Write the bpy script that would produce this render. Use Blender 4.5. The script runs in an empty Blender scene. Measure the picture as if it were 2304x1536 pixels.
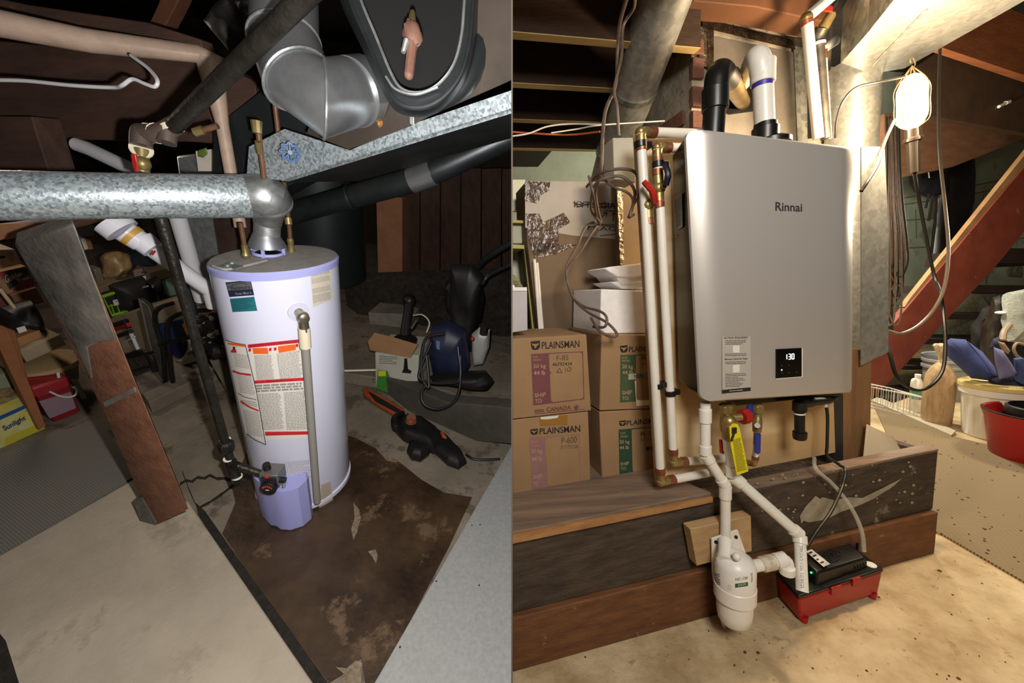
import bpy, bmesh, math, random
from mathutils import Vector, Matrix, noise
random.seed(7)
V = Vector
FPX = 850.0
# ---------------------------------------------------------------- camera and the two room frames
_dn = V((400, 6389, 850)).normalized()
_up = -_dn; _f = V((0, 0, 1)); _y = (_f - _up * _f.dot(_up)).normalized(); _x = _y.cross(_up)
def c2w(v): return V((_x.dot(v), _y.dot(v), _up.dot(v)))
CAM = V((0, 0, 1.1))
CR, CU, CF = c2w(V((1, 0, 0))), c2w(V((0, -1, 0))), c2w(V((0, 0, 1)))
def ray(px, py): return c2w(V(((px - 1152) / FPX, (py - 768) / FPX, 1)))
def P(px, py, d): return CAM + ray(px, py) * d
def hit(px, py, p, n):
    r = ray(px, py); return CAM + r * ((p - CAM).dot(n) / r.dot(n))
def proj(p):
    q = p - CAM; z = q.dot(CF); return (1152 + FPX * q.dot(CR) / z, 768 - FPX * q.dot(CU) / z, z)
def plane(p, n, lift=0.0):
    n = n.normalized()
    if (CAM - p).dot(n) < 0: n = -n
    q = p + n * lift
    return lambda x, y: hit(x, y, q, n)
Z = V((0, 0, 1))
# right room: the timber ledge runs along RE, away from the viewer is RN
R0 = V((-0.04306, 0.98096, 0)); RE = V((0.976976, 0.213347, 0)); RN = V((-0.213347, 0.976976, 0))
def RP(px, py, off): return hit(px, py, R0 + RN * off, RN)
def roff(off, lift=0.0): return plane(R0 + RN * off, RN, lift)
def rfloor(px, py, z=0.0): return hit(px, py, V((0, 0, z)), Z)
def rvert(px, py, n=None, lift=0.0, z=0.0):
    p = rfloor(px, py, z); return plane(p, n or V((p.x * .6, p.y, 0)), lift)
# left room: its own level
LU = c2w(-V((-286, 1700, 850)).normalized()); LY = (CF - LU * CF.dot(LU)).normalized(); LX = LY.cross(LU)
LH = 1.75
def L(a, b, c): return CAM + LX * a + LY * b + LU * (c - LH)
def lc(p):
    q = p - CAM; return V((q.dot(LX), q.dot(LY), q.dot(LU) + LH))
def lfloor(px, py, z=0.0): return hit(px, py, L(0, 0, z), LU)
def lvert(px, py, yaw=0.0, z=0.0, lift=0.0):
    p = lfloor(px, py, z); n = LY * math.cos(yaw) + LX * math.sin(yaw); return plane(p, n, lift)
def lvd(px, py, d, yaw=0.0, lift=0.0):
    n = LY * math.cos(yaw) + LX * math.sin(yaw); return plane(P(px, py, d), n, lift)
def rvd(px, py, d, n=None, lift=0.0): return plane(P(px, py, d), n or RN, lift)
# ---------------------------------------------------------------- materials
MATS = {}
def ramp(nt, fac, stops):
    r = nt.nodes.new('ShaderNodeValToRGB'); nt.links.new(fac, r.inputs[0])
    e = r.color_ramp.elements
    while len(e) < len(stops): e.new(.5)
    for k, (p, c) in enumerate(stops): e[k].position = p; e[k].color = (*c, 1)
    return r.outputs[0]
def lin(h):
    h = h.lstrip('#'); c = [int(h[i:i + 2], 16) / 255 for i in (0, 2, 4)]
    return tuple(x / 12.92 if x <= .04045 else ((x + .055) / 1.055) ** 2.4 for x in c)
def mat(name, c=None, c2=None, rough=.6, metal=0., sc=6., st=(1, 1, 1), rot=0., bump=0., bsc=None, emit=None, alpha=1., trans=0., spec=.5, c3=None, sc3=3., t3=.62, coat=0., lo=.35, hi=.65, vor=False, wave=None):
    if name in MATS: return MATS[name]
    m = bpy.data.materials.new(name); m.use_nodes = True; nt = m.node_tree; b = nt.nodes['Principled BSDF']
    c = lin(c) if isinstance(c, str) else c
    b.inputs['Base Color'].default_value = (*c, 1); b.inputs['Roughness'].default_value = rough
    b.inputs['Metallic'].default_value = metal; b.inputs['Specular IOR Level'].default_value = spec
    b.inputs['Coat Weight'].default_value = coat
    tc = nt.nodes.new('ShaderNodeTexCoord'); mp = nt.nodes.new('ShaderNodeMapping')
    nt.links.new(tc.outputs['Object'], mp.inputs[0]); mp.inputs['Scale'].default_value = st; mp.inputs['Rotation'].default_value = (0, 0, -rot) if not isinstance(rot, tuple) else rot
    col = None
    if c2:
        c2 = lin(c2) if isinstance(c2, str) else c2
        if vor:
            n = nt.nodes.new('ShaderNodeTexVoronoi'); n.inputs['Scale'].default_value = sc
            s = nt.nodes.new('ShaderNodeSeparateColor'); nt.links.new(n.outputs['Color'], s.inputs[0]); fac = s.outputs[0]
        elif wave:
            n = nt.nodes.new('ShaderNodeTexWave'); n.inputs['Scale'].default_value = sc; n.inputs['Distortion'].default_value = wave[0]; n.inputs['Detail'].default_value = 3; n.inputs['Detail Scale'].default_value = wave[1]
            n.bands_direction = 'Y'; fac = n.outputs['Fac']
        else:
            n = nt.nodes.new('ShaderNodeTexNoise'); n.inputs['Scale'].default_value = sc; n.inputs['Detail'].default_value = 8; n.inputs['Roughness'].default_value = .65; fac = n.outputs[0]
        nt.links.new(mp.outputs[0], n.inputs['Vector'])
        col = ramp(nt, fac, [(lo, c), (hi, c2)])
        if c3:
            c3 = lin(c3) if isinstance(c3, str) else c3
            n3 = nt.nodes.new('ShaderNodeTexNoise'); n3.inputs['Scale'].default_value = sc3; n3.inputs['Detail'].default_value = 9; n3.inputs['Roughness'].default_value = .7
            nt.links.new(tc.outputs['Object'], n3.inputs['Vector'])
            f3 = ramp(nt, n3.outputs[0], [(t3 - .03, (0, 0, 0)), (t3 + .03, (1, 1, 1))])
            mx = nt.nodes.new('ShaderNodeMix'); mx.data_type = 'RGBA'; nt.links.new(f3, mx.inputs[0]); nt.links.new(col, mx.inputs[6]); mx.inputs[7].default_value = (*c3, 1); col = mx.outputs[2]
        nt.links.new(col, b.inputs['Base Color'])
    if bump:
        n = nt.nodes.new('ShaderNodeTexNoise'); n.inputs['Scale'].default_value = bsc or sc * 4; n.inputs['Detail'].default_value = 6; nt.links.new(mp.outputs[0], n.inputs['Vector'])
        bp = nt.nodes.new('ShaderNodeBump'); bp.inputs['Strength'].default_value = bump; bp.inputs['Distance'].default_value = .01
        nt.links.new(n.outputs[0], bp.inputs['Height']); nt.links.new(bp.outputs[0], b.inputs['Normal'])
    if emit:
        ec = lin(emit[0]) if isinstance(emit[0], str) else emit[0]
        b.inputs['Emission Color'].default_value = (*ec, 1); b.inputs['Emission Strength'].default_value = emit[1]
    if alpha < 1: b.inputs['Alpha'].default_value = alpha
    if trans: b.inputs['Transmission Weight'].default_value = trans
    MATS[name] = m; return m
# ---------------------------------------------------------------- mesh builder
_fonts = {}
def glyphs(s, bold=0.0):
    k = (s, bold)
    if k in _fonts: return _fonts[k]
    cu = bpy.data.curves.new('txt', 'FONT'); cu.body = s; cu.resolution_u = 3; cu.offset = bold; cu.fill_mode = 'FRONT'
    o = bpy.data.objects.new('txt', cu); me = bpy.data.meshes.new_from_object(o)
    vs = [v.co.copy() for v in me.vertices]; fs = [tuple(p.vertices) for p in me.polygons]
    bpy.data.objects.remove(o); bpy.data.curves.remove(cu); bpy.data.meshes.remove(me)
    x0 = min(v.x for v in vs); x1 = max(v.x for v in vs); y0 = min(v.y for v in vs); y1 = max(v.y for v in vs)
    vs = [((v.x - x0) / max(1e-6, x1 - x0), (v.y - y0) / max(1e-6, y1 - y0)) for v in vs]
    _fonts[k] = (vs, fs); return vs, fs
def bil(q, u, v):                       # q = TL, TR, BR, BL ; v from the bottom
    (a, b, c, d) = q
    return tuple((a[i] * (1 - u) + b[i] * u) * v + (d[i] * (1 - u) + c[i] * u) * (1 - v) for i in (0, 1))
def fillet(pts, rad, n=6):
    out = [pts[0]]
    for i in range(1, len(pts) - 1):
        a, b, c = pts[i - 1], pts[i], pts[i + 1]
        r1 = min(rad, (a - b).length * .49); r2 = min(rad, (c - b).length * .49)
        s = b + (a - b).normalized() * r1; e = b + (c - b).normalized() * r2
        for k in range(n + 1):
            t = k / n; out.append(s * (1 - t) ** 2 + b * 2 * t * (1 - t) + e * t * t)
    out.append(pts[-1]); return out
def smooth(pts, n=6):
    if len(pts) < 3: return pts
    q = [pts[0] * 2 - pts[1]] + list(pts) + [pts[-1] * 2 - pts[-2]]; out = []
    for i in range(1, len(q) - 2):
        for k in range(n):
            t = k / n; a, b, c, d = q[i - 1:i + 3]
            out.append((b * 2 + (c - a) * t + (a * 2 - b * 5 + c * 4 - d) * t * t + (b * 3 - a - c * 3 + d) * t ** 3) * .5)
    out.append(pts[-1]); return out
class MB:
    def __init__(s, m=None): s.v = []; s.f = []; s.m = m
    def add(s, vs, fs, m=None, sm=False):
        o = len(s.v); s.v += [V(v) for v in vs]; m = m or s.m
        s.f += [(tuple(i + o for i in f), m, sm) for f in fs]; return s
    def prism(s, poly, vec, m=None):
        n = len(poly); vs = list(poly) + [p + vec for p in poly]
        fs = [tuple(range(n)), tuple(range(2 * n - 1, n - 1, -1))] + [(i, i + n, (i + 1) % n + n, (i + 1) % n) for i in range(n)]
        return s.add(vs, fs, m)
    def frust(s, a, b, m=None, sm=False):      # two matching loops
        n = len(a); return s.add(list(a) + list(b), [tuple(range(n)), tuple(range(2 * n - 1, n - 1, -1))] + [(i, i + n, (i + 1) % n + n, (i + 1) % n) for i in range(n)], m, sm)
    def box(s, c, ax, ay, az, m=None):         # centre and three half-axis vectors
        vs = [c + ax * i + ay * j + az * k for k in (-1, 1) for (i, j) in ((-1, -1), (1, -1), (1, 1), (-1, 1))]
        return s.add(vs, [(3, 2, 1, 0), (4, 5, 6, 7), (0, 1, 5, 4), (1, 2, 6, 5), (2, 3, 7, 6), (3, 0, 4, 7)], m)
    def quad(s, q, surf, vec, m=None): return s.prism([surf(*p) for p in q], vec, m)
    def tube(s, pts, r, seg=10, m=None, cap=True, flat=None):
        n = len(pts); rs = r if isinstance(r, (list, tuple)) else [r] * n
        t0 = (pts[1] - pts[0]).normalized(); u = t0.orthogonal().normalized(); vs = []
        for i, p in enumerate(pts):
            t = (pts[min(i + 1, n - 1)] - pts[max(i - 1, 0)]).normalized()
            u = (u - t * u.dot(t)); u = u.normalized() if u.length > 1e-6 else t.orthogonal().normalized(); w = t.cross(u)
            k = 1.0
            if 0 < i < n - 1:
                a = (pts[i] - pts[i - 1]).normalized(); k = 1 / max(.5, a.dot(t))
            for j in range(seg):
                an = 2 * math.pi * j / seg; vs.append(p + (u * math.cos(an) + w * math.sin(an)) * rs[i] * k)
        fs = [(i * seg + j, i * seg + (j + 1) % seg, (i + 1) * seg + (j + 1) % seg, (i + 1) * seg + j) for i in range(n - 1) for j in range(seg)]
        s.add(vs, fs, m, True)
        if cap:
            o = len(s.v) - len(vs); m = m or s.m
            s.f.append((tuple(o + j for j in range(seg))[::-1], m, False)); s.f.append((tuple(o + (n - 1) * seg + j for j in range(seg)), m, False))
        return s
    def cyl(s, a, b, r, r2=None, seg=16, m=None): return s.tube([a, b], [r, r if r2 is None else r2], seg, m)
    def lathe(s, o, ax, prof, seg=24, m=None, ref=None, arc=None, shear=None, ell=1.0, cap=True, rmod=None):
        ax = ax.normalized(); u = (ref - ax * ref.dot(ax)).normalized() if ref else ax.orthogonal().normalized(); w = ax.cross(u); vs = []
        for (h, r) in prof:
            for j in range(seg):
                an = 2 * math.pi * j / seg; rr = r * (rmod(an, h) if rmod else 1)
                p = o + ax * h + u * math.cos(an) * rr + w * math.sin(an) * rr * ell
                if shear: p = p + ax * (p - o).dot(shear)
                vs.append(p)
        n = len(prof)
        fs = [(i * seg + j, i * seg + (j + 1) % seg, (i + 1) * seg + (j + 1) % seg, (i + 1) * seg + j) for i in range(n - 1) for j in range(seg)]
        b0 = len(s.v); s.add(vs, fs, m, True); m = m or s.m
        if cap:
            if prof[0][1] > 1e-4: s.f.append((tuple(b0 + j for j in range(seg))[::-1], m, False))
            if prof[-1][1] > 1e-4: s.f.append((tuple(b0 + (n - 1) * seg + j for j in range(seg)), m, False))
        return s
    def ball(s, c, r, m=None, seg=14, axes=None, amp=0., fr=4.):
        a, b, d = axes or (V((1, 0, 0)), V((0, 1, 0)), V((0, 0, 1))); vs = []; rg = seg // 2 + 1
        r = r if isinstance(r, tuple) else (r, r, r)
        for i in range(rg + 1):
            ph = math.pi * i / rg
            for j in range(seg):
                th = 2 * math.pi * j / seg; q = V((math.sin(ph) * math.cos(th), math.sin(ph) * math.sin(th), math.cos(ph)))
                k = 1 + amp * noise.noise(q * fr + c * 9)
                vs.append(c + a * q.x * r[0] * k + b * q.y * r[1] * k + d * q.z * r[2] * k)
        return s.add(vs, [(i * seg + j, (i + 1) * seg + j, (i + 1) * seg + (j + 1) % seg, i * seg + (j + 1) % seg) for i in range(rg) for j in range(seg)], m, True)
    def pillow(s, poly, surf, th, m=None, amp=.25, rings=7, res=8, fr=14., back=True):
        pts = [surf(*p) for p in poly]; c = sum(pts, V()) / len(pts); loop = []
        for i in range(len(pts)):
            a, b = pts[i], pts[(i + 1) % len(pts)]
            for k in range(res): loop.append(a.lerp(b, k / res))
        nrm = V()
        for i in range(len(pts)): nrm += (pts[i] - c).cross(pts[(i + 1) % len(pts)] - c)
        nrm.normalize()
        if nrm.dot(CAM - c) < 0: nrm = -nrm
        n = len(loop); vs = []
        lv = [1 - (k / rings) ** 1.3 for k in range(rings + 1)]
        def lay(sg):
            out = []
            for t in lv:
                h = th * .5 * math.sqrt(max(0, 1 - t ** 3))
                for p in loop:
                    q = c + (p - c) * max(t, .02); nz = noise.noise(q * fr) * amp * th * (1 - t ** 4)
                    out.append(q + nrm * (h * sg + nz) - nrm * th * .5)
            return out
        f = lay(1); s.add(f, [(i * n + j, i * n + (j + 1) % n, (i + 1) * n + (j + 1) % n, (i + 1) * n + j) for i in range(len(lv) - 1) for j in range(n)] + [tuple((len(lv) - 1) * n + j for j in range(n))], m, True)
        if back:
            f = lay(-1); s.add(f, [(i * n + j, (i + 1) * n + j, (i + 1) * n + (j + 1) % n, i * n + (j + 1) % n) for i in range(len(lv) - 1) for j in range(n)] + [tuple((len(lv) - 1) * n + j for j in range(n))[::-1]], m, True)
        return s
    def patch(s, q, surf, m=None, nu=1, nv=1):  # a thin printed or stuck area on a surface
        vs = [surf(*bil(q, i / nu, 1 - j / nv)) for j in range(nv + 1) for i in range(nu + 1)]
        return s.add(vs, [(j * (nu + 1) + i, j * (nu + 1) + i + 1, (j + 1) * (nu + 1) + i + 1, (j + 1) * (nu + 1) + i) for j in range(nv) for i in range(nu)], m)
    def poly(s, q, surf, m=None): return s.add([surf(*p) for p in q], [tuple(range(len(q)))], m)
    def text(s, t, q, surf, m=None, bold=0.0):
        vs, fs = glyphs(t, bold); return s.add([surf(*bil(q, u, v)) for (u, v) in vs], fs, m)
    def lines(s, q, surf, n, m=None, fill=.5, rag=.25, words=True, seed=1, nu=1):   # rows of print too small to read
        rd = random.Random(seed)
        for k in range(n):
            v1 = 1 - k / n; v0 = 1 - (k + fill) / n; u = 0.0; end = 1 - rd.random() * rag
            while u < end - .02:
                w = min(end - u, .05 + rd.random() * (.12 if words else 1))
                a = [bil(q, u, v1), bil(q, u + w, v1), bil(q, u + w, v0), bil(q, u, v0)]; s.patch(a, surf, m, max(1, int(nu * w)), 1); u += w + .02
        return s
    def stroke(s, pts, w, surf, m=None):        # pen stroke on a surface, width in the same units as the points
        q = []
        for (a, b) in zip(pts, pts[1:]):
            k = max(1, int(math.hypot(b[0] - a[0], b[1] - a[1]) / 7)); q += [(a[0] + (b[0] - a[0]) * i / k, a[1] + (b[1] - a[1]) * i / k) for i in range(k)]
        q.append(pts[-1])
        for (a, b) in zip(q, q[1:]):
            dx, dy = b[0] - a[0], b[1] - a[1]; l = math.hypot(dx, dy) or 1; nx, ny = -dy / l * w / 2, dx / l * w / 2
            s.poly([(a[0] + nx, a[1] + ny), (b[0] + nx, b[1] + ny), (b[0] - nx, b[1] - ny), (a[0] - nx, a[1] - ny)], surf, m)
        return s
SIDE = 1     # +1 right room, -1 left room: which side of the added divider the builder is on
def side(k):
    global SIDE; SIDE = k
def build(name, mb, parent=None, bevel=0., label=None, cat=None, group=None, kind=None, seg=2, origin=None, subs=0):
    me = bpy.data.meshes.new(name)
    if origin is None:
        if parent is not None: origin = V(parent['_o'])
        else: origin = sum(mb.v, V()) / len(mb.v)
    ms = []
    for f in mb.f:
        if f[1] not in ms: ms.append(f[1])
    me.from_pydata([v - origin for v in mb.v], [], [f[0] for f in mb.f])
    for m in ms: me.materials.append(m)
    for p, f in zip(me.polygons, mb.f): p.material_index = ms.index(f[1]); p.use_smooth = f[2]
    me.update()
    n = CR * SIDE; co = CAM - origin + n * .0012
    if min((v.co - co).dot(n) for v in me.vertices) < 0:
        bm = bmesh.new(); bm.from_mesh(me)
        r = bmesh.ops.bisect_plane(bm, geom=bm.verts[:] + bm.edges[:] + bm.faces[:], plane_co=co, plane_no=n, clear_inner=True, dist=1e-6)
        ed = [e for e in r['geom_cut'] if isinstance(e, bmesh.types.BMEdge) and e.is_boundary]
        if ed: bmesh.ops.holes_fill(bm, edges=ed, sides=0)
        bm.to_mesh(me); bm.free()
    if not len(me.vertices): raise RuntimeError('clipped away ' + name)
    bm = bmesh.new(); bm.from_mesh(me)
    bmesh.ops.recalc_face_normals(bm, faces=bm.faces[:]) if bevel or subs == -1 else None
    bm.to_mesh(me); bm.free()
    me.set_sharp_from_angle(angle=.62)
    o = bpy.data.objects.new(name, me); bpy.context.scene.collection.objects.link(o)
    if parent is not None: o.parent = parent
    else: o.location = origin
    o['_o'] = tuple(origin)
    if bevel:
        b = o.modifiers.new('edge', 'BEVEL'); b.width = bevel; b.segments = seg; b.limit_method = 'ANGLE'; b.angle_limit = .6; b.harden_normals = False
    for k, v in (('label', label), ('category', cat), ('group', group), ('kind', kind)):
        if v: o[k] = v
    return o
def root(name, at, label, cat, group=None):
    o = bpy.data.objects.new(name, None); bpy.context.scene.collection.objects.link(o); o.location = at; o['_o'] = tuple(at); o.empty_display_size = .05
    o['label'] = label; o['category'] = cat
    if group: o['group'] = group
    return o
def pipe(name, pts, r, m, parent=None, fr=.0, seg=12, sm=False, **k):
    q = smooth(pts) if sm else (fillet(pts, fr) if fr else pts)
    return build(name, MB(m).tube(q, r, seg), parent, **k)
def rw(px, wpx, d, vertical=True):            # real radius of something wpx wide in the photograph
    th = math.atan(abs(px - 1152) / FPX); return wpx / 2 * d / FPX * (math.cos(th) if vertical else 1)
# ======================================================================= RIGHT ROOM
side(1)
WOODR = dict(st=(1, 14, 14), rot=math.atan2(RE.y, RE.x))
m_conc = mat('concrete_warm', '#a88f68', '#cfbb97', .8, sc=7, bump=.35, bsc=60, c3='#a48b64', sc3=22, t3=.62)
m_mat = mat('ribbed_runner', '#54472f', '#9c886a', .9, sc=34, st=(1, 1, 1), rot=-.62, wave=(.15, 1), lo=.2, hi=.7, bump=.3, bsc=90)
m_wdark = mat('old_dark_timber', '#33291f', '#514436', .8, sc=3, bump=.35, bsc=14, c3='#8d8371', sc3=6, t3=.66, **WOODR)
m_wmid = mat('old_brown_timber', '#5b3820', '#7a4f2c', .75, sc=3, bump=.3, bsc=14, c3='#8f8371', sc3=12, t3=.66, **WOODR)
m_wtop = mat('ledge_top_wood', '#655449', '#8b745f', .75, sc=2.5, bump=.2, c3='#9c8b76', sc3=10, t3=.66, **WOODR)
m_wedge = mat('ledge_edge_wood', '#8b5f3b', '#b08350', .7, sc=3, **WOODR)
m_ply = mat('plywood', '#bd9c6e', '#dcc39b', .6, sc=2.6, wave=(7, 1.0), st=(.5, 1, 2.4), rot=math.atan2(RE.y, RE.x), lo=.1, hi=.9)
m_pvc = mat('white_pvc', '#dedad0', '#e8e5db', .32, sc=8, c3='#a8a292', sc3=45, t3=.68)
m_pex = mat('white_pipe', '#d9d5ca', '#e4e0d6', .35, sc=5)
m_copper = mat('copper_band', '#7d4832', '#9a6048', .4, .6, sc=20)
m_brass = mat('brass', '#8a7647', '#ad9763', .38, .7, sc=25)
m_black = mat('black_plastic', '#101010', rough=.35)
m_iron = mat('black_iron', '#1d1c1a', '#302c28', .45, .5, sc=30)
m_steelpipe = mat('dull_steel_pipe', '#4a4740', '#6a655b', .5, .8, sc=20)
m_rubber = mat('black_rubber', '#151413', rough=.45)
m_cbl = mat('brown_cable', '#54453c', '#6b5a4e', .55, sc=30)
m_galv = mat('galvanized', '#9c9e9a', '#b3b5b0', .36, .65, sc=60, vor=True, lo=.1, hi=.9)
m_galvd = mat('galvanized_dull', '#8b8f8a', '#b3b6ae', .45, .85, sc=45, vor=True, lo=.1, hi=.9)
m_tin = mat('tin_sheet', '#6e6861', '#8b857b', .5, .6, sc=4)
m_foil = mat('foil_tape', '#7a6a58', '#b3a792', .3, .9, sc=40, bump=.8, bsc=60)
m_foild = mat('dark_foil_tape', '#3d3028', '#6e5b4c', .3, .8, sc=30, bump=.8, bsc=60)
m_card = mat('cardboard', '#90714f', '#9e7f5b', .75, sc=4, bump=.12, bsc=12)
m_cardd = mat('cardboard_dark', '#86684a', '#967552', .75, sc=3)
m_ink = mat('print_black', '#1c1613', rough=.6)
m_purple = mat('print_plum', '#6b3a3c', '#76454a', .65, sc=9)
m_purple2 = mat('print_mauve', '#8a6260', '#94706a', .65, sc=9)
m_green = mat('print_green', '#3a4a2c', '#445636', .65, sc=9)
m_green2 = mat('print_dark_green', '#1f3d2b', '#284a34', .65, sc=9)
m_cream = mat('cream_paint', '#d8cdb4', rough=.6)
m_foam = mat('white_foam', '#e6e4e4', '#f0eeee', .7, sc=40, bump=.1)
m_white = mat('white_plastic', '#e9e5dd', rough=.35)
m_brick = mat('old_brick', '#5c3a2f', '#704c3f', .8, sc=14, bump=.4)
m_mort = mat('old_mortar', '#7b7466', '#a59b89', .85, sc=9, bump=.6, bsc=30, c3='#4c4a45', sc3=14, t3=.62)
m_block = mat('mint_block_wall', '#a6b3a0', '#bac4b0', .8, sc=3, bump=.3, c3='#8d957f', sc3=2.2, t3=.6)
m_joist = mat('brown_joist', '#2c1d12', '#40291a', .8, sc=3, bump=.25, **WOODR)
m_joistl = mat('joist_lit_edge', '#b59a62', '#cdb47c', .7, sc=3, **WOODR)
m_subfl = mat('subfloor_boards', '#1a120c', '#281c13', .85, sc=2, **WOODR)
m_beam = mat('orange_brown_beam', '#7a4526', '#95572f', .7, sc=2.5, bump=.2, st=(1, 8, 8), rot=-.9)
m_red = mat('red_plastic', '#a01418', rough=.35)
m_stair = mat('red_brown_paint', '#6e2f24', '#85402e', .6, sc=4, bump=.15, c3='#97714e', sc3=7, t3=.68)
m_blue = mat('blue_canvas', '#2b3566', '#3c4a82', .8, sc=6, bump=.2, bsc=120)
m_navy = mat('navy_canvas', '#12162e', '#1c2244', .8, sc=6)
m_darkc = mat('dark_cloth', '#100e0e', '#1e1a1a', .85, sc=9, bump=.3)
m_lav = mat('grey_blue_canvas', '#5a5c84', '#70719a', .8, sc=8)
m_silver = mat('silver_front', '#bdb9b4', rough=.38, metal=.45)
m_dgrey = mat('dark_side_metal', '#37342f', '#47433d', .25, .8, sc=2)
m_paper = mat('label_paper', '#aaa59b', rough=.5)
m_paperw = mat('white_label', '#d8d4cc', rough=.55)
m_yel = mat('yellow_tag', '#d8c81e', rough=.45)
m_bluep = mat('blue_handle', '#1a2f86', rough=.35)
m_redh = mat('red_handle', '#a3201c', rough=.35)

# -- floor, runner and walls
floor = build('floor', MB(m_conc).prism([V((-1.2, -3, 0)), V((9.5, -3, 0)), V((9.5, 6, 0)), V((-1.2, 6, 0))], V((0, 0, -.1))), kind='structure', label='pale worn concrete floor around the heater ledge')
sp = MB(mat('floor_specks', '#4a3826', rough=.9)); rd = random.Random(3)
for k in range(90):
    x, y = rd.uniform(1180, 2290), rd.uniform(1250, 1530); p = rfloor(x, y); r = rd.uniform(.001, .0045) * (2.2 if k % 17 == 0 else 1)
    if (p - R0).dot(RN) < -.02: sp.lathe(p, Z, [(-.001, r), (.0012, r * .8)], 7, ell=rd.uniform(.4, 1))
for (x, y) in ((1676, 1467), (1705, 1468)): sp.lathe(rfloor(x, y), Z, [(-.001, .006), (.0012, .005)], 9, ell=.8)
build('speck', sp, floor, kind='stuff', label='dark crumbs and drips on the concrete')
build('ribbed_runner', MB(m_mat).prism([rfloor(1962, 905), rfloor(2095, 1195), rfloor(2120, 1205), rfloor(2304, 1312), rfloor(2304, 1312) + V((1.2, -.25, 0)), V((5.6, 1.6, 0)), rfloor(2304, 1062) + V((.2, .3, 0)), rfloor(2150, 985), rfloor(2060, 945)], V((0, 0, .008))), label='beige ribbed floor runner between the ledge and the stairs', cat='floor runner')
db = MB(mat('floor_specks'))
for k in range(110):
    x, y = rd.uniform(1990, 2304), rd.uniform(960, 1300)
    if y - 905 < (x - 1962) * .28 or (x < 2100 and y > 1040) or y > 1190 + (x - 2095) * .5: continue
    r = rd.uniform(.003, .009); db.lathe(rfloor(x, y, .008), Z, [(0, r), (.002, r * .7)], 6, ell=rd.uniform(.3, .9))
build('debris', db, bpy.data.objects['ribbed_runner'], kind='stuff')
wb = MB(m_block); o0 = R0 + RN * 2.75
wb.prism([o0 + RE * -1.6, o0 + RE * 8.5, o0 + RE * 8.5 + Z * 3.4, o0 + RE * -1.6 + Z * 3.4], RN * .1)
build('wall_back', wb, kind='structure', label='mint green painted block wall behind the stairs')
jt = MB(mat('block_joint', '#6e7263', rough=.9)); s36 = roff(2.75, .003)
for ya, yb in ((560, 535), (498, 470), (466, 415), (452, 395)):
    jt.stroke([(1990, ya), (2130, (ya + yb) / 2 + 6), (2304, yb)], 2.4, s36)
for x, y0, y1 in ((2124, 470, 600), (2212, 440, 560), (2060, 470, 535), (2218, 560, 640), (2240, 640, 720)): jt.stroke([(x, y0), (x + 2, y1)], 1.8, s36)
build('mortar_joint', jt, bpy.data.objects['wall_back'])
w2 = MB(mat('rough_foundation', '#6d6a58', '#8b8a74', .9, sc=20, bump=.8, bsc=40))
w2.pillow([(2135, 725), (2205, 655), (2262, 640), (2304, 645), (2304, 770), (2140, 775)], roff(2.7), .12, amp=.4)
w2.pillow([(2262, 590), (2304, 580), (2304, 625), (2270, 622)], roff(2.73), .04, amp=.3)
build('crumbling_plaster', w2, bpy.data.objects['wall_back'])

# -- timber ledge
lg = root('timber_ledge', R0 + RE * .8, 'long timber ledge of two stacked boards carrying the cardboard boxes', 'ledge')
def board(z0, z1, o0, o1, x0, x1): 
    a = R0 + RE * x0 + RN * o0; b = R0 + RE * x1 + RN * o0
    return [a + Z * z0, b + Z * z0, b + Z * z1, a + Z * z1], RN * (o1 - o0)
for nm, m, z0, z1, o0, o1, lb in (('lower_board', m_wmid, 0, .172, -.012, .06, 'brown lower board'), ('upper_board', m_wdark, .174, .405, .004, .05, 'dark stained upper board')):
    b = MB(m); b.prism(*board(z0, z1, o0, o1, -.05, 1.652)); build(nm, b, lg, .004, label=lb)
tb = MB(m_wtop); s0 = roff(.004)
tb.prism([R0 + RE * -.05 + RN * -.006 + Z * .407, R0 + RE * .655 + RN * -.006 + Z * .407, R0 + RE * .615 + RN * .1 + Z * .407, R0 + RE * .62 + RN * .62 + Z * .407, R0 + RE * -.05 + RN * .62 + Z * .407], Z * .026)
build('top_board', tb, lg, .003, label='flat grey brown top board')
build('edge_strip', MB(m_wedge).prism([R0 + RE * -.05 + RN * -.014 + Z * .404, R0 + RE * .655 + RN * -.014 + Z * .404, R0 + RE * .655 + RN * -.014 + Z * .42, R0 + RE * -.05 + RN * -.014 + Z * .433], RN * .008), lg)
b = MB(m_wdark); b.prism(*board(0, .40, .6, .62, -.05, 1.65)); b.prism([R0 + RE * 1.62 + RN * .05, R0 + RE * 1.655 + RN * .05, R0 + RE * 1.655 + RN * .6, R0 + RE * 1.62 + RN * .6], Z * .40); build('inner_board', b, lg)
build('cap_rail', MB(m_wtop).prism([R0 + RE * .66 + RN * .003 + Z * .405, R0 + RE * 1.652 + RN * .003 + Z * .405, R0 + RE * 1.652 + RN * .05 + Z * .405, R0 + RE * .66 + RN * .05 + Z * .405], Z * .012), lg, .003)
ws = MB(mat('plaster_smear', '#8e8673', '#aaa18b', .9, sc=18, bump=.6, bsc=40))
ws.poly([(1805, 1170), (1830, 1135), (1850, 1118), (1880, 1125), (1910, 1118), (1940, 1120), (1985, 1098), (2030, 1075), (2012, 1092), (1965, 1122), (1925, 1140), (1890, 1152), (1860, 1168), (1820, 1175)], roff(.003, .001))
ws.poly([(1800, 1160), (1812, 1140), (1835, 1115), (1845, 1122), (1820, 1155), (1803, 1178)], roff(.003, .0012))
for k in range(60):
    x = rd.uniform(1700, 2060); y = 1095 + rd.uniform(-45, 60) - (x - 1880) * .13; s = rd.uniform(1, 4); ws.poly([(x - s, y), (x, y - s), (x + s * 1.4, y), (x, y + s)], roff(.003, .0015))
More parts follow.
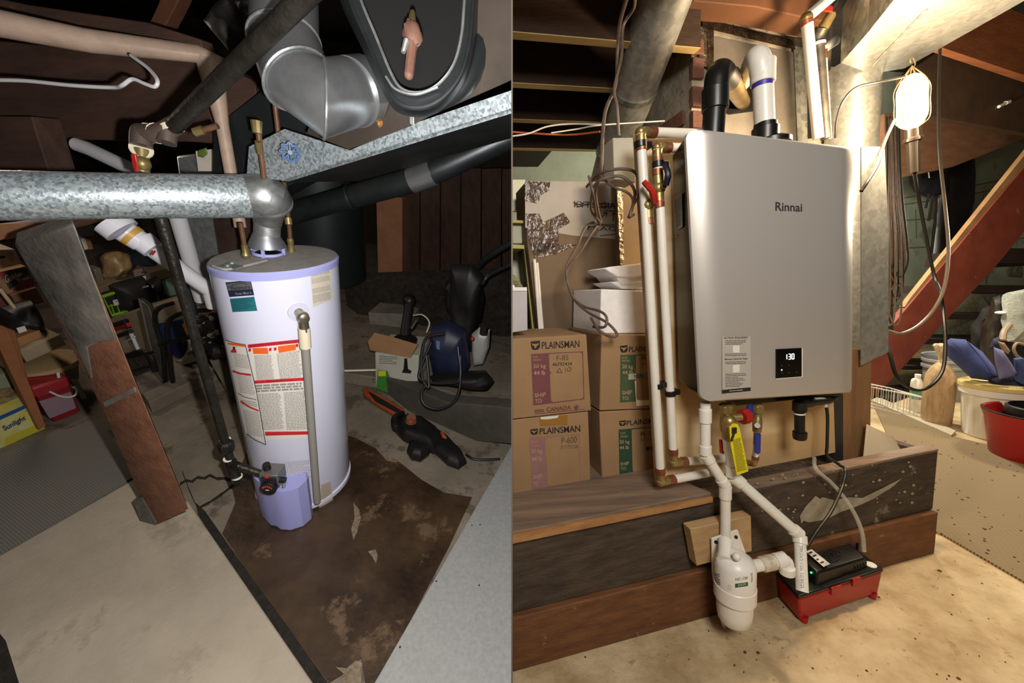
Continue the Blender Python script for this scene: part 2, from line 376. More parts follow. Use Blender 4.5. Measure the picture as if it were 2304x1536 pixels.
build('plaster_splash', ws, lg)
gr = MB(mat('rubble_fill', '#2a221d', '#6c5a4c', .9, sc=60, bump=.9, bsc=80, lo=.5, hi=.8))
gr.prism([R0 + RE * .64 + RN * .05 + Z * .32, R0 + RE * 1.62 + RN * .05 + Z * .32, R0 + RE * 1.62 + RN * .6 + Z * .32, R0 + RE * .64 + RN * .6 + Z * .32], Z * .03)
build('rubble', gr, lg, kind='stuff', label='dark gritty rubble filling the ledge')

# -- chimney
ch = root('brick_chimney', RP(1700, 600, .75), 'old brick chimney with a tin front plate behind the heater', 'chimney')
cf = roff(.55, 0)
a, b2 = cf(1556, 400), cf(1858, 400)
zz = 2.6
base = V((a.x, a.y, 0)); e2 = V((b2.x, b2.y, 0)); side_v = RN * .7
build('shaft', MB(m_mort).prism([base + Z * .0, e2 + Z * .0, e2 + Z * zz, base + Z * zz], side_v), ch, label='parged grey mortar shaft')
br = MB(m_brick); sl = roff(.55)
for k, (y0, y1) in enumerate(((95, 128), (134, 182), (198, 245), (252, 292), (300, 340))):
    br.prism([sl(1552, y0), sl(1577, y0 + 3), sl(1577, y1), sl(1552, y1 - 2)], RN * -.02)
p0 = base + RN * .0 - RE * .012
for k in range(5):
    for j in range(3): 
        q = p0 + RN * (.04 + .2 * j + (.1 if k % 2 else 0)) + Z * (1.35 + k * .115)
        br.box(q + RN * .08, RE * .006, RN * .085, Z * .03)
build('brick', br, ch, .003, kind='stuff')
pl = MB(m_tin); sf = roff(.55, .012)
pl.prism([sf(1605, 82), sf(1785, 118), sf(1802, 305), sf(1800, 420), sf(1600, 420)], RN * .008); build('tin_plate', pl, ch, label='grey tin cover plate')
hl = MB(m_black); hs = roff(.55, .014); hl.poly([(1608, 175), (1660, 150), (1700, 190), (1698, 250), (1640, 258), (1608, 240)], hs); build('flue_hole', hl, ch)
fo = MB(m_foild); fs2 = roff(.55, .016)
fo.patch([(1582, 42), (1785, 90), (1790, 112), (1580, 62)], fs2, nu=10, nv=2); fo.patch([(1590, 60), (1606, 63), (1606, 170), (1590, 150)], fs2)
fo.patch([(1572, 58), (1598, 62), (1594, 150), (1574, 150)], fs2, m_foil); fo.patch([(1785, 90), (1815, 95), (1818, 400), (1798, 400)], fs2, m_galvd); fo.patch([(1770, 82), (1812, 88), (1812, 108), (1770, 100)], fs2, m_foil)
fo.patch([(1815, 110), (1826, 112), (1832, 310), (1818, 310)], fs2, m_black)
build('foil_tape', fo, ch, label='crinkled foil tape around the tin plate')

# -- ceiling right: joists run parallel to the ledge
zc = 2.0
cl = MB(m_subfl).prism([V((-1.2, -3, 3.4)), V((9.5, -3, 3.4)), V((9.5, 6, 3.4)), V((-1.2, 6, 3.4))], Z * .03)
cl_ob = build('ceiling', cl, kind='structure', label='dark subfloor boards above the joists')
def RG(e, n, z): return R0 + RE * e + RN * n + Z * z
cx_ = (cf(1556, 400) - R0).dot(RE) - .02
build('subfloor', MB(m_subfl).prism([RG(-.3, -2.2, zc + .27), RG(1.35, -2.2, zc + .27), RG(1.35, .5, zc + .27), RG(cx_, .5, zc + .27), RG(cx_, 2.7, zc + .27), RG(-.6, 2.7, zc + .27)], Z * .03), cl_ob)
for (y, zl) in ((-120, zc), (70, zc), (185, zc), (267, zc), (332, zc)):
    p = hit(1155, y, V((0, 0, zc)), Z); b = MB(m_joist); x0 = -.03; off_ = (p - R0).dot(RN); ln = (RP(1500, y, off_) - R0).dot(RE) - (.05 if off_ > .5 else -.15)
    off = (p - R0).dot(RN); q = R0 + RN * off
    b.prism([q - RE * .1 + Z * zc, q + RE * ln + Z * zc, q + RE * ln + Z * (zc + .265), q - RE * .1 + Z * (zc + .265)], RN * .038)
    b.prism([q - RE * .1 + Z * zc, q + RE * ln + Z * zc, q + RE * ln + Z * (zc - .003) + RN * 0, q - RE * .1 + Z * (zc - .003)], RN * .038, m_joistl)  # pale strip puts the lamp light on the lower edge into its colour
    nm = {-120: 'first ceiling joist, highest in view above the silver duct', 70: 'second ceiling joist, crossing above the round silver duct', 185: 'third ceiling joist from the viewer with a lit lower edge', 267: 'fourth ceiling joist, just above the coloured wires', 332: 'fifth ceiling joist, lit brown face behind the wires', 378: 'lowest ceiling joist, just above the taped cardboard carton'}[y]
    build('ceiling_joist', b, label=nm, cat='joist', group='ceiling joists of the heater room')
# big stair beams on the right
def beam(name, quad, off, th, m, label, dz=None):
    s = roff(off); b = MB(m).prism([s(*q) for q in quad], RN * th); return build(name, b, bevel=.004, label=label, cat='beam')
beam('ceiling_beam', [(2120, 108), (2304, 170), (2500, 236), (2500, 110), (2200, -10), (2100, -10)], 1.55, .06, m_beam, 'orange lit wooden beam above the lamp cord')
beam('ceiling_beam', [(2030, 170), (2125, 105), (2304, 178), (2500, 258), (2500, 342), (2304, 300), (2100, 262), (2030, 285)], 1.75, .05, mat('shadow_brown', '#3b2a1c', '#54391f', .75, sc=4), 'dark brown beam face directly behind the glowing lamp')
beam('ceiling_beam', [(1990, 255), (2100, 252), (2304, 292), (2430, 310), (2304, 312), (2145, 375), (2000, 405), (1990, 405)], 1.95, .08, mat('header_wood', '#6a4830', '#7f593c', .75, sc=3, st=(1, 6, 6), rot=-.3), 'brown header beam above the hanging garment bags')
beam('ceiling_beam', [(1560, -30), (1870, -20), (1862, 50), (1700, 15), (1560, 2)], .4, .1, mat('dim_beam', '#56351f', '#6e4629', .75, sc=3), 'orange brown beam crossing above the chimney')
g = MB(m_white); s = roff(1.74)
g.tube([s(2247, 240), s(2262, 232)], .014, 10); g.tube([s(2262, 232), s(2270, 229)], .018, 10)
build('knob_insulator', g, label='small white porcelain knob stub on the dark brown beam', cat='insulator')

# -- big sheet metal duct, upper right, and the round stack behind the heater
def pzz(px, py, z): return hit(px, py, V((0, 0, z)), Z)
duct = root('sheet_metal_duct', pzz(2000, 80, 1.93), 'large galvanized duct trunk glowing in lamp light, above the caged lamp', 'duct')
bq = [pzz(x, y, 1.93) for x, y in ((1893, 142), (1960, 166), (2035, 154), (2304, 2), (2420, -62), (2040, -34), (1955, 72))]
build('underside', MB(m_galv).prism(bq, Z * .004), duct, label='brightly lit sheet metal underside')
dk = MB(m_galvd)
for i in (5, 6): dk.prism([bq[i], bq[(i + 1) % 7], bq[(i + 1) % 7] + Z * .33, bq[i] + Z * .33], (RN * .004))
build('side_panel', dk, duct, label='dull grey side panel')
se = MB(m_galvd); se.tube([pzz(1965, 145, 1.929), pzz(2085, 20, 1.929)], .005, 8); build('seam', se, duct)
st = root('galvanized_stack', P(1930, 700, 1.75), 'upright galvanized stack between the heater and the bundled cords', 'duct')
pc = P(1922, 160, 1.68); base = V((pc.x, pc.y, .55)); top = V((pc.x, pc.y, P(1922, 150, 1.68).z))
sk = MB(m_galv).lathe(base, Z, [(0, .095), (top.z - .55, .095)], 32)
build('stack', sk, st)
sh = MB(m_galv); so = roff(.10)
sh.prism([so(1938, 330), so(1990, 330), so(2000, 520), so(1999, 792), so(1938, 822)], RN * .003); build('sheet_panel', sh, st, label='flat galvanized sheet with a slanted lower corner')

# -- long diagonal silver duct at top left
dd = root('round_duct', P(1400, 200, 1.6), 'round silver duct slanting up from the taped carton to the ceiling', 'duct')
pa, pb = P(1352, 440, 2.3), P(1512, -60, 1.25)
build('tube_section', MB(m_galv).cyl(pa, pb, .085, .095, 28), dd)
for t in (.3, .62): 
    c = pa.lerp(pb, t); build('joint_band', MB(m_galvd).cyl(c, c + (pb - pa).normalized() * .02, .096, .096, 28), dd)

# -- plywood backing
pw = MB(m_ply); s8 = roff(.08)
pw.quad([(1430, 292), (1858, 330), (1880, 1018), (1480, 1096)], s8, RN * .018)
build('plywood_backboard', pw, bevel=.0015, label='pale plywood board behind the silver heater and its pipes', cat='board')
pd = V((.15, 1, 0))
# post
ps = MB(mat('post_wood', '#7a5a3a', '#946c45', .75, sc=3, st=(9, 9, 1), bump=.2)); so = roff(.12)
ps.prism([so(1896, 780), so(1962, 790), so(1958, 1035), so(1896, 1052)], RN * .09); build('wooden_post', ps, bevel=.003, label='squared brown wooden post rising from the ledge beside the plywood', cat='post')
dg = MB(mat('post_side_grey', '#3a3b3c', rough=.5, metal=.5)); so = roff(.1)
dg.prism([so(1877, 880), so(1897, 878), so(1897, 1048), so(1877, 1052)], RN * .03)
build('post_dark_side', dg, label='dark side of the wooden post, put in as grey strip', cat='strip')  # the post's dark side, put in as a dark grey strip

# ------------------------------------------------------------ tankless heater
HF = -.10
h = root('tankless_water_heater', RP(1745, 890, -.02), 'large silver wall mounted tankless water heater with digital display', 'water heater')
fr4 = [(1558, 285), (1942, 331), (1937, 884), (1590, 906)]
sF = roff(HF)
bk = roff(.055)
fl = [sF(*q) + RN * .03 for q in fr4]; bl = [bk(1511, 345), bk(1850, 372), bk(1850, 848), bk(1524, 858)]
body = MB(m_dgrey).frust([p + RE * sx * .004 + Z * sz * -.004 for p, sx, sz in zip(fl, (1, -1, -1, 1), (1, 1, -1, -1))], bl); build('side_casing', body, h, .012, seg=4, label='dark glossy side casing')
us = [0, .004, .012, .025, .045, .07, .1, .13, .16] + [.16 + .68 * k / 8 for k in range(1, 9)] + [.87, .9, .93, .955, .975, .988, .996, 1]
def edge_(u): t = max(0, 1 - min(u / .14, (1 - u) / .14)); return .026 * t * t
def rnd_(u): t = max(0, 1 - min(u / .045, (1 - u) / .045)); return .028 * (1 - math.sqrt(max(0, 1 - t * t)))
fm = MB(m_silver); prof_ = ((0, .034), (.0, .010), (.003, .005), (.009, .0015), (.018, 0)); cols = []
for u in us:
    col = []; vv = [(rnd_(u) + a_, o_) for a_, o_ in prof_]; vv = vv + [(1 - v_, o_) for v_, o_ in reversed(vv)]
    for v_, o_ in vv: q_ = sF(*bil(fr4, u, v_)); col.append(q_ + RN * (max(o_, edge_(u)) + (edge_(u) if o_ < .03 else 0) * .0))
    cols.append(col)
m_ = len(cols[0]); vs_ = [p for c_ in cols for p in c_]
fm.add(vs_, [(i * m_ + j, i * m_ + j + 1, (i + 1) * m_ + j + 1, (i + 1) * m_ + j) for i in range(len(us) - 1) for j in range(m_ - 1)], None, True)
fm.add([p + RN * .0 for p in cols[0]] , [tuple(range(m_))]); fm.add(cols[-1], [tuple(range(m_))[::-1]])
fpo = build('front_panel', fm, h, label='brushed silver front panel')
sP = roff(HF, .0012); 
lt = MB(mat('logo_grey', '#4a4644', rough=.4, metal=.4)); lt.text('Rinnai', [(1745, 454), (1805, 457), (1805, 476), (1745, 474)], sP, bold=.012); build('logo', lt, h)
lb = MB(m_paper); lb.patch([(1625, 756), (1689, 757), (1689, 878), (1625, 885)], sP); s15 = roff(HF, .0018)
lb.text('ACTION REQUIRED!', [(1629, 758), (1682, 757), (1682, 762), (1629, 763)], s15, m_ink, .01)
lb.lines([(1632, 766), (1680, 765), (1680, 776), (1632, 777)], s15, 3, m_ink, .3, .2)
lb.lines([(1631, 796), (1682, 795), (1682, 802), (1631, 803)], s15, 2, m_ink, .3, .3)
lb.text('Rinnai Central App', [(1631, 806), (1682, 804), (1682, 809), (1631, 811)], s15, m_ink, .012)
lb.lines([(1632, 814), (1680, 813), (1680, 820), (1632, 821)], s15, 2, m_ink, .3, .2)
lb.lines([(1632, 841), (1681, 840), (1681, 871), (1632, 873)], s15, 9, m_ink, .28, .45)
lb.patch([(1649, 777), (1664, 777), (1664, 793), (1649, 793)], s15, m_paperw); lb.patch([(1649, 821), (1664, 820), (1664, 837), (1649, 838)], s15, m_paperw)
lb.patch([(1625, 877), (1689, 871), (1689, 879), (1625, 885)], s15, m_ink); s2 = roff(HF, .0024)
lb.lines([(1641, 878.5), (1672, 876), (1672, 879), (1641, 881)], s2, 1, m_paper, .7)
build('instruction_label', lb, h, label='grey paper instruction label')
dp = MB(m_white); dp.quad([(1747, 786), (1806, 783), (1806, 848), (1747, 853)], roff(HF, .002), RN * .004)
disp = build('display_bezel', dp, h)
ds = MB(mat('display_black', '#050505', rough=.15)); ds.quad([(1747, 785.5), (1804, 782.5), (1804, 846.5), (1747, 851)], roff(HF, .0032), RN * .003)
sd = roff(HF, .004); m_led = mat('led_white', '#ffffff', emit=('#f4f4ff', 1.6))
def seg7(mb, x, y, w, hh, segs, t=1.7, sl=-.04):
    pts = {'a': [(0, 0), (1, 0)], 'b': [(1, 0), (1, .5)], 'c': [(1, .5), (1, 1)], 'd': [(0, 1), (1, 1)], 'e': [(0, .5), (0, 1)], 'f': [(0, 0), (0, .5)], 'g': [(0, .5), (1, .5)]}
    for s_ in segs:
        a_, b_ = pts[s_]; mb.stroke([(x + a_[0] * w, y + a_[1] * hh - a_[0] * w * .06), (x + b_[0] * w, y + b_[1] * hh - b_[0] * w * .06)], t, sd, m_led)
seg7(ds, 1769.5, 797, 1, 11, 'bc'); seg7(ds, 1774.5, 796.5, 4.5, 11.5, 'abgcd'); seg7(ds, 1782, 796, 4.5, 11.5, 'abcdef')
ds.lathe(sd(1759, 832), -RN, [(0, .0022), (.0003, .002)], 10, m_led)
for x, y in ((1775, 821), (1759, 822), (1775, 838), (1792, 837), (1759, 839)): ds.poly([(x - 1.5, y), (x, y - 1.5), (x + 1.5, y), (x, y + 1.5)], sd, mat('led_dim', '#555555', rough=.5))
build('display_screen', ds, disp, label='black screen reading 130')
# side sticker and louvre
ns = (fl[0] - fl[3]).cross(bl[0] - fl[0]); sS = plane(bl[0] * .5 + fl[3] * .5, ns, .003)
sk = MB(mat('side_label_paper', '#7d828c', rough=.5)); sk.patch([(1515, 447), (1534, 433), (1536, 510), (1517, 524)], sS); sS2 = plane(bl[0] * .5 + fl[3] * .5, ns, .0045)
sk.lines([(1517, 452), (1532, 441), (1534, 504), (1518, 517)], sS2, 13, mat('side_ink', '#4c4f57'), .4, .3); build('side_label', sk, h, label='small rating sticker on the side')
lv = MB(mat('louvre_dark', '#2c2925', rough=.6))
for k in range(46): 
    y = 530 + k * 6.2; x = 1519 + k * .12; lv.poly([(x, y), (x + 6, y - 2), (x + 6, y + 1), (x, y + 3)], sS2)
build('side_louvre', lv, h)
lw = MB(m_dgrey); su = roff(.0); lw.quad([(1645, 893), (1900, 868), (1890, 890), (1660, 913)], su, RN * .05); build('bottom_tray', lw, h, .003)
# vent collars on top
zt_ = 0
def topc(px, py, off): return RP(px, py, off)
bv = root('black_vent_elbow', topc(1608, 290, -.02), 'black plastic vent elbow turning into the chimney', 'vent pipe')
d1 = proj(topc(1608, 230, -.02))[2]; rB = rw(1608, 56, d1); A1 = topc(1604, 288, -.02); B1 = topc(1609, 222, -.02)
build('riser', MB(m_black).cyl(A1 - Z * .02, B1, rB * .95, rB * .95, 28), bv)
C1 = RP(1615, 165, -.02); D1 = RP(1642, 180, .12)
el = MB(m_black).tube(fillet([B1, C1 + Z * .015, D1], .1, 10), rB * 1.04, 28); build('elbow', el, bv)
build('hub', MB(m_black).lathe(B1 - Z * .03, Z, [(0, rB * 1.12), (.055, rB * 1.12)], 28), bv, .002)
fl_ = MB(mat('old_flue_brass', '#6f5c36', '#978052', .4, .9, sc=20)); fl_.cyl(D1 + RN * .0, RP(1672, 232, .56), rB * .95, rB * .95, 24)
build('rusty_flue_pipe', fl_, label='stubby tarnished metal flue pipe between the black elbow and chimney', cat='flue pipe')
wv = root('white_vent_elbow', topc(1715, 290, -.02), 'white PVC vent elbow standing on top of the heater', 'vent pipe')
A2 = topc(1722, 293, -.02); B2 = topc(1716, 178, -.02); d2 = proj(B2)[2]; rW = rw(1716, 50, d2)
build('riser', MB(m_pvc).cyl(A2 - Z * .02, B2, rW, rW, 28), wv)
C2 = RP(1706, 118, -.02); D2 = RP(1690, 150, .10); E2 = RP(1672, 190, .55)
build('elbow', MB(m_pvc).tube(fillet([B2, C2, D2], .1, 10), rW * 1.12, 28), wv)
build('hub', MB(m_pvc).lathe(B2 - Z * .012, Z, [(0, rW * 1.2), (.058, rW * 1.2)], 28), wv, .002)
build('primer_stain', MB(mat('purple_primer', '#3b2f9a', rough=.4)).lathe(B2 - Z * .022, Z, [(0, rW * 1.02), (.012, rW * 1.03)], 28), wv, label='purple primer ring')
build('flue_run', MB(m_pvc).cyl(D2, E2, rW, rW, 24), wv)
cl2 = MB(m_black); cl2.lathe(A2 - Z * .03, Z, [(0, rW * 1.32), (.035, rW * 1.32), (.037, rW * 1.15), (.048, rW * 1.12)], 32); build('collar', cl2, wv, label='black rubber vent collar')
fl3 = MB(m_black).lathe(A2 - Z * .04 + RE * .02, Z, [(0, rW * 1.95), (.012, rW * 1.95), (.018, rW * 1.6)], 36); build('top_flange', fl3, h, label='round black vent flange')

# ------------------------------------------------------------ pipes left of the heater
def brass_elbow(name, c, r, par, d1_, d2_):
    b = MB(m_brass).tube(fillet([c + d1_ * r * 2.2, c, c + d2_ * r * 2.2], r * 1.6, 6), r * 1.05, 14); b.ball(c, r * 1.1); e = build(name, b, par, label='brass elbow')
    for d_ in (d1_, d2_): build('crimp_ring', MB(m_copper).cyl(c + d_ * r * 2.1, c + d_ * r * 3.6, r * 1.16, r * 1.16, 16), e, label='copper crimp ring')
OP = .03
def wpipe(px_top, px_bot, hor, label, wpx, valve, clamps, hb, vcol, tilt):
    T, Bm = RP(*px_top, OP), RP(*px_bot, OP); r = rw(px_top[0], wpx, proj(T)[2])
    rt = root('white_water_pipe', Bm, label, 'pipe', 'white water pipes beside the heater')
    Hh = RP(*hor, OP + .02); build('riser', MB(m_pex).cyl(T, Bm, r, r, 16), rt)
    build('cross_run', MB(m_pex).cyl(T, Hh, r, r, 16), rt)
    brass_elbow('elbow', T, r, rt, (Hh - T).normalized(), (Bm - T).normalized())
    H2 = RP(*hb, OP); build('cross_run', MB(m_pex).cyl(Bm, H2, r, r, 16), rt)
    brass_elbow('elbow', Bm, r, rt, (H2 - Bm).normalized(), (T - Bm).normalized())
    for (cx, cy) in clamps:
        c = RP(cx, cy, OP); u = (T - Bm).normalized(); k = MB(m_black).cyl(c - u * .008, c + u * .008, r * 1.3, r * 1.3, 16); k.box(c + RE * r * 1.9 + RN * .01, RE * r * .7, RN * .014, u * .008)
        build('pipe_clamp', k, rt, .001, label='black pipe clamp')
    vx, vy = valve; c = RP(vx, vy, OP); u = (T - Bm).normalized()
    vb = MB(m_brass); vb.cyl(c - u * .035, c + u * .035, r * 1.15, r * 1.15, 14); vb.ball(c, r * 1.55); vb.cyl(c, c - RN * .03, r * .6, r * .6, 10)
    v = build('ball_valve', vb, rt, label='brass ball valve')
    for d_ in (-.052, .036): build('crimp_ring', MB(m_copper).cyl(c + u * d_, c + u * (d_ + .016), r * 1.18, r * 1.18, 14), v)
    hd = MB(vcol); h0 = c - RN * .035; h1 = h0 + u * .055 - RE * tilt; hd.tube(smooth([h0, h0 + (h1 - h0) * .45 - RN * .012, h1], 5), [.009] * 5 + [.008] * 5 + [.007], 8); build('handle', hd, v, label='valve lever')
wpipe((1441, 297), (1487, 1084), (1600, 302), 'taller white water pipe with red valve lever, beside the clay cartons', 23, (1457, 462), [(1441, 325), (1481, 867)], (1590, 1064), m_redh, .03)
wpipe((1478, 332), (1516, 1040), (1560, 333), 'shorter white water pipe with black valve lever, next to the heater', 22, (1481, 424), [(1480, 370), (1508, 884)], (1640, 1030), mat('dark_lever', '#15152a', rough=.4), .0)

# ------------------------------------------------------------ drains
def dpipe(pts, wpx, name, label, offs, colls, m=m_pvc, cat='drain pipe', fr=.02):
    q = [RP(x, y, o) for (x, y), o in zip(pts, offs)]; r = rw(pts[0][0], wpx, proj(q[0])[2]); rt = root(name, q[0], label, cat)
    build('run', MB(m).tube(fillet(q, fr), r, 18), rt)
    for (i, t0, t1) in colls:
        a_, b_ = q[i].lerp(q[i + 1], t0), q[i].lerp(q[i + 1], t1); build('coupling', MB(m).cyl(a_, b_, r * 1.22, r * 1.22, 20), rt, .0015)
    return rt, q, r
r1, q1, rr1 = dpipe([(1587, 905), (1587, 1022), (1632, 1092), (1632, 1232)], 25, 'white_drain_pipe', 'white PVC drain pipe dropping from heater to the filter canister', [-.05, -.05, -.06, -.06], [(0, .12, .38), (0, .82, 1.0), (1, .0, .22), (1, .78, 1), (2, 0, .2), (2, .93, 1.1)])
r2, q2, rr2 = dpipe([(1641, 985), (1648, 1070), (1799, 1203), (1805, 1330)], 27, 'white_drain_pipe', 'white PVC relief pipe slanting down into the red pump', [-.07, -.07, -.14, -.2], [(0, .0, .35), (0, .72, 1), (1, 0, .14), (1, .9, 1), (2, 0, .16)])
pr = MB(m_ink); s_ = plane(q2[2] + (CAM - q2[2]).normalized() * rr2, CAM - q2[2], .0016)
pr.text('3.C.0-B137.3   PCF-11-G POTABLE', [(1802, 1322), (1799, 1228), (1806, 1228), (1809, 1322)], plane(q2[3] + (CAM - q2[3]).normalized() * (rr2 + .0008), (CAM - q2[3]).cross(Z).cross(Z), 0), bold=.0)
build('pipe_print', pr, r2, label='black lettering on the pipe')

# ------------------------------------------------------------ valves below the heater
def valve_set(px, py0, py1, name, label, off, wpx, handle, extra=None):
    a_, b_ = RP(px[0], py0, off), RP(px[1], py1, off); u = (a_ - b_).normalized(); r = rw(px[0], wpx, proj(a_)[2]); rt = root(name, b_, label, 'valve'); ln = (a_ - b_).length
    vb = MB(m_brass).lathe(b_, u, [(0, r * .8), (ln * .3, r * .8), (ln * .32, r * 1.05), (ln * .5, r * 1.2), (ln * .66, r * 1.05), (ln * .68, r * .9), (ln * .78, r * .9), (ln * .79, r * 1.35), (ln * .97, r * 1.35), (ln, r)], 20); build('body', vb, rt)
    build('nut', MB(m_brass).lathe(b_ + u * ln * .8, u, [(0, r * 1.5), (ln * .16, r * 1.5)], 6), rt, .001)
    return rt, a_, b_, u, r
v1, a_, b_, u, r = valve_set((1634, 1634), 908, 1000, 'hot_water_valve', 'brass service valve with red cap under the heater, behind yellow tag', -.05, 26, None)
sdp = MB(m_brass).cyl(RP(1640, 940, -.06), RP(1668, 938, -.07), r * .75, r * .75, 14); build('side_port', sdp, v1)
cp = MB(m_redh).lathe(RP(1668, 938, -.07), (RP(1682, 935, -.07) - RP(1668, 938, -.07)), [(0, .021), (.022, .021)], 14, rmod=lambda an, hh: 1 + .05 * math.cos(an * 7)); build('cap', cp, v1, label='dark red cap'); 
build('red_lever', MB(m_redh).quad([(1621, 990), (1629, 990), (1630, 1022), (1623, 1020)], roff(-.05), RN * .008), v1, .002)
rv = MB(m_brass).cyl(RP(1640, 945, -.08), RP(1641, 992, -.07), .017, .017, 16); rv.ball(RP(1640, 948, -.08), .02); build('relief_valve', rv, v1)
tg = MB(m_yel); st_ = roff(-.115); tg.quad([(1641, 960), (1650, 952), (1660, 954), (1665, 965), (1684, 1060), (1658, 1069), (1644, 1000)], st_, RN * .0012)
sg = roff(-.115, .001); tg.lines([(1649, 990), (1667, 985), (1681, 1057), (1659, 1063)], sg, 22, mat('tag_ink', '#6b6414'), .45, .15)
tag_ = build('warning_tag', tg, label='yellow paper warning tag hanging from the brass relief valve', cat='tag')
zp = MB(m_black).tube([RP(1655, 962, -.118), RP(1646, 992, -.12)], .003, 8); zp.box(RP(1652, 968, -.118), RE * .006, RN * .003, Z * .008); build('zip_tie', zp, tag_)
v2, a_, b_, u, r = valve_set((1706, 1702), 908, 1000, 'cold_water_valve', 'brass service valve with long blue lever under the heater', -.05, 20, None)
bh = MB(m_bluep).quad([(1700, 976), (1713, 976), (1712, 1018), (1706, 1023), (1700, 1018)], roff(-.085), RN * .006); build('lever', bh, v2, .002, label='blue lever')
bl_ = MB(m_bluep).quad([(1686, 912), (1696, 912), (1697, 945), (1689, 950), (1682, 945)], roff(-.075), RN * .01); build('drain_knob', bl_, v2, .002, label='blue knob')
nt_ = MB(m_galvd).cyl(RP(1704, 957, -.05), RP(1704, 957, -.09), .008, .008, 6); build('nut', nt_, v2)
lo = MB(m_pex).cyl(RP(1702, 998, -.05), RP(1699, 1030, -.05), r * .75, r * .75, 14); build('outlet', lo, v2)
le = MB(m_brass).tube(fillet([RP(1699, 1030, -.05), RP(1697, 1044, -.05), RP(1682, 1040, 0)], .02), r * .8, 14); build('elbow', le, v2)
build('crimp_ring', MB(m_copper).cyl(RP(1700, 1026, -.05), RP(1699, 1034, -.05), r * .9, r * .9, 14), v2)
gp = root('gas_pipe', RP(1799, 905, -.03), 'black iron gas pipe with tee and capped drip leg under heater', 'gas pipe')
gb = MB(m_iron); gb.cyl(RP(1799, 903, -.03), RP(1799, 970, -.03), .0145, .0145, 16); build('drip_leg', gb, gp)
gb = MB(m_iron); gb.lathe(RP(1799, 924, -.03), Z, [(0, .02), (.03, .02)], 16); gb.cyl(RP(1799, 906, -.03), RP(1824, 903, -.02), .018, .018, 16); build('tee', gb, gp)
gb = MB(m_iron); gb.tube(fillet([RP(1820, 903, -.02), RP(1862, 900, .01), RP(1885, 885, .03), RP(1888, 860, .03)], .03), .0145, 14); build('branch', gb, gp)
gb = MB(m_iron).lathe(RP(1799, 989, -.03), Z, [(0, .012), (.003, .018), (.012, .02), (.026, .02)], 16); build('cap', gb, gp)
for a_, b_ in (((1799, 928, -.03), (1799, 931, -.03)), ((1825, 903, -.02), (1827, 903, -.02))): build('thread_tape', MB(m_white).cyl(RP(*a_), RP(*b_), .0155, .0155, 14), gp)

# cords
c = MB(m_rubber); pts = [(1858, 905, 0), (1862, 940, 0), (1861, 1000, -.01), (1862, 1025, .0), (1888, 1045, .0), (1902, 1058, -.03), (1895, 1095, -.05), (1870, 1150, -.1), (1838, 1195, -.13), (1815, 1232, -.15)]
b = build('power_cord', MB(m_rubber).tube(smooth([RP(*p) for p in pts]), .0048, 8), label='black power cord running from the heater down to the pump', cat='cord')
build('plug', MB(m_white).cyl(RP(1857, 893, 0), RP(1858, 915, 0), .005, .006, 10), b)
m_clear = mat('clear_tube', '#c9c2b2', rough=.15, alpha=.45)
build('clear_drain_tube', MB(m_clear).tube(smooth([RP(*p) for p in [(1832, 1030, .02), (1836, 1055, -.02), (1870, 1085, -.03), (1900, 1120, -.05), (1925, 1160, -.07), (1940, 1200, -.09), (1944, 1240, -.1)]]), .006, 10), label='thin clear plastic tube curving down to the pump lid', cat='tube')

# ------------------------------------------------------------ filter canister + wood block
blk = MB(mat('pine_block', '#a5845c', '#c0a074', .65, sc=3, st=(1, 9, 9), rot=.2)); blk.quad([(1553, 1190), (1690, 1160), (1692, 1240), (1568, 1273)], roff(-.045), RN * .035)
blko = build('wood_block', blk, bevel=.002, label='pale wood block screwed to the dark ledge behind the canister', cat='wood block')
nc = root('neutralizer_canister', RP(1650, 1400, -.1), 'white plastic filter canister with dome top mounted on the ledge', 'filter canister')
brk = MB(m_white); brk.quad([(1602, 1212), (1660, 1192), (1677, 1240), (1690, 1300), (1680, 1405), (1632, 1426), (1618, 1380), (1604, 1290)], roff(-.06), RN * .005)
for x, y in ((1611, 1219), (1656, 1208)): brk.lathe(roff(-.06, .0006)(x, y), -RN, [(0, .0055), (.0008, .0055)], 10, m_ink, ell=1.5)
for x, y in ((1634, 1419), (1642, 1418)): brk.lathe(roff(-.06, .0006)(x, y), -RN, [(0, .002), (.0008, .002)], 8, m_ink)
build('bracket', brk, nc, .002, label='white wall bracket')
cb = RP(1652, 1395, -.125); dC = proj(cb)[2]; rc = rw(1652, 84, dC)
def hz(py, px=1652): return (RP(px, py, -.125) - cb).dot(Z)
Rr = rc
nb = MB(m_white).lathe(V((cb.x, cb.y, cb.z)), Z, [(hz(1403), Rr * .3), (hz(1398), Rr * .7), (hz(1388), Rr * .93), (hz(1370), Rr), (hz(1338), Rr * 1.02)], 36); build('bowl', nb, nc)
nb = MB(m_white).lathe(cb, Z, [(hz(1342), Rr * 1.05), (hz(1340), Rr * 1.16), (hz(1312), Rr * 1.16), (hz(1310), Rr * 1.1)], 36); build('lock_ring', nb, nc)
nb = MB(m_white).lathe(cb, Z, [(hz(1312), Rr * 1.12), (hz(1268), Rr * 1.12), (hz(1258), Rr * 1.0), (hz(1250), Rr * .72), (hz(1246), Rr * .45), (hz(1245), .001)], 36); build('head', nb, nc)
i0 = RP(1631, 1262, -.125); i1 = RP(1632, 1216, -.06 + -.02); nb = MB(m_white).lathe(i0, i1 - i0, [(0, .022), (.02, .019), (.045, .018), ((i1 - i0).length, .019)], 20); build('inlet', nb, nc)
nb = MB(m_white).ball(RP(1657, 1252, -.15), .011); build('vent_cap', nb, nc)
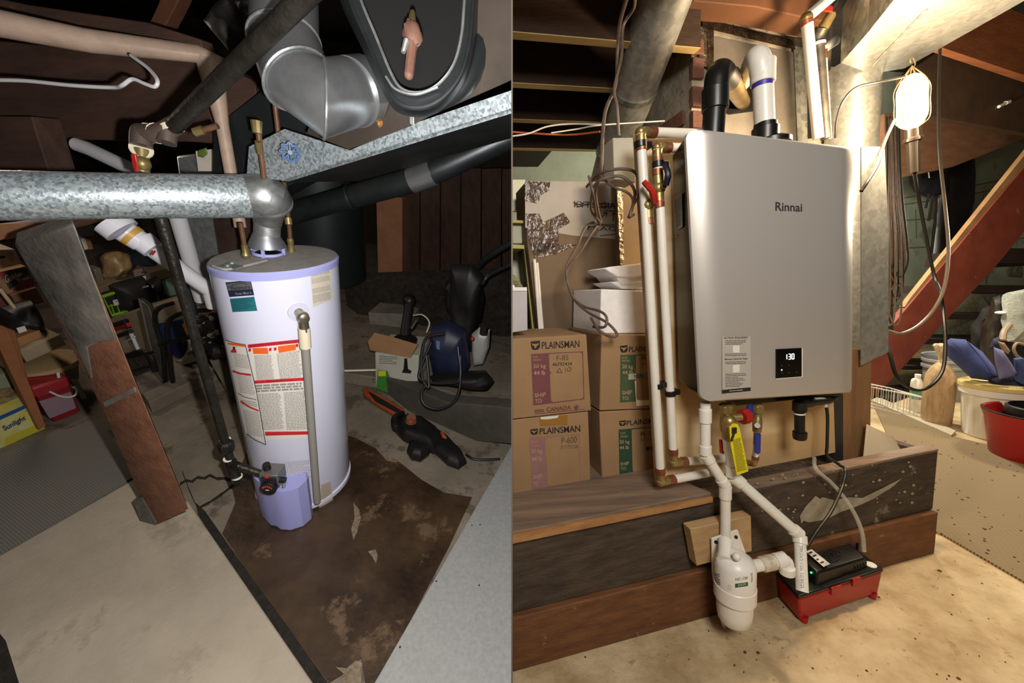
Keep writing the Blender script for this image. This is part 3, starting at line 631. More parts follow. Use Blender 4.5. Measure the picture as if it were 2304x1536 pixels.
def cyls(px, py):                                  # a point on the canister head's outer wall
    r_ = ray(px, py); o = CAM - cb; a = r_.x ** 2 + r_.y ** 2; b = 2 * (o.x * r_.x + o.y * r_.y); c_ = o.x ** 2 + o.y ** 2 - (Rr * 1.13) ** 2
    dsc = b * b - 4 * a * c_; t = (-b - math.sqrt(max(0, dsc))) / (2 * a); return CAM + r_ * t
cl_ = MB(m_ink); cl_.text('NC-1W', [(1655, 1300), (1683, 1296), (1683, 1303), (1655, 1307)], cyls, bold=.0)
cl_.patch([(1654, 1313), (1683, 1309), (1683, 1318), (1654, 1322)], cyls, mat('label_green', '#1c5a2e', rough=.5), 6, 1)
def cyls2(px, py): p = cyls(px, py); return p + (CAM - p).normalized() * .0008
cl_.text('AXIOM', [(1660, 1313.5), (1678, 1311), (1678, 1316.5), (1660, 1319)], cyls2, m_paperw)
cl_.lines([(1607, 1290), (1620, 1291), (1622, 1318), (1608, 1315)], cyls, 7, m_ink, .4, .3); cl_.lines([(1690, 1289), (1694, 1288), (1694, 1310), (1690, 1311)], cyls, 8, m_ink, .4, .3)
cl_.patch([(1637, 1315), (1646, 1316), (1646, 1328), (1637, 1327)], cyls, m_paperw)
build('printed_label', cl_, nc, label='printed label with green oval')
tee = root('white_outlet_pipe', RP(1730, 1268, -.13), 'short dirty white elbow pipe linking canister to the pump', 'pipe')
t0, t1, t2 = RP(1690, 1275, -.14), RP(1772, 1256, -.16), RP(1771, 1290, -.17)
build('run', MB(m_pvc).tube(fillet([t0, t1, t2], .025), .0165, 18), tee)
build('coupling', MB(mat('dirty_pvc', '#cfc6b2', '#a6987c', .5, sc=60, lo=.4, hi=.7)).cyl(t0.lerp(t1, .28), t0.lerp(t1, .62), .021, .021, 20), tee, .0015, label='dirty PVC coupling')
build('hub', MB(m_pvc).cyl(t0.lerp(t1, .66), t0.lerp(t1, .95), .021, .021, 20), tee, .0015)
build('outlet', MB(m_pvc).cyl(t2 + Z * .022, t2, .0195, .0195, 20), tee, .0015)

# ------------------------------------------------------------ pump
zP = .115
pm = root('condensate_pump', rfloor(1865, 1350), 'red tank condensate pump with black lid on the concrete floor', 'pump')
def pz(px, py, z): return hit(px, py, V((0, 0, z)), Z)
# tank rim corners in the photograph: left-back, front, right
fz = rfloor(1803, 1412); zrim = 0
def upto(px, py, base):                            # height above base on the upright through it
    n = V((base.x, base.y, 0)).normalized(); p = hit(px, py, base, n); return p.z
zr = upto(1797, 1345, fz) 
cA, cB, cC = pz(1746, 1290, zr), pz(1797, 1345, zr), pz(1988, 1283, zr)
eb = (cC - cB); ea = (cA - cB); cD = cC + ea * .95
tk = [cB, cC, cD, cA]; cen = sum(tk, V()) / 4
def ins(k, z): return [V((cen.x + (p.x - cen.x) * k, cen.y + (p.y - cen.y) * k, z)) for p in tk]
build('tank', MB(m_red).frust(ins(.93, .012), ins(.99, zr - .004)), pm, .008, seg=3, label='red plastic reservoir')
for p in ins(.82, 0): build('foot', MB(m_red).lathe(p, Z, [(0, .011), (.02, .013)], 12), pm)
build('lid', MB(m_black).frust(ins(1.0, zr - .006), ins(.995, zr + .006)), pm, .003, label='black lid')
ux, uy = eb.normalized(), ea.normalized(); Lx, Ly = eb.length, ea.length
def lidp(u_, v_, z): p = cB + eb * u_ + ea * v_; return V((p.x, p.y, zr + z))
zh = .052
hb = [lidp(.24, .12, 0), lidp(.88, .2, 0), lidp(.9, .92, 0), lidp(.3, .95, 0), lidp(.2, .6, 0)]; ht = [lidp(.26, .2, zh * .9), lidp(.86, .26, zh * .72), lidp(.86, .84, zh), lidp(.34, .88, zh), lidp(.24, .6, zh)]
mc = build('motor_cover', MB(m_black).frust(hb, ht), pm, .006, seg=3, label='black ribbed motor cover')
zpl = ht[0].lerp(ht[2], .5); ntop = (ht[1] - ht[0]).cross(ht[3] - ht[0]).normalized(); sT = plane(zpl, ntop, .0045)
gl = MB(mat('grille_gloss', '#2b2724', rough=.3))
cg = (1871, 1247)
for k in range(3):
    rr = 6 + k * 5.5; pts = [(cg[0] + rr * 1.35 * math.cos(t * math.pi / 10), cg[1] + rr * .72 * math.sin(t * math.pi / 10)) for t in range(21)]; gl.stroke(pts, 1.6, sT)
for k in range(8): gl.stroke([(cg[0] + 4 * math.cos(k * .785), cg[1] + 2.2 * math.sin(k * .785)), (cg[0] + 23 * math.cos(k * .785), cg[1] + 12 * math.sin(k * .785))], 1.4, sT)
build('fan_grille', gl, mc)
pl_ = MB(m_paperw); pl_.patch([(1813, 1240), (1826, 1235), (1868, 1268), (1853, 1275)], sT); sT2 = plane(zpl, ntop, .0055)
pl_.lines([(1818, 1243), (1826, 1239), (1862, 1268), (1853, 1272)], sT2, 4, m_ink, .4, .5, nu=1); build('rating_label', pl_, mc, label='white rating label')
for k in range(5):
    q_ = lidp(.72 + .035 * k, .105 + .008 * k, .014); build('vent_slot', MB(m_ink).box(q_ + uy * .012, ux * .0022, uy * .003, Z * .012), mc)
build('cover_cap', MB(m_white).lathe(lidp(.93, .25, .0065), Z, [(0, .0155), (.002, .0155)], 24), pm, label='round white cap')
build('hose_barb', MB(m_black).cyl(lidp(.93, .75, .0), lidp(.93, .75, .05), .006, .005, 12), pm)
for t_, w_, z_ in ((.42, .022, -.012), (.66, .018, -.006)): build('latch', MB(m_red).box(lidp(t_, -.012, z_), ux * w_, uy * .004, Z * .013), pm, .002, label='red snap latch')
build('status_light', MB(mat('green_led', '#20ff60', emit=('#30ff70', 4))).ball(lidp(.235, .36, .035), .003, seg=8), pm, label='green indicator light')
# ------------------------------------------------------------ cardboard boxes on the ledge
OB = .19
def bull(mb, x, y, w, hh, surf, surf2, dy=0):
    mb.poly([(x, y + 2), (x + w, y), (x + w, y + hh * .7), (x + w * .8, y + hh * .97), (x + w * .25, y + hh), (x + w * .06, y + hh * .72)], surf, m_ink)
    mb.poly([(x + w * .12, y + hh * .25), (x + w * .3, y + hh * .36), (x + w * .7, y + hh * .34), (x + w * .9, y + hh * .22), (x + w * .8, y + hh * .5), (x + w * .64, y + hh * .55), (x + w * .58, y + hh * .8), (x + w * .45, y + hh * .8), (x + w * .36, y + hh * .56), (x + w * .2, y + hh * .5)], surf2, m_card)
def claybox(q, off, top, lm, label, logo, panel, ribbon, texts, extra=None, dark=None, flapy=0):
    s = roff(off); a = [s(*p) for p in q]; dep = .3
    rt = root('cardboard_box', (a[2] + a[3]) / 2, label, 'box', 'printed clay boxes stacked on the ledge')
    b = MB(dark or m_card).prism(a, RN * dep); build('carton', b, rt, .004)
    s1, s2 = roff(off, .001), roff(off, .0017); t = MB(m_ink); (lx, ly, lw_, lh, tq) = logo
    bull(t, lx, ly, lw_, lh, s1, s2); t.text('PLAINSMAN', tq, s1, m_ink, .012)
    pq_ = panel; w = 2.6
    t.patch(pq_, s1, lm); inner = [bil(pq_, .0, 1), bil(pq_, 1, 1), bil(pq_, 1, 0), bil(pq_, 0, 0)]
    TL, TR, BR, BL = pq_; rb = ribbon
    iw = (TR[0] - TL[0]); du = 2.2 / iw; dv = 2.2 / (BL[1] - TL[1])
    cor = []
    def c(u, v): return bil(pq_, u, v)
    pts = [c(rb, 1 - dv * 1.5), c(rb + .03, 1 - dv), c(1 - du * 3.5, 1 - dv), c(1 - du * 1.4, 1 - dv * 2), c(1 - du, 1 - dv * 4), c(1 - du, dv * 4), c(1 - du * 1.4, dv * 2), c(1 - du * 3.5, dv), c(rb + .06, dv), c(rb + .02, dv * 2), c(rb + .01, dv * 4)]
    t.poly(pts, s2, m_card)
    light = mat('print_tan', '#b09078', rough=.65)
    s3 = roff(off, .0021)
    for (tx, q4, mm, bd) in texts: t.text(tx, q4, s3, light if mm is None else mm, bd)
    if extra: extra(t, s2, s3)
    build('printing', t, rt); return rt, s
ser = mat('stencil_ink', '#5d4a36', rough=.7); m_mark = mat('marker_black', '#241d18', rough=.6)
def ext1(t, s2, s3):
    t.text('CANADA', [(1229, 916), (1285, 911), (1285, 921), (1230, 926)], s3, m_purple, .02); t.lines([(1203, 922), (1224, 920), (1225, 927), (1203, 929)], s3, 2, m_purple, .6, .05)
    t.poly([(1291, 913), (1295, 914), (1297, 908), (1299, 914), (1304, 911), (1301, 918), (1298, 920), (1298, 924), (1296, 924), (1296, 920), (1292, 919)], s3, m_purple)
    t.stroke([(1203, 931), (1316, 920)], 1, s3, m_purple)
    t.stroke([(1252, 838), (1259, 828), (1265, 838), (1252, 838)], 1.2, s3, m_mark); t.stroke([(1271, 827), (1272, 836)], 1.2, s3, m_mark)
    t.stroke([(1280, 826), (1276, 830), (1277, 835), (1281, 835), (1285, 830), (1284, 826), (1280, 826)], 1.2, s3, m_mark); t.stroke([(1239, 835), (1238, 841)], 1.2, s3, m_mark)
claybox([(1120, 764), (1320, 752), (1331, 924), (1120, 947)], OB, 0, m_purple, 'upper clay carton with plum label panel and handwritten triangle ten', (1194, 766, 21, 21, [(1219, 769), (1304, 765), (1304, 781), (1219, 785)]),
    [(1195, 796), (1312, 790), (1315, 898), (1200, 912)], .34,
    [('CLAY', [(1199, 801), (1211, 801), (1211, 805), (1199, 805)], None, 0), ('ARGILE', [(1199, 808), (1217, 807), (1217, 811), (1199, 812)], None, 0), ('20 kg', [(1200, 820), (1228, 818), (1228, 830), (1200, 830)], None, .01), ('44 lb', [(1201, 834), (1227, 833), (1227, 843), (1201, 844)], None, .01), ('SHIP', [(1203, 885), (1228, 882), (1228, 892), (1203, 894)], None, .01), ('TO:', [(1204, 898), (1220, 896), (1220, 905), (1204, 907)], None, .01),
     ('F-85', [(1252, 800), (1279, 798), (1279, 810), (1252, 811)], ser, .012), ('46792434', [(1243, 816), (1287, 814), (1287, 822), (1243, 824)], m_mark, .01)], ext1)
claybox([(1120, 948), (1324, 925), (1330, 1086), (1120, 1119)], OB + .005, 0, m_purple2, 'lower clay carton with faded mauve label panel under the plum one', (1193, 964, 17, 14, [(1214, 963), (1305, 956), (1306, 971), (1214, 977)]),
    [(1191, 984), (1303, 977), (1307, 1083), (1198, 1101)], .31,
    [('CLAY', [(1196, 991), (1210, 990), (1210, 996), (1196, 997)], None, 0), ('ARGILE', [(1197, 1001), (1214, 1000), (1214, 1004), (1197, 1005)], None, 0), ('20 kg', [(1195, 1011), (1220, 1009), (1220, 1021), (1195, 1022)], None, .01), ('44 lb', [(1196, 1028), (1219, 1026), (1219, 1036), (1196, 1038)], None, .01), ('SHIP', [(1199, 1068), (1219, 1066), (1219, 1076), (1199, 1078)], None, .01), ('TO:', [(1199, 1084), (1213, 1082), (1213, 1092), (1199, 1093)], None, .01),
     ('P-600', [(1263, 984), (1298, 981), (1298, 996), (1263, 998)], ser, .012), ('51175106', [(1262, 1001), (1301, 1000), (1301, 1008), (1262, 1010)], ser, .01)],
    lambda t, s2, s3: t.patch([(1214, 938), (1277, 933), (1277, 955), (1215, 957)], s2, mat('brown_tape', '#946a2c', rough=.3)).poly([(1216, 938), (1258, 934), (1254, 940), (1232, 943), (1217, 943)], s3, m_paperw))
def ext3(t, s2, s3):
    t.patch([(1414, 841), (1480, 836), (1480, 850), (1414, 854)], s2, mat('grey_tape', '#a9a99a', rough=.5)); t.text('M27A', [(1427, 843), (1448, 841), (1448, 849), (1428, 851)], s3, m_mark)
    t.patch([(1428, 856), (1480, 850), (1480, 910), (1432, 913)], s2, m_cream)
claybox([(1354, 752), (1500, 754), (1502, 918), (1349, 924)], OB, 0, m_green, 'upper clay carton with green label panel and cream sticker', (1395, 776, 17, 17, [(1415, 780), (1488, 775), (1488, 789), (1415, 792)]),
    [(1396, 798), (1500, 796), (1500, 900), (1395, 905)], .34,
    [('CLAY', [(1399, 802), (1412, 802), (1412, 807), (1399, 807)], None, 0), ('ARGILE', [(1399, 809), (1417, 809), (1417, 813), (1399, 813)], None, 0), ('20 kg', [(1400, 820), (1424, 820), (1424, 832), (1400, 831)], None, .01), ('44 lb', [(1400, 834), (1424, 832), (1424, 841), (1400, 842)], None, .01), ('SHIP', [(1400, 879), (1422, 877), (1422, 887), (1400, 888)], None, .01), ('TO:', [(1400, 892), (1415, 891), (1415, 899), (1400, 900)], None, .01), ('M-390', [(1443, 799), (1482, 798), (1482, 811), (1443, 811)], ser, .012), ('5505', [(1443, 815), (1462, 815), (1462, 822), (1443, 822)], ser, .01)], ext3)
claybox([(1349, 926), (1500, 918), (1502, 1060), (1355, 1087)], OB + .005, 0, m_green2, 'lower clay carton with dark green label panel, beside the plywood', (1393, 945, 15, 13, [(1410, 946), (1492, 938), (1492, 951), (1410, 957)]),
    [(1392, 966), (1500, 957), (1500, 1055), (1394, 1068)], .27,
    [('CLAY', [(1396, 972), (1408, 971), (1408, 976), (1396, 977)], None, 0), ('ARGILE', [(1396, 980), (1412, 979), (1412, 984), (1396, 984)], None, 0), ('20 kg', [(1394, 990), (1416, 989), (1416, 1000), (1394, 1000)], None, .01), ('44 lb', [(1394, 1003), (1415, 1002), (1415, 1010), (1394, 1011)], None, .01), ('SHIP', [(1396, 1040), (1415, 1038), (1415, 1046), (1396, 1047)], None, .01), ('TO:', [(1396, 1051), (1409, 1049), (1409, 1056), (1396, 1057)], None, .01), ('M-390', [(1441, 970), (1480, 967), (1480, 979), (1441, 981)], ser, .012), ('573172', [(1441, 986), (1478, 983), (1478, 990), (1441, 993)], ser, .01)],
    lambda t, s2, s3: t.patch([(1451, 1005), (1480, 1001), (1480, 1013), (1453, 1015)], s2, m_paperw).text('M390', [(1454, 1005), (1480, 1003), (1480, 1011), (1455, 1013)], s3, m_mark, .01))
# carton behind the gap
gp_ = MB(m_paperw); 
for k in range(5): gp_.quad([(1326, 968 + k * 7), (1348, 966 + k * 7), (1348, 971 + k * 7), (1326, 972 + k * 7)], roff(.42), RN * .2)
build('white_tray_stack', gp_, label='thin stack of white trays glimpsed between the carton stacks', cat='tray')

# taped carton behind
OT = .5; s = roff(OT); s1, s2 = roff(OT, .0012), roff(OT, .002)
tv = root('taped_carton', s(1290, 770), 'tall flat brown carton with white panel, glossy tape and scribbles', 'carton')
build('carton', MB(mat('carton_brown', '#5d4c37', '#6a563e', .6, sc=3)).quad([(1182, 409), (1396, 409), (1400, 790), (1215, 790), (1186, 545)], s, RN * .16), tv, .003)
t = MB(mat('carton_white', '#9a948c', '#a9a39c', .5, sc=4)); t.poly([(1181, 407), (1388, 409), (1388, 538), (1290, 530), (1182, 512)], s1); build('white_panel', t, tv, label='off-white printed panel')
m_tape = mat('glossy_brown_tape', '#4d3c2e', rough=.12, bump=1.0, bsc=35, spec=1.0)
t = MB(m_tape); 
for q in ([(1181, 407), (1238, 409), (1236, 428), (1216, 440), (1211, 458), (1181, 452)], [(1183, 480), (1213, 480), (1222, 500), (1268, 478), (1284, 500), (1256, 516), (1258, 540), (1240, 566), (1215, 570), (1190, 548)], [(1190, 545), (1300, 550), (1250, 572), (1205, 580)]): t.poly(q, s2)
build('glossy_tape', t, tv, label='crinkled glossy brown tape')
t = MB(m_mark); s3 = roff(OT, .0022)
t.text('KYTO GIA', [(1292, 452), (1385, 456), (1385, 470), (1292, 466)], s3, bold=.01); t.text('FRAG', [(1322, 508), (1386, 510), (1386, 520), (1322, 518)], s3)
for pts in ([(1290, 455), (1310, 463), (1296, 466), (1330, 459), (1345, 466), (1385, 463)], [(1292, 460), (1340, 458), (1386, 460)], [(1360, 474), (1386, 475)], [(1354, 488), (1366, 478), (1364, 488)], [(1366, 478), (1357, 479)], [(1380, 498), (1381, 478), (1376, 484)], [(1381, 478), (1386, 484)], [(1326, 503), (1386, 506)], [(1322, 511), (1350, 506), (1386, 511)], [(1350, 530), (1386, 527)]): t.stroke(pts, 1.8, s3)
build('marker_scribble', t, tv)
t = MB(mat('carton_side', '#82694a', '#90754f', .6)); t.quad([(1399, 395), (1446, 398), (1458, 800), (1404, 800)], roff(.44), RN * .2)
build('narrow_carton', t, bevel=.003, label='narrow brown carton standing between taped carton and plywood', cat='carton')
t = MB(m_foil).quad([(1387, 400), (1401, 400), (1404, 595), (1396, 595)], roff(.43), RN * .012); build('foil_strip', t, label='strip of silver foil along the narrow brown carton', cat='foil strip')
# junction box
t = MB(mat('junction_grey', '#aaa698', rough=.5)); t.quad([(1379, 309), (1428, 309), (1431, 410), (1382, 403)], roff(.2), RN * .07)
build('junction_box', t, bevel=.003, label='pale grey junction box below the diagonal silver duct', cat='electrical box')
# styrofoam box, trays
t = MB(m_foam); t.quad([(1353, 650), (1478, 655), (1478, 750), (1350, 750)], roff(.23), RN * .25); fb = build('foam_box', t, bevel=.004, label='white styrofoam box on the green labelled clay carton', cat='foam box')
for k, (q, lb_) in enumerate((([(1360, 604), (1372, 600), (1480, 588), (1480, 616), (1420, 625), (1388, 622)], 'top white foam tray, tilted, of three trays'), ([(1386, 622), (1480, 612), (1480, 632), (1400, 640)], 'middle white foam tray of the three trays'), ([(1374, 634), (1480, 628), (1480, 650), (1400, 650)], 'bottom white foam tray, resting in the styrofoam box'))):
    build('foam_tray', MB(m_foam).quad(q, roff(.27 + .01 * k), RN * .16), bevel=.004, label=lb_, cat='tray', group='white foam trays in the styrofoam box')
# left: foam cooler, shelf unit
t = MB(mat('grey_foam', '#b2aeb3', '#c0bcc0', .7)); t.quad([(1130, 655), (1186, 655), (1187, 738), (1152, 750), (1130, 752)], roff(.24), RN * .02); s_ = roff(.24)
t = MB(mat('grey_foam')).prism([s_(1130, 655), s_(1186, 655), s_(1187, 742), s_(1130, 752)], RN * .22)
co = root('foam_cooler', s_(1160, 748), 'pale grey foam cooler on the plum labelled clay carton', 'cooler')
build('tub', t, co, .008, seg=3); l0 = [s_(1130, 655), s_(1186, 655)]; l1 = [l0[1] + RN * .1 + Z * .04 - RE * .02, l0[0] + RN * .1 + Z * .06]
build('lid', MB(m_foam).prism([l0[0] + Z * .001, l0[1] + Z * .001, l0[1] + RN * .21 + Z * .001, l0[0] + RN * .21 + Z * .001], Z * .012), co, .005); 
pk = MB(m_foam); pk.pillow([(1140, 640), (1158, 640), (1162, 650), (1156, 656), (1140, 654)], roff(.26), .02); build('paper_scrap', pk, co)
sh = root('metal_shelf_unit', roff(.6)(1190, 760), 'slotted yellow metal shelf unit beside the taped carton', 'shelf')
u_ = MB(mat('yellow_shelf_metal', '#a59a52', '#b5aa68', .5, .2)); so = roff(.55); u_.quad([(1179, 555), (1192, 555), (1212, 745), (1198, 745)], so, RN * .02)
for k in range(9): u_.lathe(plane(so(1190, 600), RN, .001)(1184 + k * 2.1, 570 + k * 19), -RN, [(0, .004), (.0005, .004)], 8, m_ink)
build('upright', u_, sh, .001, label='slotted upright')
u_ = MB(mat('yellow_shelf_metal')); u_.quad([(1130, 548), (1184, 551), (1184, 560), (1130, 558)], so, RN * .3); u_.quad([(1130, 493), (1182, 496), (1182, 502), (1130, 500)], so, RN * .3); build('shelf_board', u_, sh, .001)
u_ = MB(mat('pale_green_board', '#c3cbb4', '#ccd4be', .6)); u_.quad([(1130, 404), (1182, 404), (1183, 475), (1130, 475)], roff(.72), RN * .02); build('panel', u_, sh, label='pale green panel'); u_ = MB(mat('pale_green_board')).quad([(1130, 560), (1182, 563), (1186, 640), (1130, 640)], roff(.72), RN * .02); build('panel', u_, sh, label='pale green panel')
u_ = MB(mat('clear_bin', '#b3b49c', rough=.3)); u_.quad([(1135, 503), (1180, 503), (1180, 548), (1135, 548)], roff(.58), RN * .1); build('plastic_bin', u_, bevel=.004, label='cloudy plastic bin on the yellow metal shelf', cat='bin')
u_ = MB(mat('olive_wrap', '#67643f', '#8d8a66', .5, sc=30, bump=.6)); u_.pillow([(1135, 618), (1158, 617), (1172, 628), (1178, 645), (1140, 655)], roff(.42), .05, amp=.5); build('crumpled_wrap', u_, label='crumpled olive plastic wrap behind the foam cooler', cat='plastic wrap')
for k, (x, lb_) in enumerate(((1202, 'thin white rod leaning beside the yellow shelf upright'), (1208, 'thin white rod leaning beside the taped carton'))):
    build('white_rod', MB(m_white).cyl(RP(x, 583 + 8 * k, .47), RP(x + 13, 748, .47), .006, seg=8), label=lb_, cat='rod', group='white rods beside the taped carton')
# wires
def wire(name, pts, r, m, label, cat='wire', group=None): return build(name, MB(m).tube(smooth([RP(*p) for p in pts], 8), r, 7), label=label, cat=cat, group=group)
wire('hanging_cable', [(1415, -20, .1), (1395, 50, .2), (1390, 110, .25), (1385, 190, .25), (1362, 250, .22), (1355, 320, .2), (1352, 380, .2), (1340, 430, .3), (1345, 470, .35), (1352, 500, .4)], .006, m_cbl, 'brown cable hanging the full length of the diagonal silver duct', 'cable')
wire('hanging_cable', [(1430, -20, .12), (1425, 20, .2), (1402, 60, .25), (1398, 130, .22), (1382, 200, .2), (1388, 240, .18), (1392, 305, .19)], .005, m_cbl, 'brown cable ending at the top of the junction box', 'cable')
wire('looped_cable', [(1352, 500, .42), (1335, 520, .38), (1310, 560, .36), (1280, 600, .34), (1276, 630, .33), (1290, 670, .3), (1320, 700, .24), (1365, 725, .15), (1388, 750, .13), (1380, 757, .13), (1350, 745, .13), (1330, 715, .22)], .0045, m_cbl, 'brown cable loop drooping over the styrofoam box', 'cable')
wire('looped_cable', [(1345, 495, .42), (1318, 510, .38), (1300, 550, .36), (1274, 605, .34), (1285, 660, .3), (1312, 688, .26), (1350, 700, .18), (1365, 715, .15), (1360, 735, .15), (1335, 735, .2)], .0045, m_cbl, 'brown cable loop crossing the front of the taped carton', 'cable')
wire('coiled_cable', [(1320, 420, .3), (1350, 390, .16), (1390, 380, .12), (1425, 385, .1), (1440, 410, .08), (1438, 440, .07), (1425, 460, .09), (1415, 488, .1), (1422, 470, .1), (1428, 430, .1), (1405, 400, .12), (1375, 398, .14), (1340, 415, .18), (1330, 470, .3), (1350, 500, .38)], .0045, m_cbl, 'brown cable coiled around the junction box bottom', 'cable')
wire('coiled_cable', [(1325, 395, .2), (1335, 440, .2), (1343, 490, .36), (1350, 505, .4)], .0045, m_cbl, 'short brown cable dropping beside the diagonal duct', 'cable')
wire('coiled_cable', [(1350, 395, .2), (1380, 420, .14), (1410, 432, .12), (1424, 450, .1), (1418, 485, .09), (1427, 482, .09)], .004, m_cbl, 'brown cable crossing beneath the junction box', 'cable')
wire('orange_wire', [(1140, 296, .7), (1200, 300, .7), (1260, 303, .7), (1300, 302, .68), (1350, 296, .6)], .004, mat('orange_wire', '#b5603a', rough=.5), 'orange wire stretched across under the joists')
wire('white_wire', [(1140, 308, .68), (1190, 300, .68), (1230, 285, .7), (1280, 279, .7), (1355, 280, .62)], .0035, m_pex, 'white wire arching above the orange wire')
wire('white_wire', [(1240, 299, .66), (1300, 290, .66), (1345, 282, .6), (1430, 276, .6), (1495, 272, .6)], .003, m_pex, 'white wire running behind the duct to the chimney')
# right hand pipes by the chimney
wp = root('white_water_pipe', RP(1840, 310, .3), 'tall white pipe bending at a brass elbow beside the chimney', 'pipe')
build('riser', MB(m_pex).cyl(RP(1815, 45, .3), RP(1841, 312, .3), .019, seg=16), wp); build('slanted_run', MB(m_pex).cyl(RP(1815, 40, .3), RP(1880, -15, .3), .019, seg=16), wp)
build('elbow', MB(m_brass).ball(RP(1814, 42, .3), .022), wp); build('crimp_ring', MB(m_copper).cyl(RP(1814, 46, .3), RP(1816, 56, .3), .021, seg=16), wp)
wp = root('white_water_pipe', RP(1868, 310, .4), 'thin white pipe rising beside the round galvanized stack', 'pipe')
build('riser', MB(m_pex).cyl(RP(1856, 120, .4), RP(1868, 312, .4), .007, seg=12), wp); build('side_run', MB(m_pex).cyl(RP(1850, 112, .42), RP(1880, 92, .44), .018, seg=12), wp); build('crimp_ring', MB(m_copper).cyl(RP(1855, 112, .4), RP(1857, 132, .4), .01, seg=12), wp)
wp = root('gas_riser', RP(1855, 310, .36), 'dull steel gas riser with brass valve beside the chimney', 'gas pipe')
build('riser', MB(m_steelpipe).cyl(RP(1843, 100, .36), RP(1858, 312, .36), .018, seg=16), wp); build('elbow', MB(m_steelpipe).tube(fillet([RP(1843, 108, .36), RP(1838, 85, .36), RP(1850, 62, .34)], .04), .024, 14), wp)
build('valve', MB(m_brass).cyl(RP(1850, 66, .34), RP(1872, 30, .32), .02, .017, 16), wp, label='brass gas valve'); build('lever', MB(m_redh).box(RP(1862, 20, .3), RE * .02, RN * .004, Z * .008), wp, label='red lever stub')
build('thread_tape', MB(m_cream).cyl(RP(1840, 98, .355), RP(1840, 102, .355), .026, seg=16), wp); build('slanted_pipe', MB(m_iron).cyl(RP(1872, 34, .32), RP(1905, -20, .3), .02, seg=14), wp)

# ------------------------------------------------------------ caged work lamp
la = root('caged_work_lamp', RP(2052, 235, .15), 'glowing caged work lamp hanging by its hook under the duct', 'lamp')
OLp = .15
g0, g1 = RP(2052, 288, OLp), RP(2052, 168, OLp); hL_ = (g1 - g0).length; rL = rw(2052, 72, proj(g0)[2])
m_glow = mat('lamp_glow', '#ffffff', emit=('#ffd6a0', 28))
build('globe', MB(m_glow).lathe(g0, g1 - g0, [(0, rL * .4), (hL_ * .06, rL * .75), (hL_ * .18, rL), (hL_ * .75, rL), (hL_ * .92, rL * .72), (hL_, rL * .3)], 24), la, label='glowing white globe')
cg_ = MB(mat('cage_wire', '#8a7a5c', rough=.3, metal=.8))
for k in range(8):
    an = k * math.pi / 4; ax = (g1 - g0).normalized(); u = RE * math.cos(an) + RN * math.sin(an)
    cg_.tube(smooth([g0 + u * rL * .4, g0 + ax * hL_ * .15 + u * rL * 1.12, g0 + ax * hL_ * .5 + u * rL * 1.16, g0 + ax * hL_ * .8 + u * rL * 1.1, g0 + ax * (hL_ + .03)], 4), .0016, 5)
hk = g1 + Z * .02; cg_.tube(smooth([hk, hk + Z * .015 + RE * .012, hk + Z * .035, hk + Z * .03 - RE * .014, hk + Z * .018 - RE * .01], 5), .002, 6); build('wire_cage', cg_, la)
h1, h2 = RP(2054, 290, OLp), RP(2057, 388, OLp); hv = h2 - h1
build('handle', MB(mat('lamp_handle', '#1e1812', rough=.4)).lathe(h1, hv, [(0, .022), (.028, .023), (.034, .028), (.042, .028), (.046, .02), (.06, .018), (hv.length, .017)], 20, rmod=lambda an, h_: 1 + .06 * math.cos(an * 10)), la, label='dark ribbed handle')
def cord(name, pts, r, label, m=m_rubber): return build(name, MB(m).tube(smooth([RP(*p) for p in pts], 8), r, 8), label=label, cat='cord')
cord('lamp_cord', [(2058, 388, .15), (2066, 440, .2), (2085, 540, .25), (2102, 620, .25), (2116, 660, .2), (2124, 720, .15), (2127, 780, .12), (2120, 835, .1), (2090, 870, .1), (2055, 876, .1), (2020, 850, .1), (2003, 800, .12), (1999, 780, .14)], .0062, 'black lamp cord looping down from the handle')
cord('extension_cable', [(2115, 105, .6), (2112, 230, .55), (2114, 340, .5), (2126, 460, .4), (2134, 560, .3), (2126, 640, .2), (2105, 690, .15), (2070, 730, .12), (2030, 750, .12), (1998, 744, .14)], .0062, 'grey cord hanging from the duct beside the lamp', mat('grey_cord', '#5e5448', rough=.4))
cord('arched_cord', [(1880, 310, .3), (1883, 270, .28), (1896, 230, .25), (1925, 198, .22), (1975, 185, .18), (2035, 172, .15)], .0045, 'black cord arching from behind the heater to the lamp')
cord('arched_cord', [(2012, 270, .18), (1990, 320, .1), (1975, 370, .05), (1955, 405, .03), (1938, 430, .03)], .0055, 'black cord running from the lamp down behind the heater edge')
# bundle of hanging cables
rd2 = random.Random(11)
for k in range(13):
    x = 1993 + k * 2.3; yb = [660, 690, 600, 640, 700, 620, 655, 580, 700, 640, 610, 560, 590][k]; o_ = .55 + .02 * (k % 4)
    pts = [(x + 2, 262 + (k % 3) * 5, o_), (x + 4, 350, o_), (x + 3 + k * .6, 450, o_), (x + 6 + k * 1.2, 540, o_), (x + 5 + k * 1.4, yb, o_), (x - 4 + k * .8, yb + 32, o_), (1992 + k, yb + 5, o_ + .02)]
    wire('extension_cable', pts, .0042, m_cbl if k % 3 else mat('cord_black2', '#1c1815', rough=.5), ('brown' if k % 3 else 'black') + ' cord in the bundle hanging beside the galvanized sheet panel', 'cord', 'bundled cords beside the sheet panel' + ('' if k % 3 else ', black ones'))
bk_ = MB(m_darkc).quad([(1988, 440), (2006, 430), (2010, 745), (2000, 745)], roff(.62), RN * .02); build('dark_board', bk_, label='narrow dark board behind the bundled cords', cat='board')

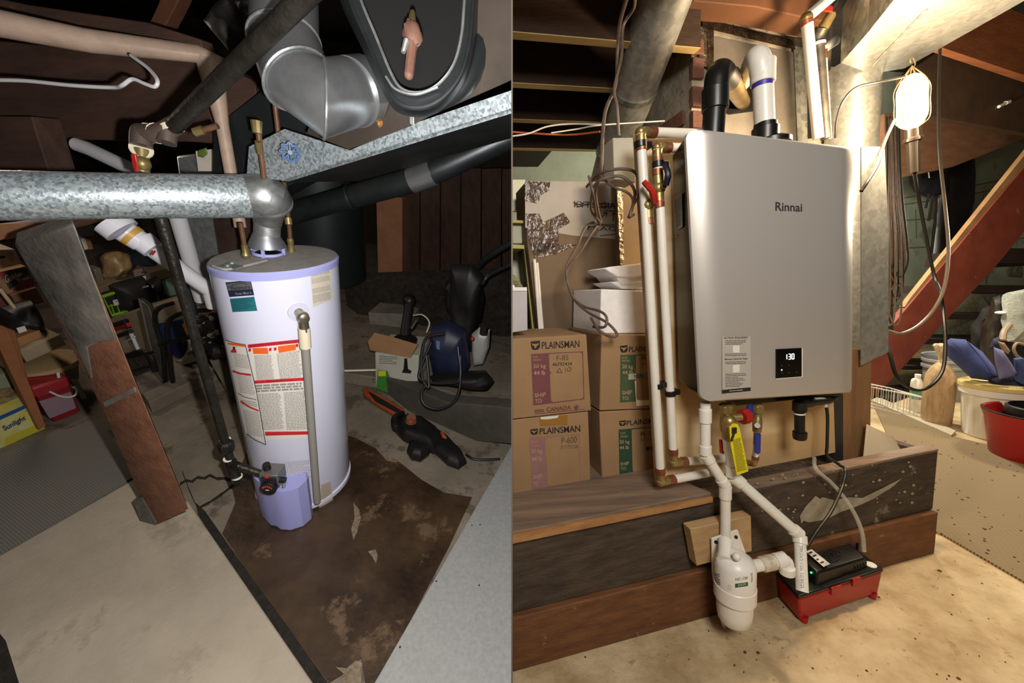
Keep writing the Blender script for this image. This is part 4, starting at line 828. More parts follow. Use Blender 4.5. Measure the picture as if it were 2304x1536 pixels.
# ------------------------------------------------------------ stairs
fo_ = rfloor(1966, 897); s0_ = plane(fo_, RN); offS = (fo_ - R0).dot(RN)
stc = root('staircase', fo_, 'open staircase with a red brown painted stringer', 'staircase')
build('stringer', MB(m_stair).quad([(1950, 815), (1998, 743), (2118, 600), (2304, 376), (2420, 236), (2420, 386), (2304, 522), (2240, 600), (2010, 850), (1962, 900)], s0_, RN * .05), stc, .003, label='red brown painted stringer')
build('stringer_edge', MB(mat('tan_edge', '#8f6b48', '#a8835a', .7, sc=5)).quad([(2035, 690), (2047, 672), (2304, 350), (2420, 206), (2420, 236), (2304, 376), (2118, 600), (2040, 694)], plane(fo_ + RN * .012, RN), RN * .036), stc, label='lighter tan upper edge')  # upper face coloured a lighter tan than the stringer
for k, (x0, y0, y1) in enumerate(((2195, 640, 658), (2140, 705, 719), (2080, 763, 776), (2020, 825, 834), (2268, 556, 590))):
    q = [s0_(x0, y0), s0_(2420, y0 + 2), s0_(2420, y1 + 2), s0_(x0 - 12, y1)]; build('tread', MB(mat('tread_dark', '#1f1511', '#2d1f18', .7)).prism([p + RN * .052 for p in q], RN * .5), stc, .002)
# ------------------------------------------------------------ clutter on the right
def stand(px, py): return rfloor(px, py)
def hgt(base, px, py): return hit(px, py, base, V((base.x, base.y, 0))).z
def rad(base, wpx, px): return rw(px, wpx, proj(base)[2])
# white ribbed tub
b0 = stand(2235, 985); rA = rad(b0 + Z * .35, 198, 2225) ; b0 = stand(2238, 980); 
ht_ = hgt(b0, 2232, 862); rB_ = rad(b0 + Z * ht_, 186, 2230)
tub = root('white_ribbed_tub', b0, 'white ribbed plastic tub with a cream lid beside the clay bag', 'tub')
build('tub_wall', MB(m_white).lathe(b0, Z, [(.0, rB_ * .8), (.01, rB_ * .84), (.03, rB_ * .845), (ht_ * .78, rB_ * .94), (ht_ * .82, rB_ * .95), (ht_ * .83, rB_ * 1.02), (ht_, rB_ * 1.02)], 140, rmod=lambda an, h_: 1 + (.045 * (1 if math.cos(an * 14) > .2 else 0) if .02 < h_ < ht_ * .82 else .035)), tub)
build('lid', MB(mat('cream_lid', '#d8c384', rough=.45)).lathe(b0 + Z * ht_, Z, [(-.015, rB_ * 1.1), (.008, rB_ * 1.1), (.014, rB_ * 1.02), (.012, rB_ * .8), (.018, rB_ * .78), (.014, rB_ * .5), (.016, .001)], 48), tub, label='cream lid')
build('handle_clip', MB(m_paperw).box(b0 + Z * (ht_ - .02) - V((b0.x, b0.y, 0)).normalized() * rB_ * 1.08 + RE * .05, RE * .03, RN * .008, Z * .02), tub)
# red mop bucket
b1 = stand(2338, 1032); hb_ = hgt(b1, 2330, 925); hb_ = max(hb_, .3); rR = rad(b1, 290, 2300)
bk2 = root('red_mop_bucket', b1, 'red mop bucket with black wringer in front of the white tub', 'bucket')
H_ = hgt(b1, 2300, 925)
prof = [(0, rR * .8), (.01, rR * .84), (H_ * .85, rR * .98), (H_, rR * 1.04), (H_ + .006, rR * 1.05), (H_, rR * 1.0), (H_ * .4, rR * .86), (.02, rR * .8), (.02, .001)]
build('pail', MB(m_red).lathe(b1, Z, prof, 48, ref=RE), bk2)
build('pour_lip', MB(m_red).box(b1 + Z * (H_ - .01) - RE * rR * .7 - RN * rR * .76, RE * .035, RN * .012, Z * .014), bk2, .006)
build('rim_strip', MB(m_black).tube([b1 + Z * (H_ + .008) + (RE * math.cos(a) + RN * math.sin(a)) * rR * 1.02 for a in [math.pi * (.62 + .04 * k) for k in range(14)]], .006, 6), bk2)
wr = MB(m_black); wr.lathe(b1 + Z * H_ + RE * rR * -.1, Z, [(0, rR * .62), (.04, rR * .6), (.045, rR * .55), (.0, rR * .52)], 32)
for k in range(16): a = k * math.pi / 8; wr.box(b1 + Z * (H_ - .05) + RE * rR * -.1 + (RE * math.cos(a) + RN * math.sin(a)) * rR * .55, RE * .012, RN * .012, Z * .06)
build('wringer', wr, bk2, label='black slatted wringer basket')
# clay bag
b2_ = stand(2106, 952); hB = hgt(b2_, 2106, 815)
bg = root('bagged_clay', b2_, 'clear plastic bag of tan clay tied at the top', 'bag')
rb_ = rad(b2_, 68, 2106)
m_bag = mat('bagged_tan_clay', '#a98a66', '#cdb08a', .35, sc=8, st=(6, 6, 1), bump=.6, bsc=10)
build('clay_block', MB(m_bag).lathe(b2_, Z, [(0, rb_ * .9), (.012, rb_ * 1.0), (hB * .55, rb_ * 1.08), (hB * .8, rb_ * .98), (hB * .93, rb_ * .66), (hB * 1.0, rb_ * .3)], 28, ref=RE, rmod=lambda an, h_: 1 + .12 * abs(math.cos(an * 2)) ** .5 - .06 + .04 * math.sin(an * 9 + h_ * 30)), bg)
build('tied_neck', MB(mat('clear_bag_neck', '#c3ab85', '#ded0b0', .3, sc=30, bump=.5)).lathe(b2_ + Z * hB, Z, [(-.01, rb_ * .32), (.02, rb_ * .22), (.05, rb_ * .26), (.12, rb_ * .6), (.13, rb_ * .5)], 26, rmod=lambda an, h_: 1 + .25 * math.sin(an * 7) * (h_ > .03)), bg, label='gathered plastic neck')
# grey pail
b3 = stand(2125, 895); h3 = hgt(b3, 2125, 796); r3 = rad(b3, 120, 2110)
build('grey_pail', MB(mat('grey_pail', '#8f9296', rough=.4)).lathe(b3, Z, [(0, r3 * .85), (h3 * .7, r3 * .95), (h3 * .71, r3 * 1.03), (h3 * .76, r3 * 1.03), (h3 * .77, r3 * .97), (h3 * .84, r3 * .97), (h3 * .85, r3 * 1.03), (h3 * .9, r3 * 1.03), (h3 * .91, r3 * .98), (h3, r3 * 1.05), (h3 * .98, r3 * .95), (h3 * .5, r3 * .9)], 36), label='grey plastic pail standing behind the bag of clay', cat='pail')
# jug
b4 = stand(2059, 925); h4 = hgt(b4, 2065, 842); r4 = rad(b4, 42, 2060)
jg = root('cleaner_jug', b4, 'white handled jug with blue green label beside wire basket', 'jug')
build('body', MB(m_white).lathe(b4, Z, [(0, r4 * .9), (.01, r4), (h4 * .72, r4), (h4 * .86, r4 * .6), (h4 * .92, r4 * .42), (h4 * .93, r4 * .5), (h4, r4 * .5)], 24, ell=.75), jg)
build('label', MB(mat('teal_label', '#4d8a8e', '#6ba77a', .5)).lathe(b4, Z, [(h4 * .36, r4 * 1.01), (h4 * .66, r4 * 1.01)], 24, ell=.76, cap=False), jg, label='teal label')
build('handle', MB(m_white).tube(smooth([b4 + Z * h4 * .88 - RE * r4 * .2, b4 + Z * h4 * .86 - RE * r4 * .9, b4 + Z * h4 * .68 - RE * r4 * 1.0, b4 + Z * h4 * .6 - RE * r4 * .8], 5), .012, 8), jg)
# wire basket
wbk = MB(mat('white_wire', '#d8d6cf', rough=.4)); q0, q1 = stand(2003, 921), stand(2070, 945); dd_ = RN * .3; hW = .17
cr = [q0, q1, q1 + dd_, q0 + dd_]
for z_ in (.008, hW): wbk.tube([p + Z * z_ for p in cr + [cr[0]]], .004, 6)
for i in range(4):
    for k in range(9): p = cr[i].lerp(cr[(i + 1) % 4], k / 9); wbk.tube([p + Z * .008, p + Z * hW], .0022, 5, cap=False)
build('wire_basket', wbk, label='low white wire basket in front of the jug', cat='basket')
build('dark_mat', MB(m_darkc).prism([stand(1962, 897), stand(2010, 906), stand(2045, 893), stand(2045, 870), stand(1985, 875)], Z * .03), label='dark folded mat under the stairs behind the basket', cat='mat')
build('white_plank', MB(mat('pale_plank', '#b8ad98', '#cabfa9', .7)).prism([stand(1960, 905), stand(2140, 985), stand(2150, 975), stand(1975, 897)], Z * .02), label='pale plank edging along the runner by the basket', cat='plank')
# blue bag pile
def rq(px, py, d): return P(px, py, d)
def pil(name, poly, d, th, m, label, cat, amp=.25, parent=None, fr=9): return build(name, MB(m).pillow(poly, rvd(poly[0][0], poly[0][1], d, V((.7, .75, 0))), th, amp=amp, fr=fr), parent, label=label, cat=cat)
dT = proj(b0 + Z * ht_)[2]
pil('blue_folding_bag', [(2129, 772), (2143, 764), (2178, 767), (2238, 832), (2246, 850), (2236, 862), (2190, 856), (2130, 800)], dT + .05, .14, m_blue, 'large blue canvas folded chair bag lying on the white tub', 'bag', .1)
pil('blue_canvas_fold', [(2178, 768), (2215, 795), (2242, 828), (2250, 852), (2236, 850), (2195, 800)], dT - .0, .08, mat('blue_canvas2', '#4c5590', '#5d66a0', .8), 'lighter blue canvas fold along the folded chair bag', 'canvas')
pil('grey_blue_strap_bag', [(2238, 782), (2260, 790), (2280, 820), (2292, 842), (2286, 848), (2252, 856), (2242, 820)], dT - .12, .06, m_lav, 'stiff grey blue canvas panel upright beside the blue bag', 'canvas')
pil('navy_canvas', [(2222, 850), (2250, 845), (2304, 840), (2330, 900), (2304, 912), (2262, 908), (2235, 872)], dT - .04, .12, m_navy, 'dark navy canvas slumped above the red bucket', 'canvas', .35)
pil('navy_canvas', [(2236, 764), (2250, 758), (2262, 790), (2246, 800), (2235, 790), (2228, 782)], dT + .1, .06, m_navy, 'dark navy strap bundle above the grey blue panel', 'canvas', .4)
pil('blue_canvas_fold', [(2285, 808), (2304, 806), (2330, 830), (2330, 880), (2290, 860)], dT - .16, .08, mat('blue_canvas3', '#27345e', '#35477a', .8), 'blue canvas lump at the frame edge above the bucket', 'canvas', .5)
pil('tan_cloth', [(2246, 768), (2262, 772), (2275, 790), (2270, 798), (2256, 788)], dT + .02, .03, mat('tan_cloth', '#7b6350', '#957a64', .8), 'small tan cloth wad in the dark pile', 'cloth', .5)
vc = root('dark_vacuum', rq(2250, 740, dT + .45), 'dark upright vacuum with pale hose behind the blue canvas', 'vacuum')
pil('vacuum_body', [(2240, 670), (2256, 665), (2275, 690), (2268, 720), (2265, 780), (2262, 870), (2220, 870), (2208, 770), (2214, 735), (2228, 710)], dT + .45, .16, mat('vac_dark', '#1c1815', '#332b24', .4), None, None, .15, vc)
build('hose', MB(mat('pale_hose', '#8d7c68', rough=.5)).tube(smooth([rq(*p) for p in [(2262, 672, dT + .4), (2278, 695, dT + .38), (2276, 722, dT + .36), (2260, 745, dT + .34), (2256, 765, dT + .33)]], 6), .018, 10), vc, label='pale curved hose')
build('nozzle_cap', MB(m_white).ball(rq(2252, 703, dT + .38), (.03, .03, .012), seg=12), vc)
pil('black_bag', [(2215, 695), (2232, 690), (2236, 712), (2226, 800), (2215, 880), (2190, 870), (2188, 735), (2205, 715)], dT + .55, .15, m_darkc, 'black bag slumped between the stairs and the dark vacuum', 'bag', .4)
pil('black_bag', [(2270, 660), (2300, 655), (2310, 760), (2310, 880), (2240, 880), (2250, 780), (2278, 720)], dT + .6, .12, m_darkc, 'black bag between the pale hose and the quilted cover', 'bag', .3)
build('coiled_strap', MB(mat('pale_hose')).tube(smooth([rq(*p) for p in [(2304, 775, dT - .1), (2288, 772, dT - .1), (2281, 785, dT - .1), (2290, 802, dT - .1), (2312, 812, dT - .1)]], 6), .007, 8), label='pale strap curled above the blue canvas lump', cat='strap')
build('white_sheet', MB(mat('pale_quilt', '#98a09a', '#aeb5ae', .8, sc=20, bump=.5)).pillow([(2290, 658), (2330, 650), (2330, 775), (2292, 770)], rvd(2300, 700, dT + .3), .1, amp=.2), label='pale quilted cover above the curled strap', cat='cover')
# hanging garments
def pil2(name, poly, off, th, m, label, cat, amp=.2): return build(name, MB(m).pillow(poly, roff(off), th, amp=amp, fr=5), label=label, cat=cat)
pil2('garment_bag', [(2140, 340), (2205, 310), (2211, 380), (2208, 450), (2190, 510), (2160, 560), (2130, 592), (2116, 588), (2128, 500), (2132, 420)], 2.35, .16, mat('garment_charcoal', '#15110f', '#241f1a', .35), 'long charcoal garment bag hanging under the header beam', 'garment bag', .12)
pil2('dark_backpack', [(2072, 380), (2108, 362), (2140, 360), (2140, 432), (2115, 442), (2088, 430), (2075, 408)], 2.3, .16, mat('backpack_navy', '#0e0e16', '#181826', .7), 'dark navy backpack hanging beside the garment bag', 'backpack')
st_ = MB(m_darkc); st_.tube([RP(2090, 436, 2.25), RP(2083, 468, 2.28)], .012, 6); st_.tube([RP(2099, 440, 2.25), RP(2089, 497, 2.28)], .014, 6); build('backpack_strap', st_, bpy.data.objects['dark_backpack'])
build('zip_pull', MB(m_white).cyl(RP(2088, 378, 2.2), RP(2091, 400, 2.2), .006, seg=6), bpy.data.objects['dark_backpack'])
build('wall_patch', MB(mat('brown_patch', '#5c3f2a', rough=.8)).quad([(2104, 452), (2118, 449), (2117, 489), (2100, 492)], roff(2.72), RN * .03), label='small brown wooden block set in the green wall', cat='wood block')
# plastic envelope on the ledge
ev = MB(mat('cream_envelope', '#c9bb9f', '#d6cab0', .45, sc=4)); so = roff(.09); a = [so(1953, 955), so(2038, 990), so(2030, 1026), so(1930, 1046)]
ev.prism([a[0] + RN * .0, a[1] + RN * .04, a[2] - RN * .01, a[3] - RN * .02], RN * .006); e_ = build('plastic_envelope', ev, bevel=.001, label='cream plastic document envelope leaning on the ledge by post', cat='envelope')
nn = (a[1] + RN * .04 - a[0]).cross(a[3] - RN * .02 - a[0]); sE = plane(a[0], nn, .003)
tx = MB(mat('faint_print', '#8a7d68', rough=.6)); tx.lines([(1972, 985), (2015, 1000), (2012, 1014), (1970, 999)], sE, 5, None, .35, .3); build('faint_print', tx, e_)
# ======================================================================= LEFT ROOM
side(-1)
n_conc = mat('cold_concrete', '#6d6355', '#877b6b', .85, sc=3, bump=.3, bsc=30, c3='#5a5043', sc3=5, t3=.58)
n_slab = mat('beige_slab', '#9d917f', '#b3a693', .8, sc=2.2, bump=.2, bsc=60, c3='#9c8f7b', sc3=3, t3=.6)
n_wet = mat('wet_brown_floor', '#261a11', '#4f3c2a', .4, sc=3, c3='#65513d', sc3=4, t3=.6, bump=.3, bsc=30)
n_gap = mat('dark_gap_strip', '#17120c', '#2a241c', .95, sc=30, bump=.6)
n_grey = mat('grey_painted_panel', '#8d8d8b', '#9b9b98', .6, sc=60)
n_post = mat('red_brown_post', '#7a4d39', '#9a674c', .7, sc=4, st=(5, 5, 5), bump=.25, c3='#a0806a', sc3=14, t3=.68)
n_coat = mat('grey_post_coat', '#57524c', '#7e776f', .75, sc=7, bump=.5, bsc=24, c3='#8d8578', sc3=9, t3=.64)
n_galv = mat('spangled_galvanized', '#78848a', '#bcc6c9', .42, .5, sc=140, vor=True, lo=.0, hi=.8, bump=.1, bsc=200)
n_galv2 = mat('zinc_flue', '#8c8f90', '#b3b6b6', .4, .75, sc=30)
n_steel = mat('bright_elbow_steel', '#8e9094', '#adafb2', .3, .8, sc=6)
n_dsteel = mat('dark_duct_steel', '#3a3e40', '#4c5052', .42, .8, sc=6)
n_black = mat('black_steel_pipe', '#272420', '#3b3731', .4, .6, sc=20, bump=.3)
n_teal = mat('dark_sheet_metal', '#1d2123', '#2a2f31', .5, .5, sc=3)
n_rust = mat('rust_stained_plate', '#3b342e', '#514840', .55, .4, sc=4, c3='#7a5334', sc3=5, t3=.66)
n_bwood = mat('brown_header', '#35231a', '#4b3226', .8, sc=3, st=(1, 6, 6), bump=.25, c3='#5e4534', sc3=9, t3=.68)
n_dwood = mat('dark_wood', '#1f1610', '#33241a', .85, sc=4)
n_tan = mat('tan_insulated_pipe', '#a08878', '#b49c8a', .5, sc=12)
n_tank = mat('tank_enamel', '#d5d6ea', rough=.22, coat=.4)
n_lil = mat('lilac_trim', '#a3a5dd', rough=.3)
n_ttop = mat('dusty_tank_top', '#8b8781', '#9d9993', .7, sc=20)
n_cop = mat('copper_pipe', '#6c4a37', '#82604b', .45, .5, sc=15)
n_brs = mat('old_brass', '#75653f', '#958456', .45, .6, sc=25)
n_ypap = mat('yellowed_label', '#c5bcae', '#d0c8ba', .6, sc=8)
n_wpap = mat('tank_label', '#d9d4cc', rough=.6)
n_redp = mat('label_red', '#c22330', rough=.5)
n_org = mat('label_orange', '#e5601e', rough=.5)
n_txt = mat('label_text', '#8f8983', rough=.6)
n_txtb = mat('label_text_dark', '#2a2624', rough=.6)
n_gpipe = mat('grey_plastic_pipe', '#8c8880', rough=.45)
n_wpipe = mat('white_abs', '#c9c9cc', rough=.3)
n_card = mat('left_cardboard', '#8b6846', '#9a7450', .75, sc=4)
n_cream = mat('cream_block', '#8d7c63', '#a08f74', .85, sc=4, bump=.3)
n_blk = mat('matte_black', '#141312', rough=.5)
n_dirt = mat('dirt_rubble', '#1d1712', '#3a3026', .95, sc=18, bump=1., bsc=25)

fl_ = build('floor', MB(n_conc).prism([L(-9, -1.5, 0), L(2.5, -1.5, 0), L(3.5, 9, 0), L(-9, 9, 0)], LU * -.05), kind='structure', label='stained concrete basement floor around the old tank')
def slab(q, z, th): return MB().prism([lfloor(x, y, z) for x, y in q], LU * -th)
def fpoly(name, q, z, m, parent=None, th=.004, **k):
    b = MB(m).prism([lfloor(x, y, z) for x, y in q], LU * -th); return build(name, b, parent, **k)
fpoly('concrete_slab', [(-500, 1480), (0, 1248), (300, 1078), (425, 1128), (446, 1160), (705, 1536), (830, 1730), (-600, 1900)], .03, n_slab, th=.03, bevel=.006, label='raised pale concrete slab edge in front of wooden post', cat='concrete slab')
fpoly('dark_gap_strip', [(446, 1158), (440, 1130), (462, 1150), (560, 1290), (640, 1400), (745, 1545), (760, 1600), (720, 1600)], .006, n_gap, fl_)  # flat dark strip along the gap at the slab edge
fpoly('dark_gap_strip', [(0, 1425), (12, 1440), (42, 1536), (10, 1600), (-10, 1536)], .034, n_gap, fl_)
fpoly('wet_stain', [(545, 1040), (520, 1090), (530, 1130), (500, 1200), (560, 1290), (740, 1536), (780, 1510), (812, 1480), (822, 1536), (850, 1536), (1010, 1230), (1062, 1118), (1000, 1108), (950, 1080), (900, 1040), (850, 1010), (830, 1000), (800, 985), (770, 975), (700, 960), (580, 960)], .004, n_wet, fl_, label='dark brown wet stain under the tank')
cr_ = MB(n_gap)
for pts in ([(405, 1088), (418, 1080), (432, 1082), (444, 1073), (460, 1075), (472, 1068), (488, 1076), (505, 1075), (532, 1083)], [(410, 1060), (425, 1100), (440, 1135)], [(532, 1085), (500, 1110), (470, 1130), (450, 1140)]):
    for a, b_ in zip(pts, pts[1:]):
        w_ = 3.2; q = [(a[0], a[1] - w_), (b_[0], b_[1] - w_ * .6), (b_[0], b_[1] + w_ * .6), (a[0], a[1] + w_)]; cr_.prism([lfloor(x, y, .005) for x, y in q], LU * -.004)
build('floor_crack', cr_, fl_)
sp2 = MB(mat('pale_scrape', '#8a7a67', '#6d5c49', .9, sc=60, lo=.4, hi=.6))
for q in ([(795, 1130), (808, 1145), (812, 1165), (804, 1195), (795, 1215), (790, 1190), (798, 1165)], [(828, 1240), (845, 1235), (850, 1250), (846, 1268), (838, 1252)], [(755, 1500), (780, 1503), (800, 1485), (815, 1490), (812, 1536), (770, 1536), (780, 1520)], [(845, 1008), (870, 1020), (895, 1040), (870, 1035)]): sp2.prism([lfloor(x, y, .0055) for x, y in q], LU * -.004)
build('scrape_mark', sp2, fl_)
fpoly('ribbed_mat', [(-300, 1110), (0, 1018), (222, 940), (262, 1000), (300, 1072), (0, 1246), (-400, 1440)], .012, mat('grey_ribbed_mat', '#67635a', '#77726a', .9, sc=34, rot=-.35, wave=(.2, 1), lo=.3, hi=.7), th=.01, label='grey ribbed floor mat between the coated post and detergent carton', cat='floor mat')
fpoly('painted_step', [(1300, 760), (1152, 1000), (842, 1536), (740, 1720), (1500, 1900)], .09, n_grey, th=.09, bevel=.003, label='smooth grey painted step along the edge of the wet stain', cat='step')
sp2 = MB(n_txtb)
for x, y in ((982, 1307), (1078, 1316), (1110, 1070), (900, 1455), (1080, 1180), (1062, 1181)): sp2.lathe(lfloor(x, y, .09), LU, [(0, .004), (.0015, .003)], 8)
build('chip', sp2, bpy.data.objects['painted_step'])

# -- wooden post
pp = lvert(360, 1190, .1); po = root('wooden_post', lfloor(372, 1180), 'grey coated wooden post with bare red brown lower half', 'post')
fq = [(150, 512), (-40, 520)]
front = [(28, 548), (165, 505), (300, 850), (428, 1150), (340, 1195), (205, 905)]
b = MB(n_post).prism([pp(*p) for p in [(42, 545), (164, 506), (305, 860), (424, 1145), (345, 1185), (236, 930)]], (LY * .08 - LX * .10)); build('timber', b, po, .004, label='red brown bare timber')
pc_ = lvert(360, 1190, .1, lift=.006)
b = MB(n_coat).prism([pc_(*p) for p in [(32, 548), (166, 503), (262, 765), (225, 770), (198, 783), (210, 850), (204, 856), (170, 780)]], (LY * .09 - LX * .11)); build('plaster_coat', b, po, .006, label='flaking grey coat')
b = MB(n_coat); b.prism([pc_(*p) for p in [(232, 905), (300, 872), (304, 882), (236, 916)]], LY * .008); build('cross_strip', b, po)
b = MB(n_coat).prism([pc_(*p) for p in [(300, 1125), (320, 1190), (352, 1205), (350, 1175), (318, 1120)]], LY * .05); build('base_wedge', b, po)
b = MB(mat('orange_wood_chunk', '#a2704e', '#b07c58', .7)).prism([lvd(70, 520, 1.45)(*p) for p in [(-20, 505), (160, 500), (70, 525), (0, 540), (-20, 542)]], LY * .2); build('beam_end', b, label='pale orange wood beam end under the big flue pipe', cat='beam')

# -- storage behind the post : planes stepped back from the front line of the shelf
fa, fb_ = lfloor(8, 1005), lfloor(182, 935); fdir = (fb_ - fa).normalized(); fn = fdir.cross(LU).normalized()
if (CAM - fa).dot(fn) > 0: fn = -fn
def SF(off, lift=0.): return plane(fa + fn * off, fn, lift)
def sbox(name, q, off, dep, m, label=None, cat=None, bev=.003, parent=None, group=None): return build(name, MB(m).quad(q, SF(off), fn * dep), parent, bev, label=label, cat=cat, group=group)
# detergent box
dbx = root('detergent_box', fa, 'yellow detergent carton with blue lettering on the floor', 'box')
m_yb = mat('yellow_carton', '#b5ac2a', '#c9c690', .6, sc=9)
sbox('carton', [(-50, 958), (69, 906), (101, 964), (-30, 1024)], .0, .2, m_yb, parent=dbx)
t = MB(mat('carton_blue', '#1c4a86', rough=.5)); t.patch([(-50, 957), (69, 905), (72, 912), (-47, 966)], SF(0, .002)); t.text('Sunlight', [(4, 959), (55, 934), (60, 946), (12, 973)], SF(0, .002), mat('ink_navy', '#1d2a66', rough=.5), .03)
t.text('120', [(57, 921), (69, 917), (71, 922), (59, 926)], SF(0, .002), n_txtb); t.patch([(10, 985), (95, 950), (101, 964), (12, 1003)], SF(0, .0015), mat('carton_gold', '#c9a81c', '#a8b03a', .6, sc=20)); build('printing', t, dbx)
# red bin
rbn = root('red_storage_tub', SF(.02)(150, 945), 'red plastic tub with lid holding a clear bin and white handle', 'tub')
so = SF(.04); fr_ = [so(72, 875), so(158, 848), so(182, 925), so(128, 956)]
build('tub', MB(mat('tub_red', '#7d1820', rough=.4)).prism([so(80, 890), so(158, 866), so(183, 924), so(128, 957)], fn * .2), rbn, .01, seg=3)
build('lid', MB(mat('tub_lid_red', '#97242a', rough=.4)).prism([so(70, 874), so(156, 848), so(160, 868), so(80, 896)], fn * .2 + LU * .02), rbn, .01, seg=3)
t = MB(mat('clear_bin_plastic', '#8c7480', rough=.25)).quad([(89, 904), (160, 882), (172, 918), (112, 942)], SF(.02), fn * .015); build('clear_bin', t, rbn, .002)
t = MB(mat('handle_white', '#cfc6bc', rough=.4)).tube(smooth([SF(-.01)(*p) for p in [(112, 881), (135, 891), (155, 893), (170, 888), (172, 876), (165, 870)]], 5), .005, 8); build('handle', t, rbn)
t = MB(n_ypap).quad([(127, 840), (134, 838), (136, 849), (130, 851)], SF(.03), fn * .005); build('label', t, rbn)
# leaning orange stud
sbox('wooden_stud', [(-20, 745), (-5, 735), (18, 738), (104, 958), (88, 968), (50, 890)], -.03, .05, mat('orange_stud', '#7d4a28', '#95603a', .7), 'reddish wooden stud leaning in front of the storage pile', 'stud')
sbox('wooden_stud', [(15, 740), (35, 745), (64, 855), (50, 860)], .12, .05, mat('orange_stud'), 'second reddish stud standing behind the front stud', 'stud')
sbox('pale_stick', [(-3, 652), (6, 650), (38, 692), (32, 697)], .1, .02, mat('pale_stick', '#b7a184', rough=.6), 'pale wooden stick in front of the dark red carton', 'stick')
# cartons pile
cz = sbox('white_carton', [(-30, 562), (32, 560), (52, 597), (-30, 612)], .5, .2, mat('white_carton', '#9c8974', '#a8957e', .7), None, None)
cz['label'] = 'off-white carton with hand hole at the top of pile'; cz['category'] = 'carton'
t = MB(n_txtb); t.patch([(-2, 576), (12, 575), (11, 581), (-2, 582)], SF(.5, .002)); t.lines([(14, 570), (32, 568), (36, 590), (24, 592)], SF(.5, .002), 5, mat('faded_ink', '#6d5a48'), .4, .4); build('printing', t, cz)
gt = sbox('printed_carton', [(-30, 618), (58, 598), (84, 644), (20, 664)], .45, .2, n_card, 'fruit carton printed dark and red with cream script lettering', 'carton')
t = MB(mat('print_dark', '#2e2a2a', rough=.6)); t.poly([(0, 612), (58, 600), (70, 622), (22, 652)], SF(.45, .002)); t.poly([(28, 652), (72, 626), (78, 640), (30, 655)], SF(.45, .0024), mat('print_red', '#8a2430')); t.poly([(-2, 612), (20, 608), (14, 616), (4, 630)], SF(.45, .0024), mat('print_red'))
sc_ = mat('script_cream', '#b9a284', rough=.6); t.text('Golden', [(9, 619), (48, 610), (50, 620), (13, 638)], SF(.45, .003), sc_, .03); t.text('Treat', [(36, 628), (66, 616), (68, 626), (40, 637)], SF(.45, .003), sc_, .03); build('printing', t, gt)
sbox('brown_carton', [(24, 664), (82, 646), (100, 680), (42, 694)], .42, .2, mat('brown_carton', '#6b4830', '#7a543a', .7), 'plain brown carton under the printed fruit carton', 'carton')
sbox('dark_red_carton', [(-20, 660), (8, 660), (30, 700), (20, 715), (-20, 716)], .3, .2, mat('dark_red', '#4c2418', '#64301f', .7), 'dark red patterned carton beside the pale stick', 'carton')
bb = build('black_bag', MB(n_blk).pillow([(8, 712), (20, 700), (88, 684), (100, 700), (120, 752), (100, 758), (72, 745), (30, 762), (18, 740)], SF(.2), .16, amp=.35, fr=12), label='shiny black bag with white sticker on an amber carton', cat='bag')
t = MB(n_wpap).quad([(37, 738), (56, 733), (61, 744), (43, 750)], SF(.19), fn * .004); build('sticker', t, bb)
sbox('small_amber_carton', [(36, 762), (90, 742), (100, 770), (46, 790)], .18, .15, mat('amber_card', '#9a6c40', '#a87a4b', .7), 'small amber carton beneath the black bag', 'carton')
sbox('plank_shelf', [(45, 792), (135, 752), (150, 775), (60, 815)], .12, .3, n_cream, 'weathered plank shelf above the round baskets', 'shelf')
bs_ = SF(.25)(118, 850)
rp = root('round_hamper', bs_, 'round pale wood hamper with flat lid behind the red tub', 'hamper')
hT = (SF(.25)(112, 800) - bs_).dot(LU)
build('wall', MB(mat('hamper_grey', '#6a6255', '#7d7464', .8, sc=20)).lathe(bs_ - LU * .03, LU, [(0, .1), (hT, .13)], 28), rp); build('lid', MB(mat('hamper_lid', '#a3865d', '#b2966c', .6)).lathe(bs_ + LU * (hT - .04), LU, [(0, .145), (.018, .145), (.022, .13)], 28), rp)
build('rim_band', MB(mat('hamper_lid')).lathe(bs_ + LU * (hT * .6), LU, [(0, .135), (.018, .138)], 28), rp)
sbox('grey_plank', [(160, 855), (176, 856), (197, 896), (185, 898)], .04, .03, mat('grey_plank', '#77705f', '#857d6c', .7), 'short grey plank propped between the tub and post', 'plank')
sbox('picture_carton', [(-30, 855), (25, 835), (44, 880), (-30, 905)], .25, .15, mat('pale_print', '#8f8570', '#7c8a6a', .7, sc=20), 'pale carton with green plant picture above detergent', 'carton')
sbox('paper_stack', [(-30, 905), (60, 890), (68, 902), (-30, 935)], .1, .15, mat('paper_scraps', '#3b3226', '#a58a5c', .8, sc=30, st=(1, 1, 4)), 'heap of dark papers on the detergent carton', 'papers')
# right of the post
CU_ = lfloor(350, 905); 
sbox('concrete_floor_strip', [(215, 955), (335, 908), (335, 915), (225, 962)], .0, .01, n_slab, 'low pale strip at the foot of the post', 'strip')
cb_ = MB(n_conc).prism([lfloor(x, y, .09) for x, y in [(335, 905), (470, 838), (620, 780), (620, 760), (455, 820), (320, 885)]], LU * -.09); build('concrete_curb', cb_, bevel=.006, label='low concrete curb running behind the black gas pipe', cat='curb')
pl = lvert(300, 862, .25)
def Wp(px, py, yaw=.3, z=0., lift=0.): return lvert(px, py, yaw, z, lift)
bw_ = Wp(360, 800, .3)
build('wall_side', MB(n_cream).prism([bw_(*p) for p in [(200, 735), (260, 712), (345, 688), (480, 652), (560, 670), (560, 780), (240, 870)]], LY * .3), bevel=.004, kind='structure', label='low cream block wall behind the storage frame')
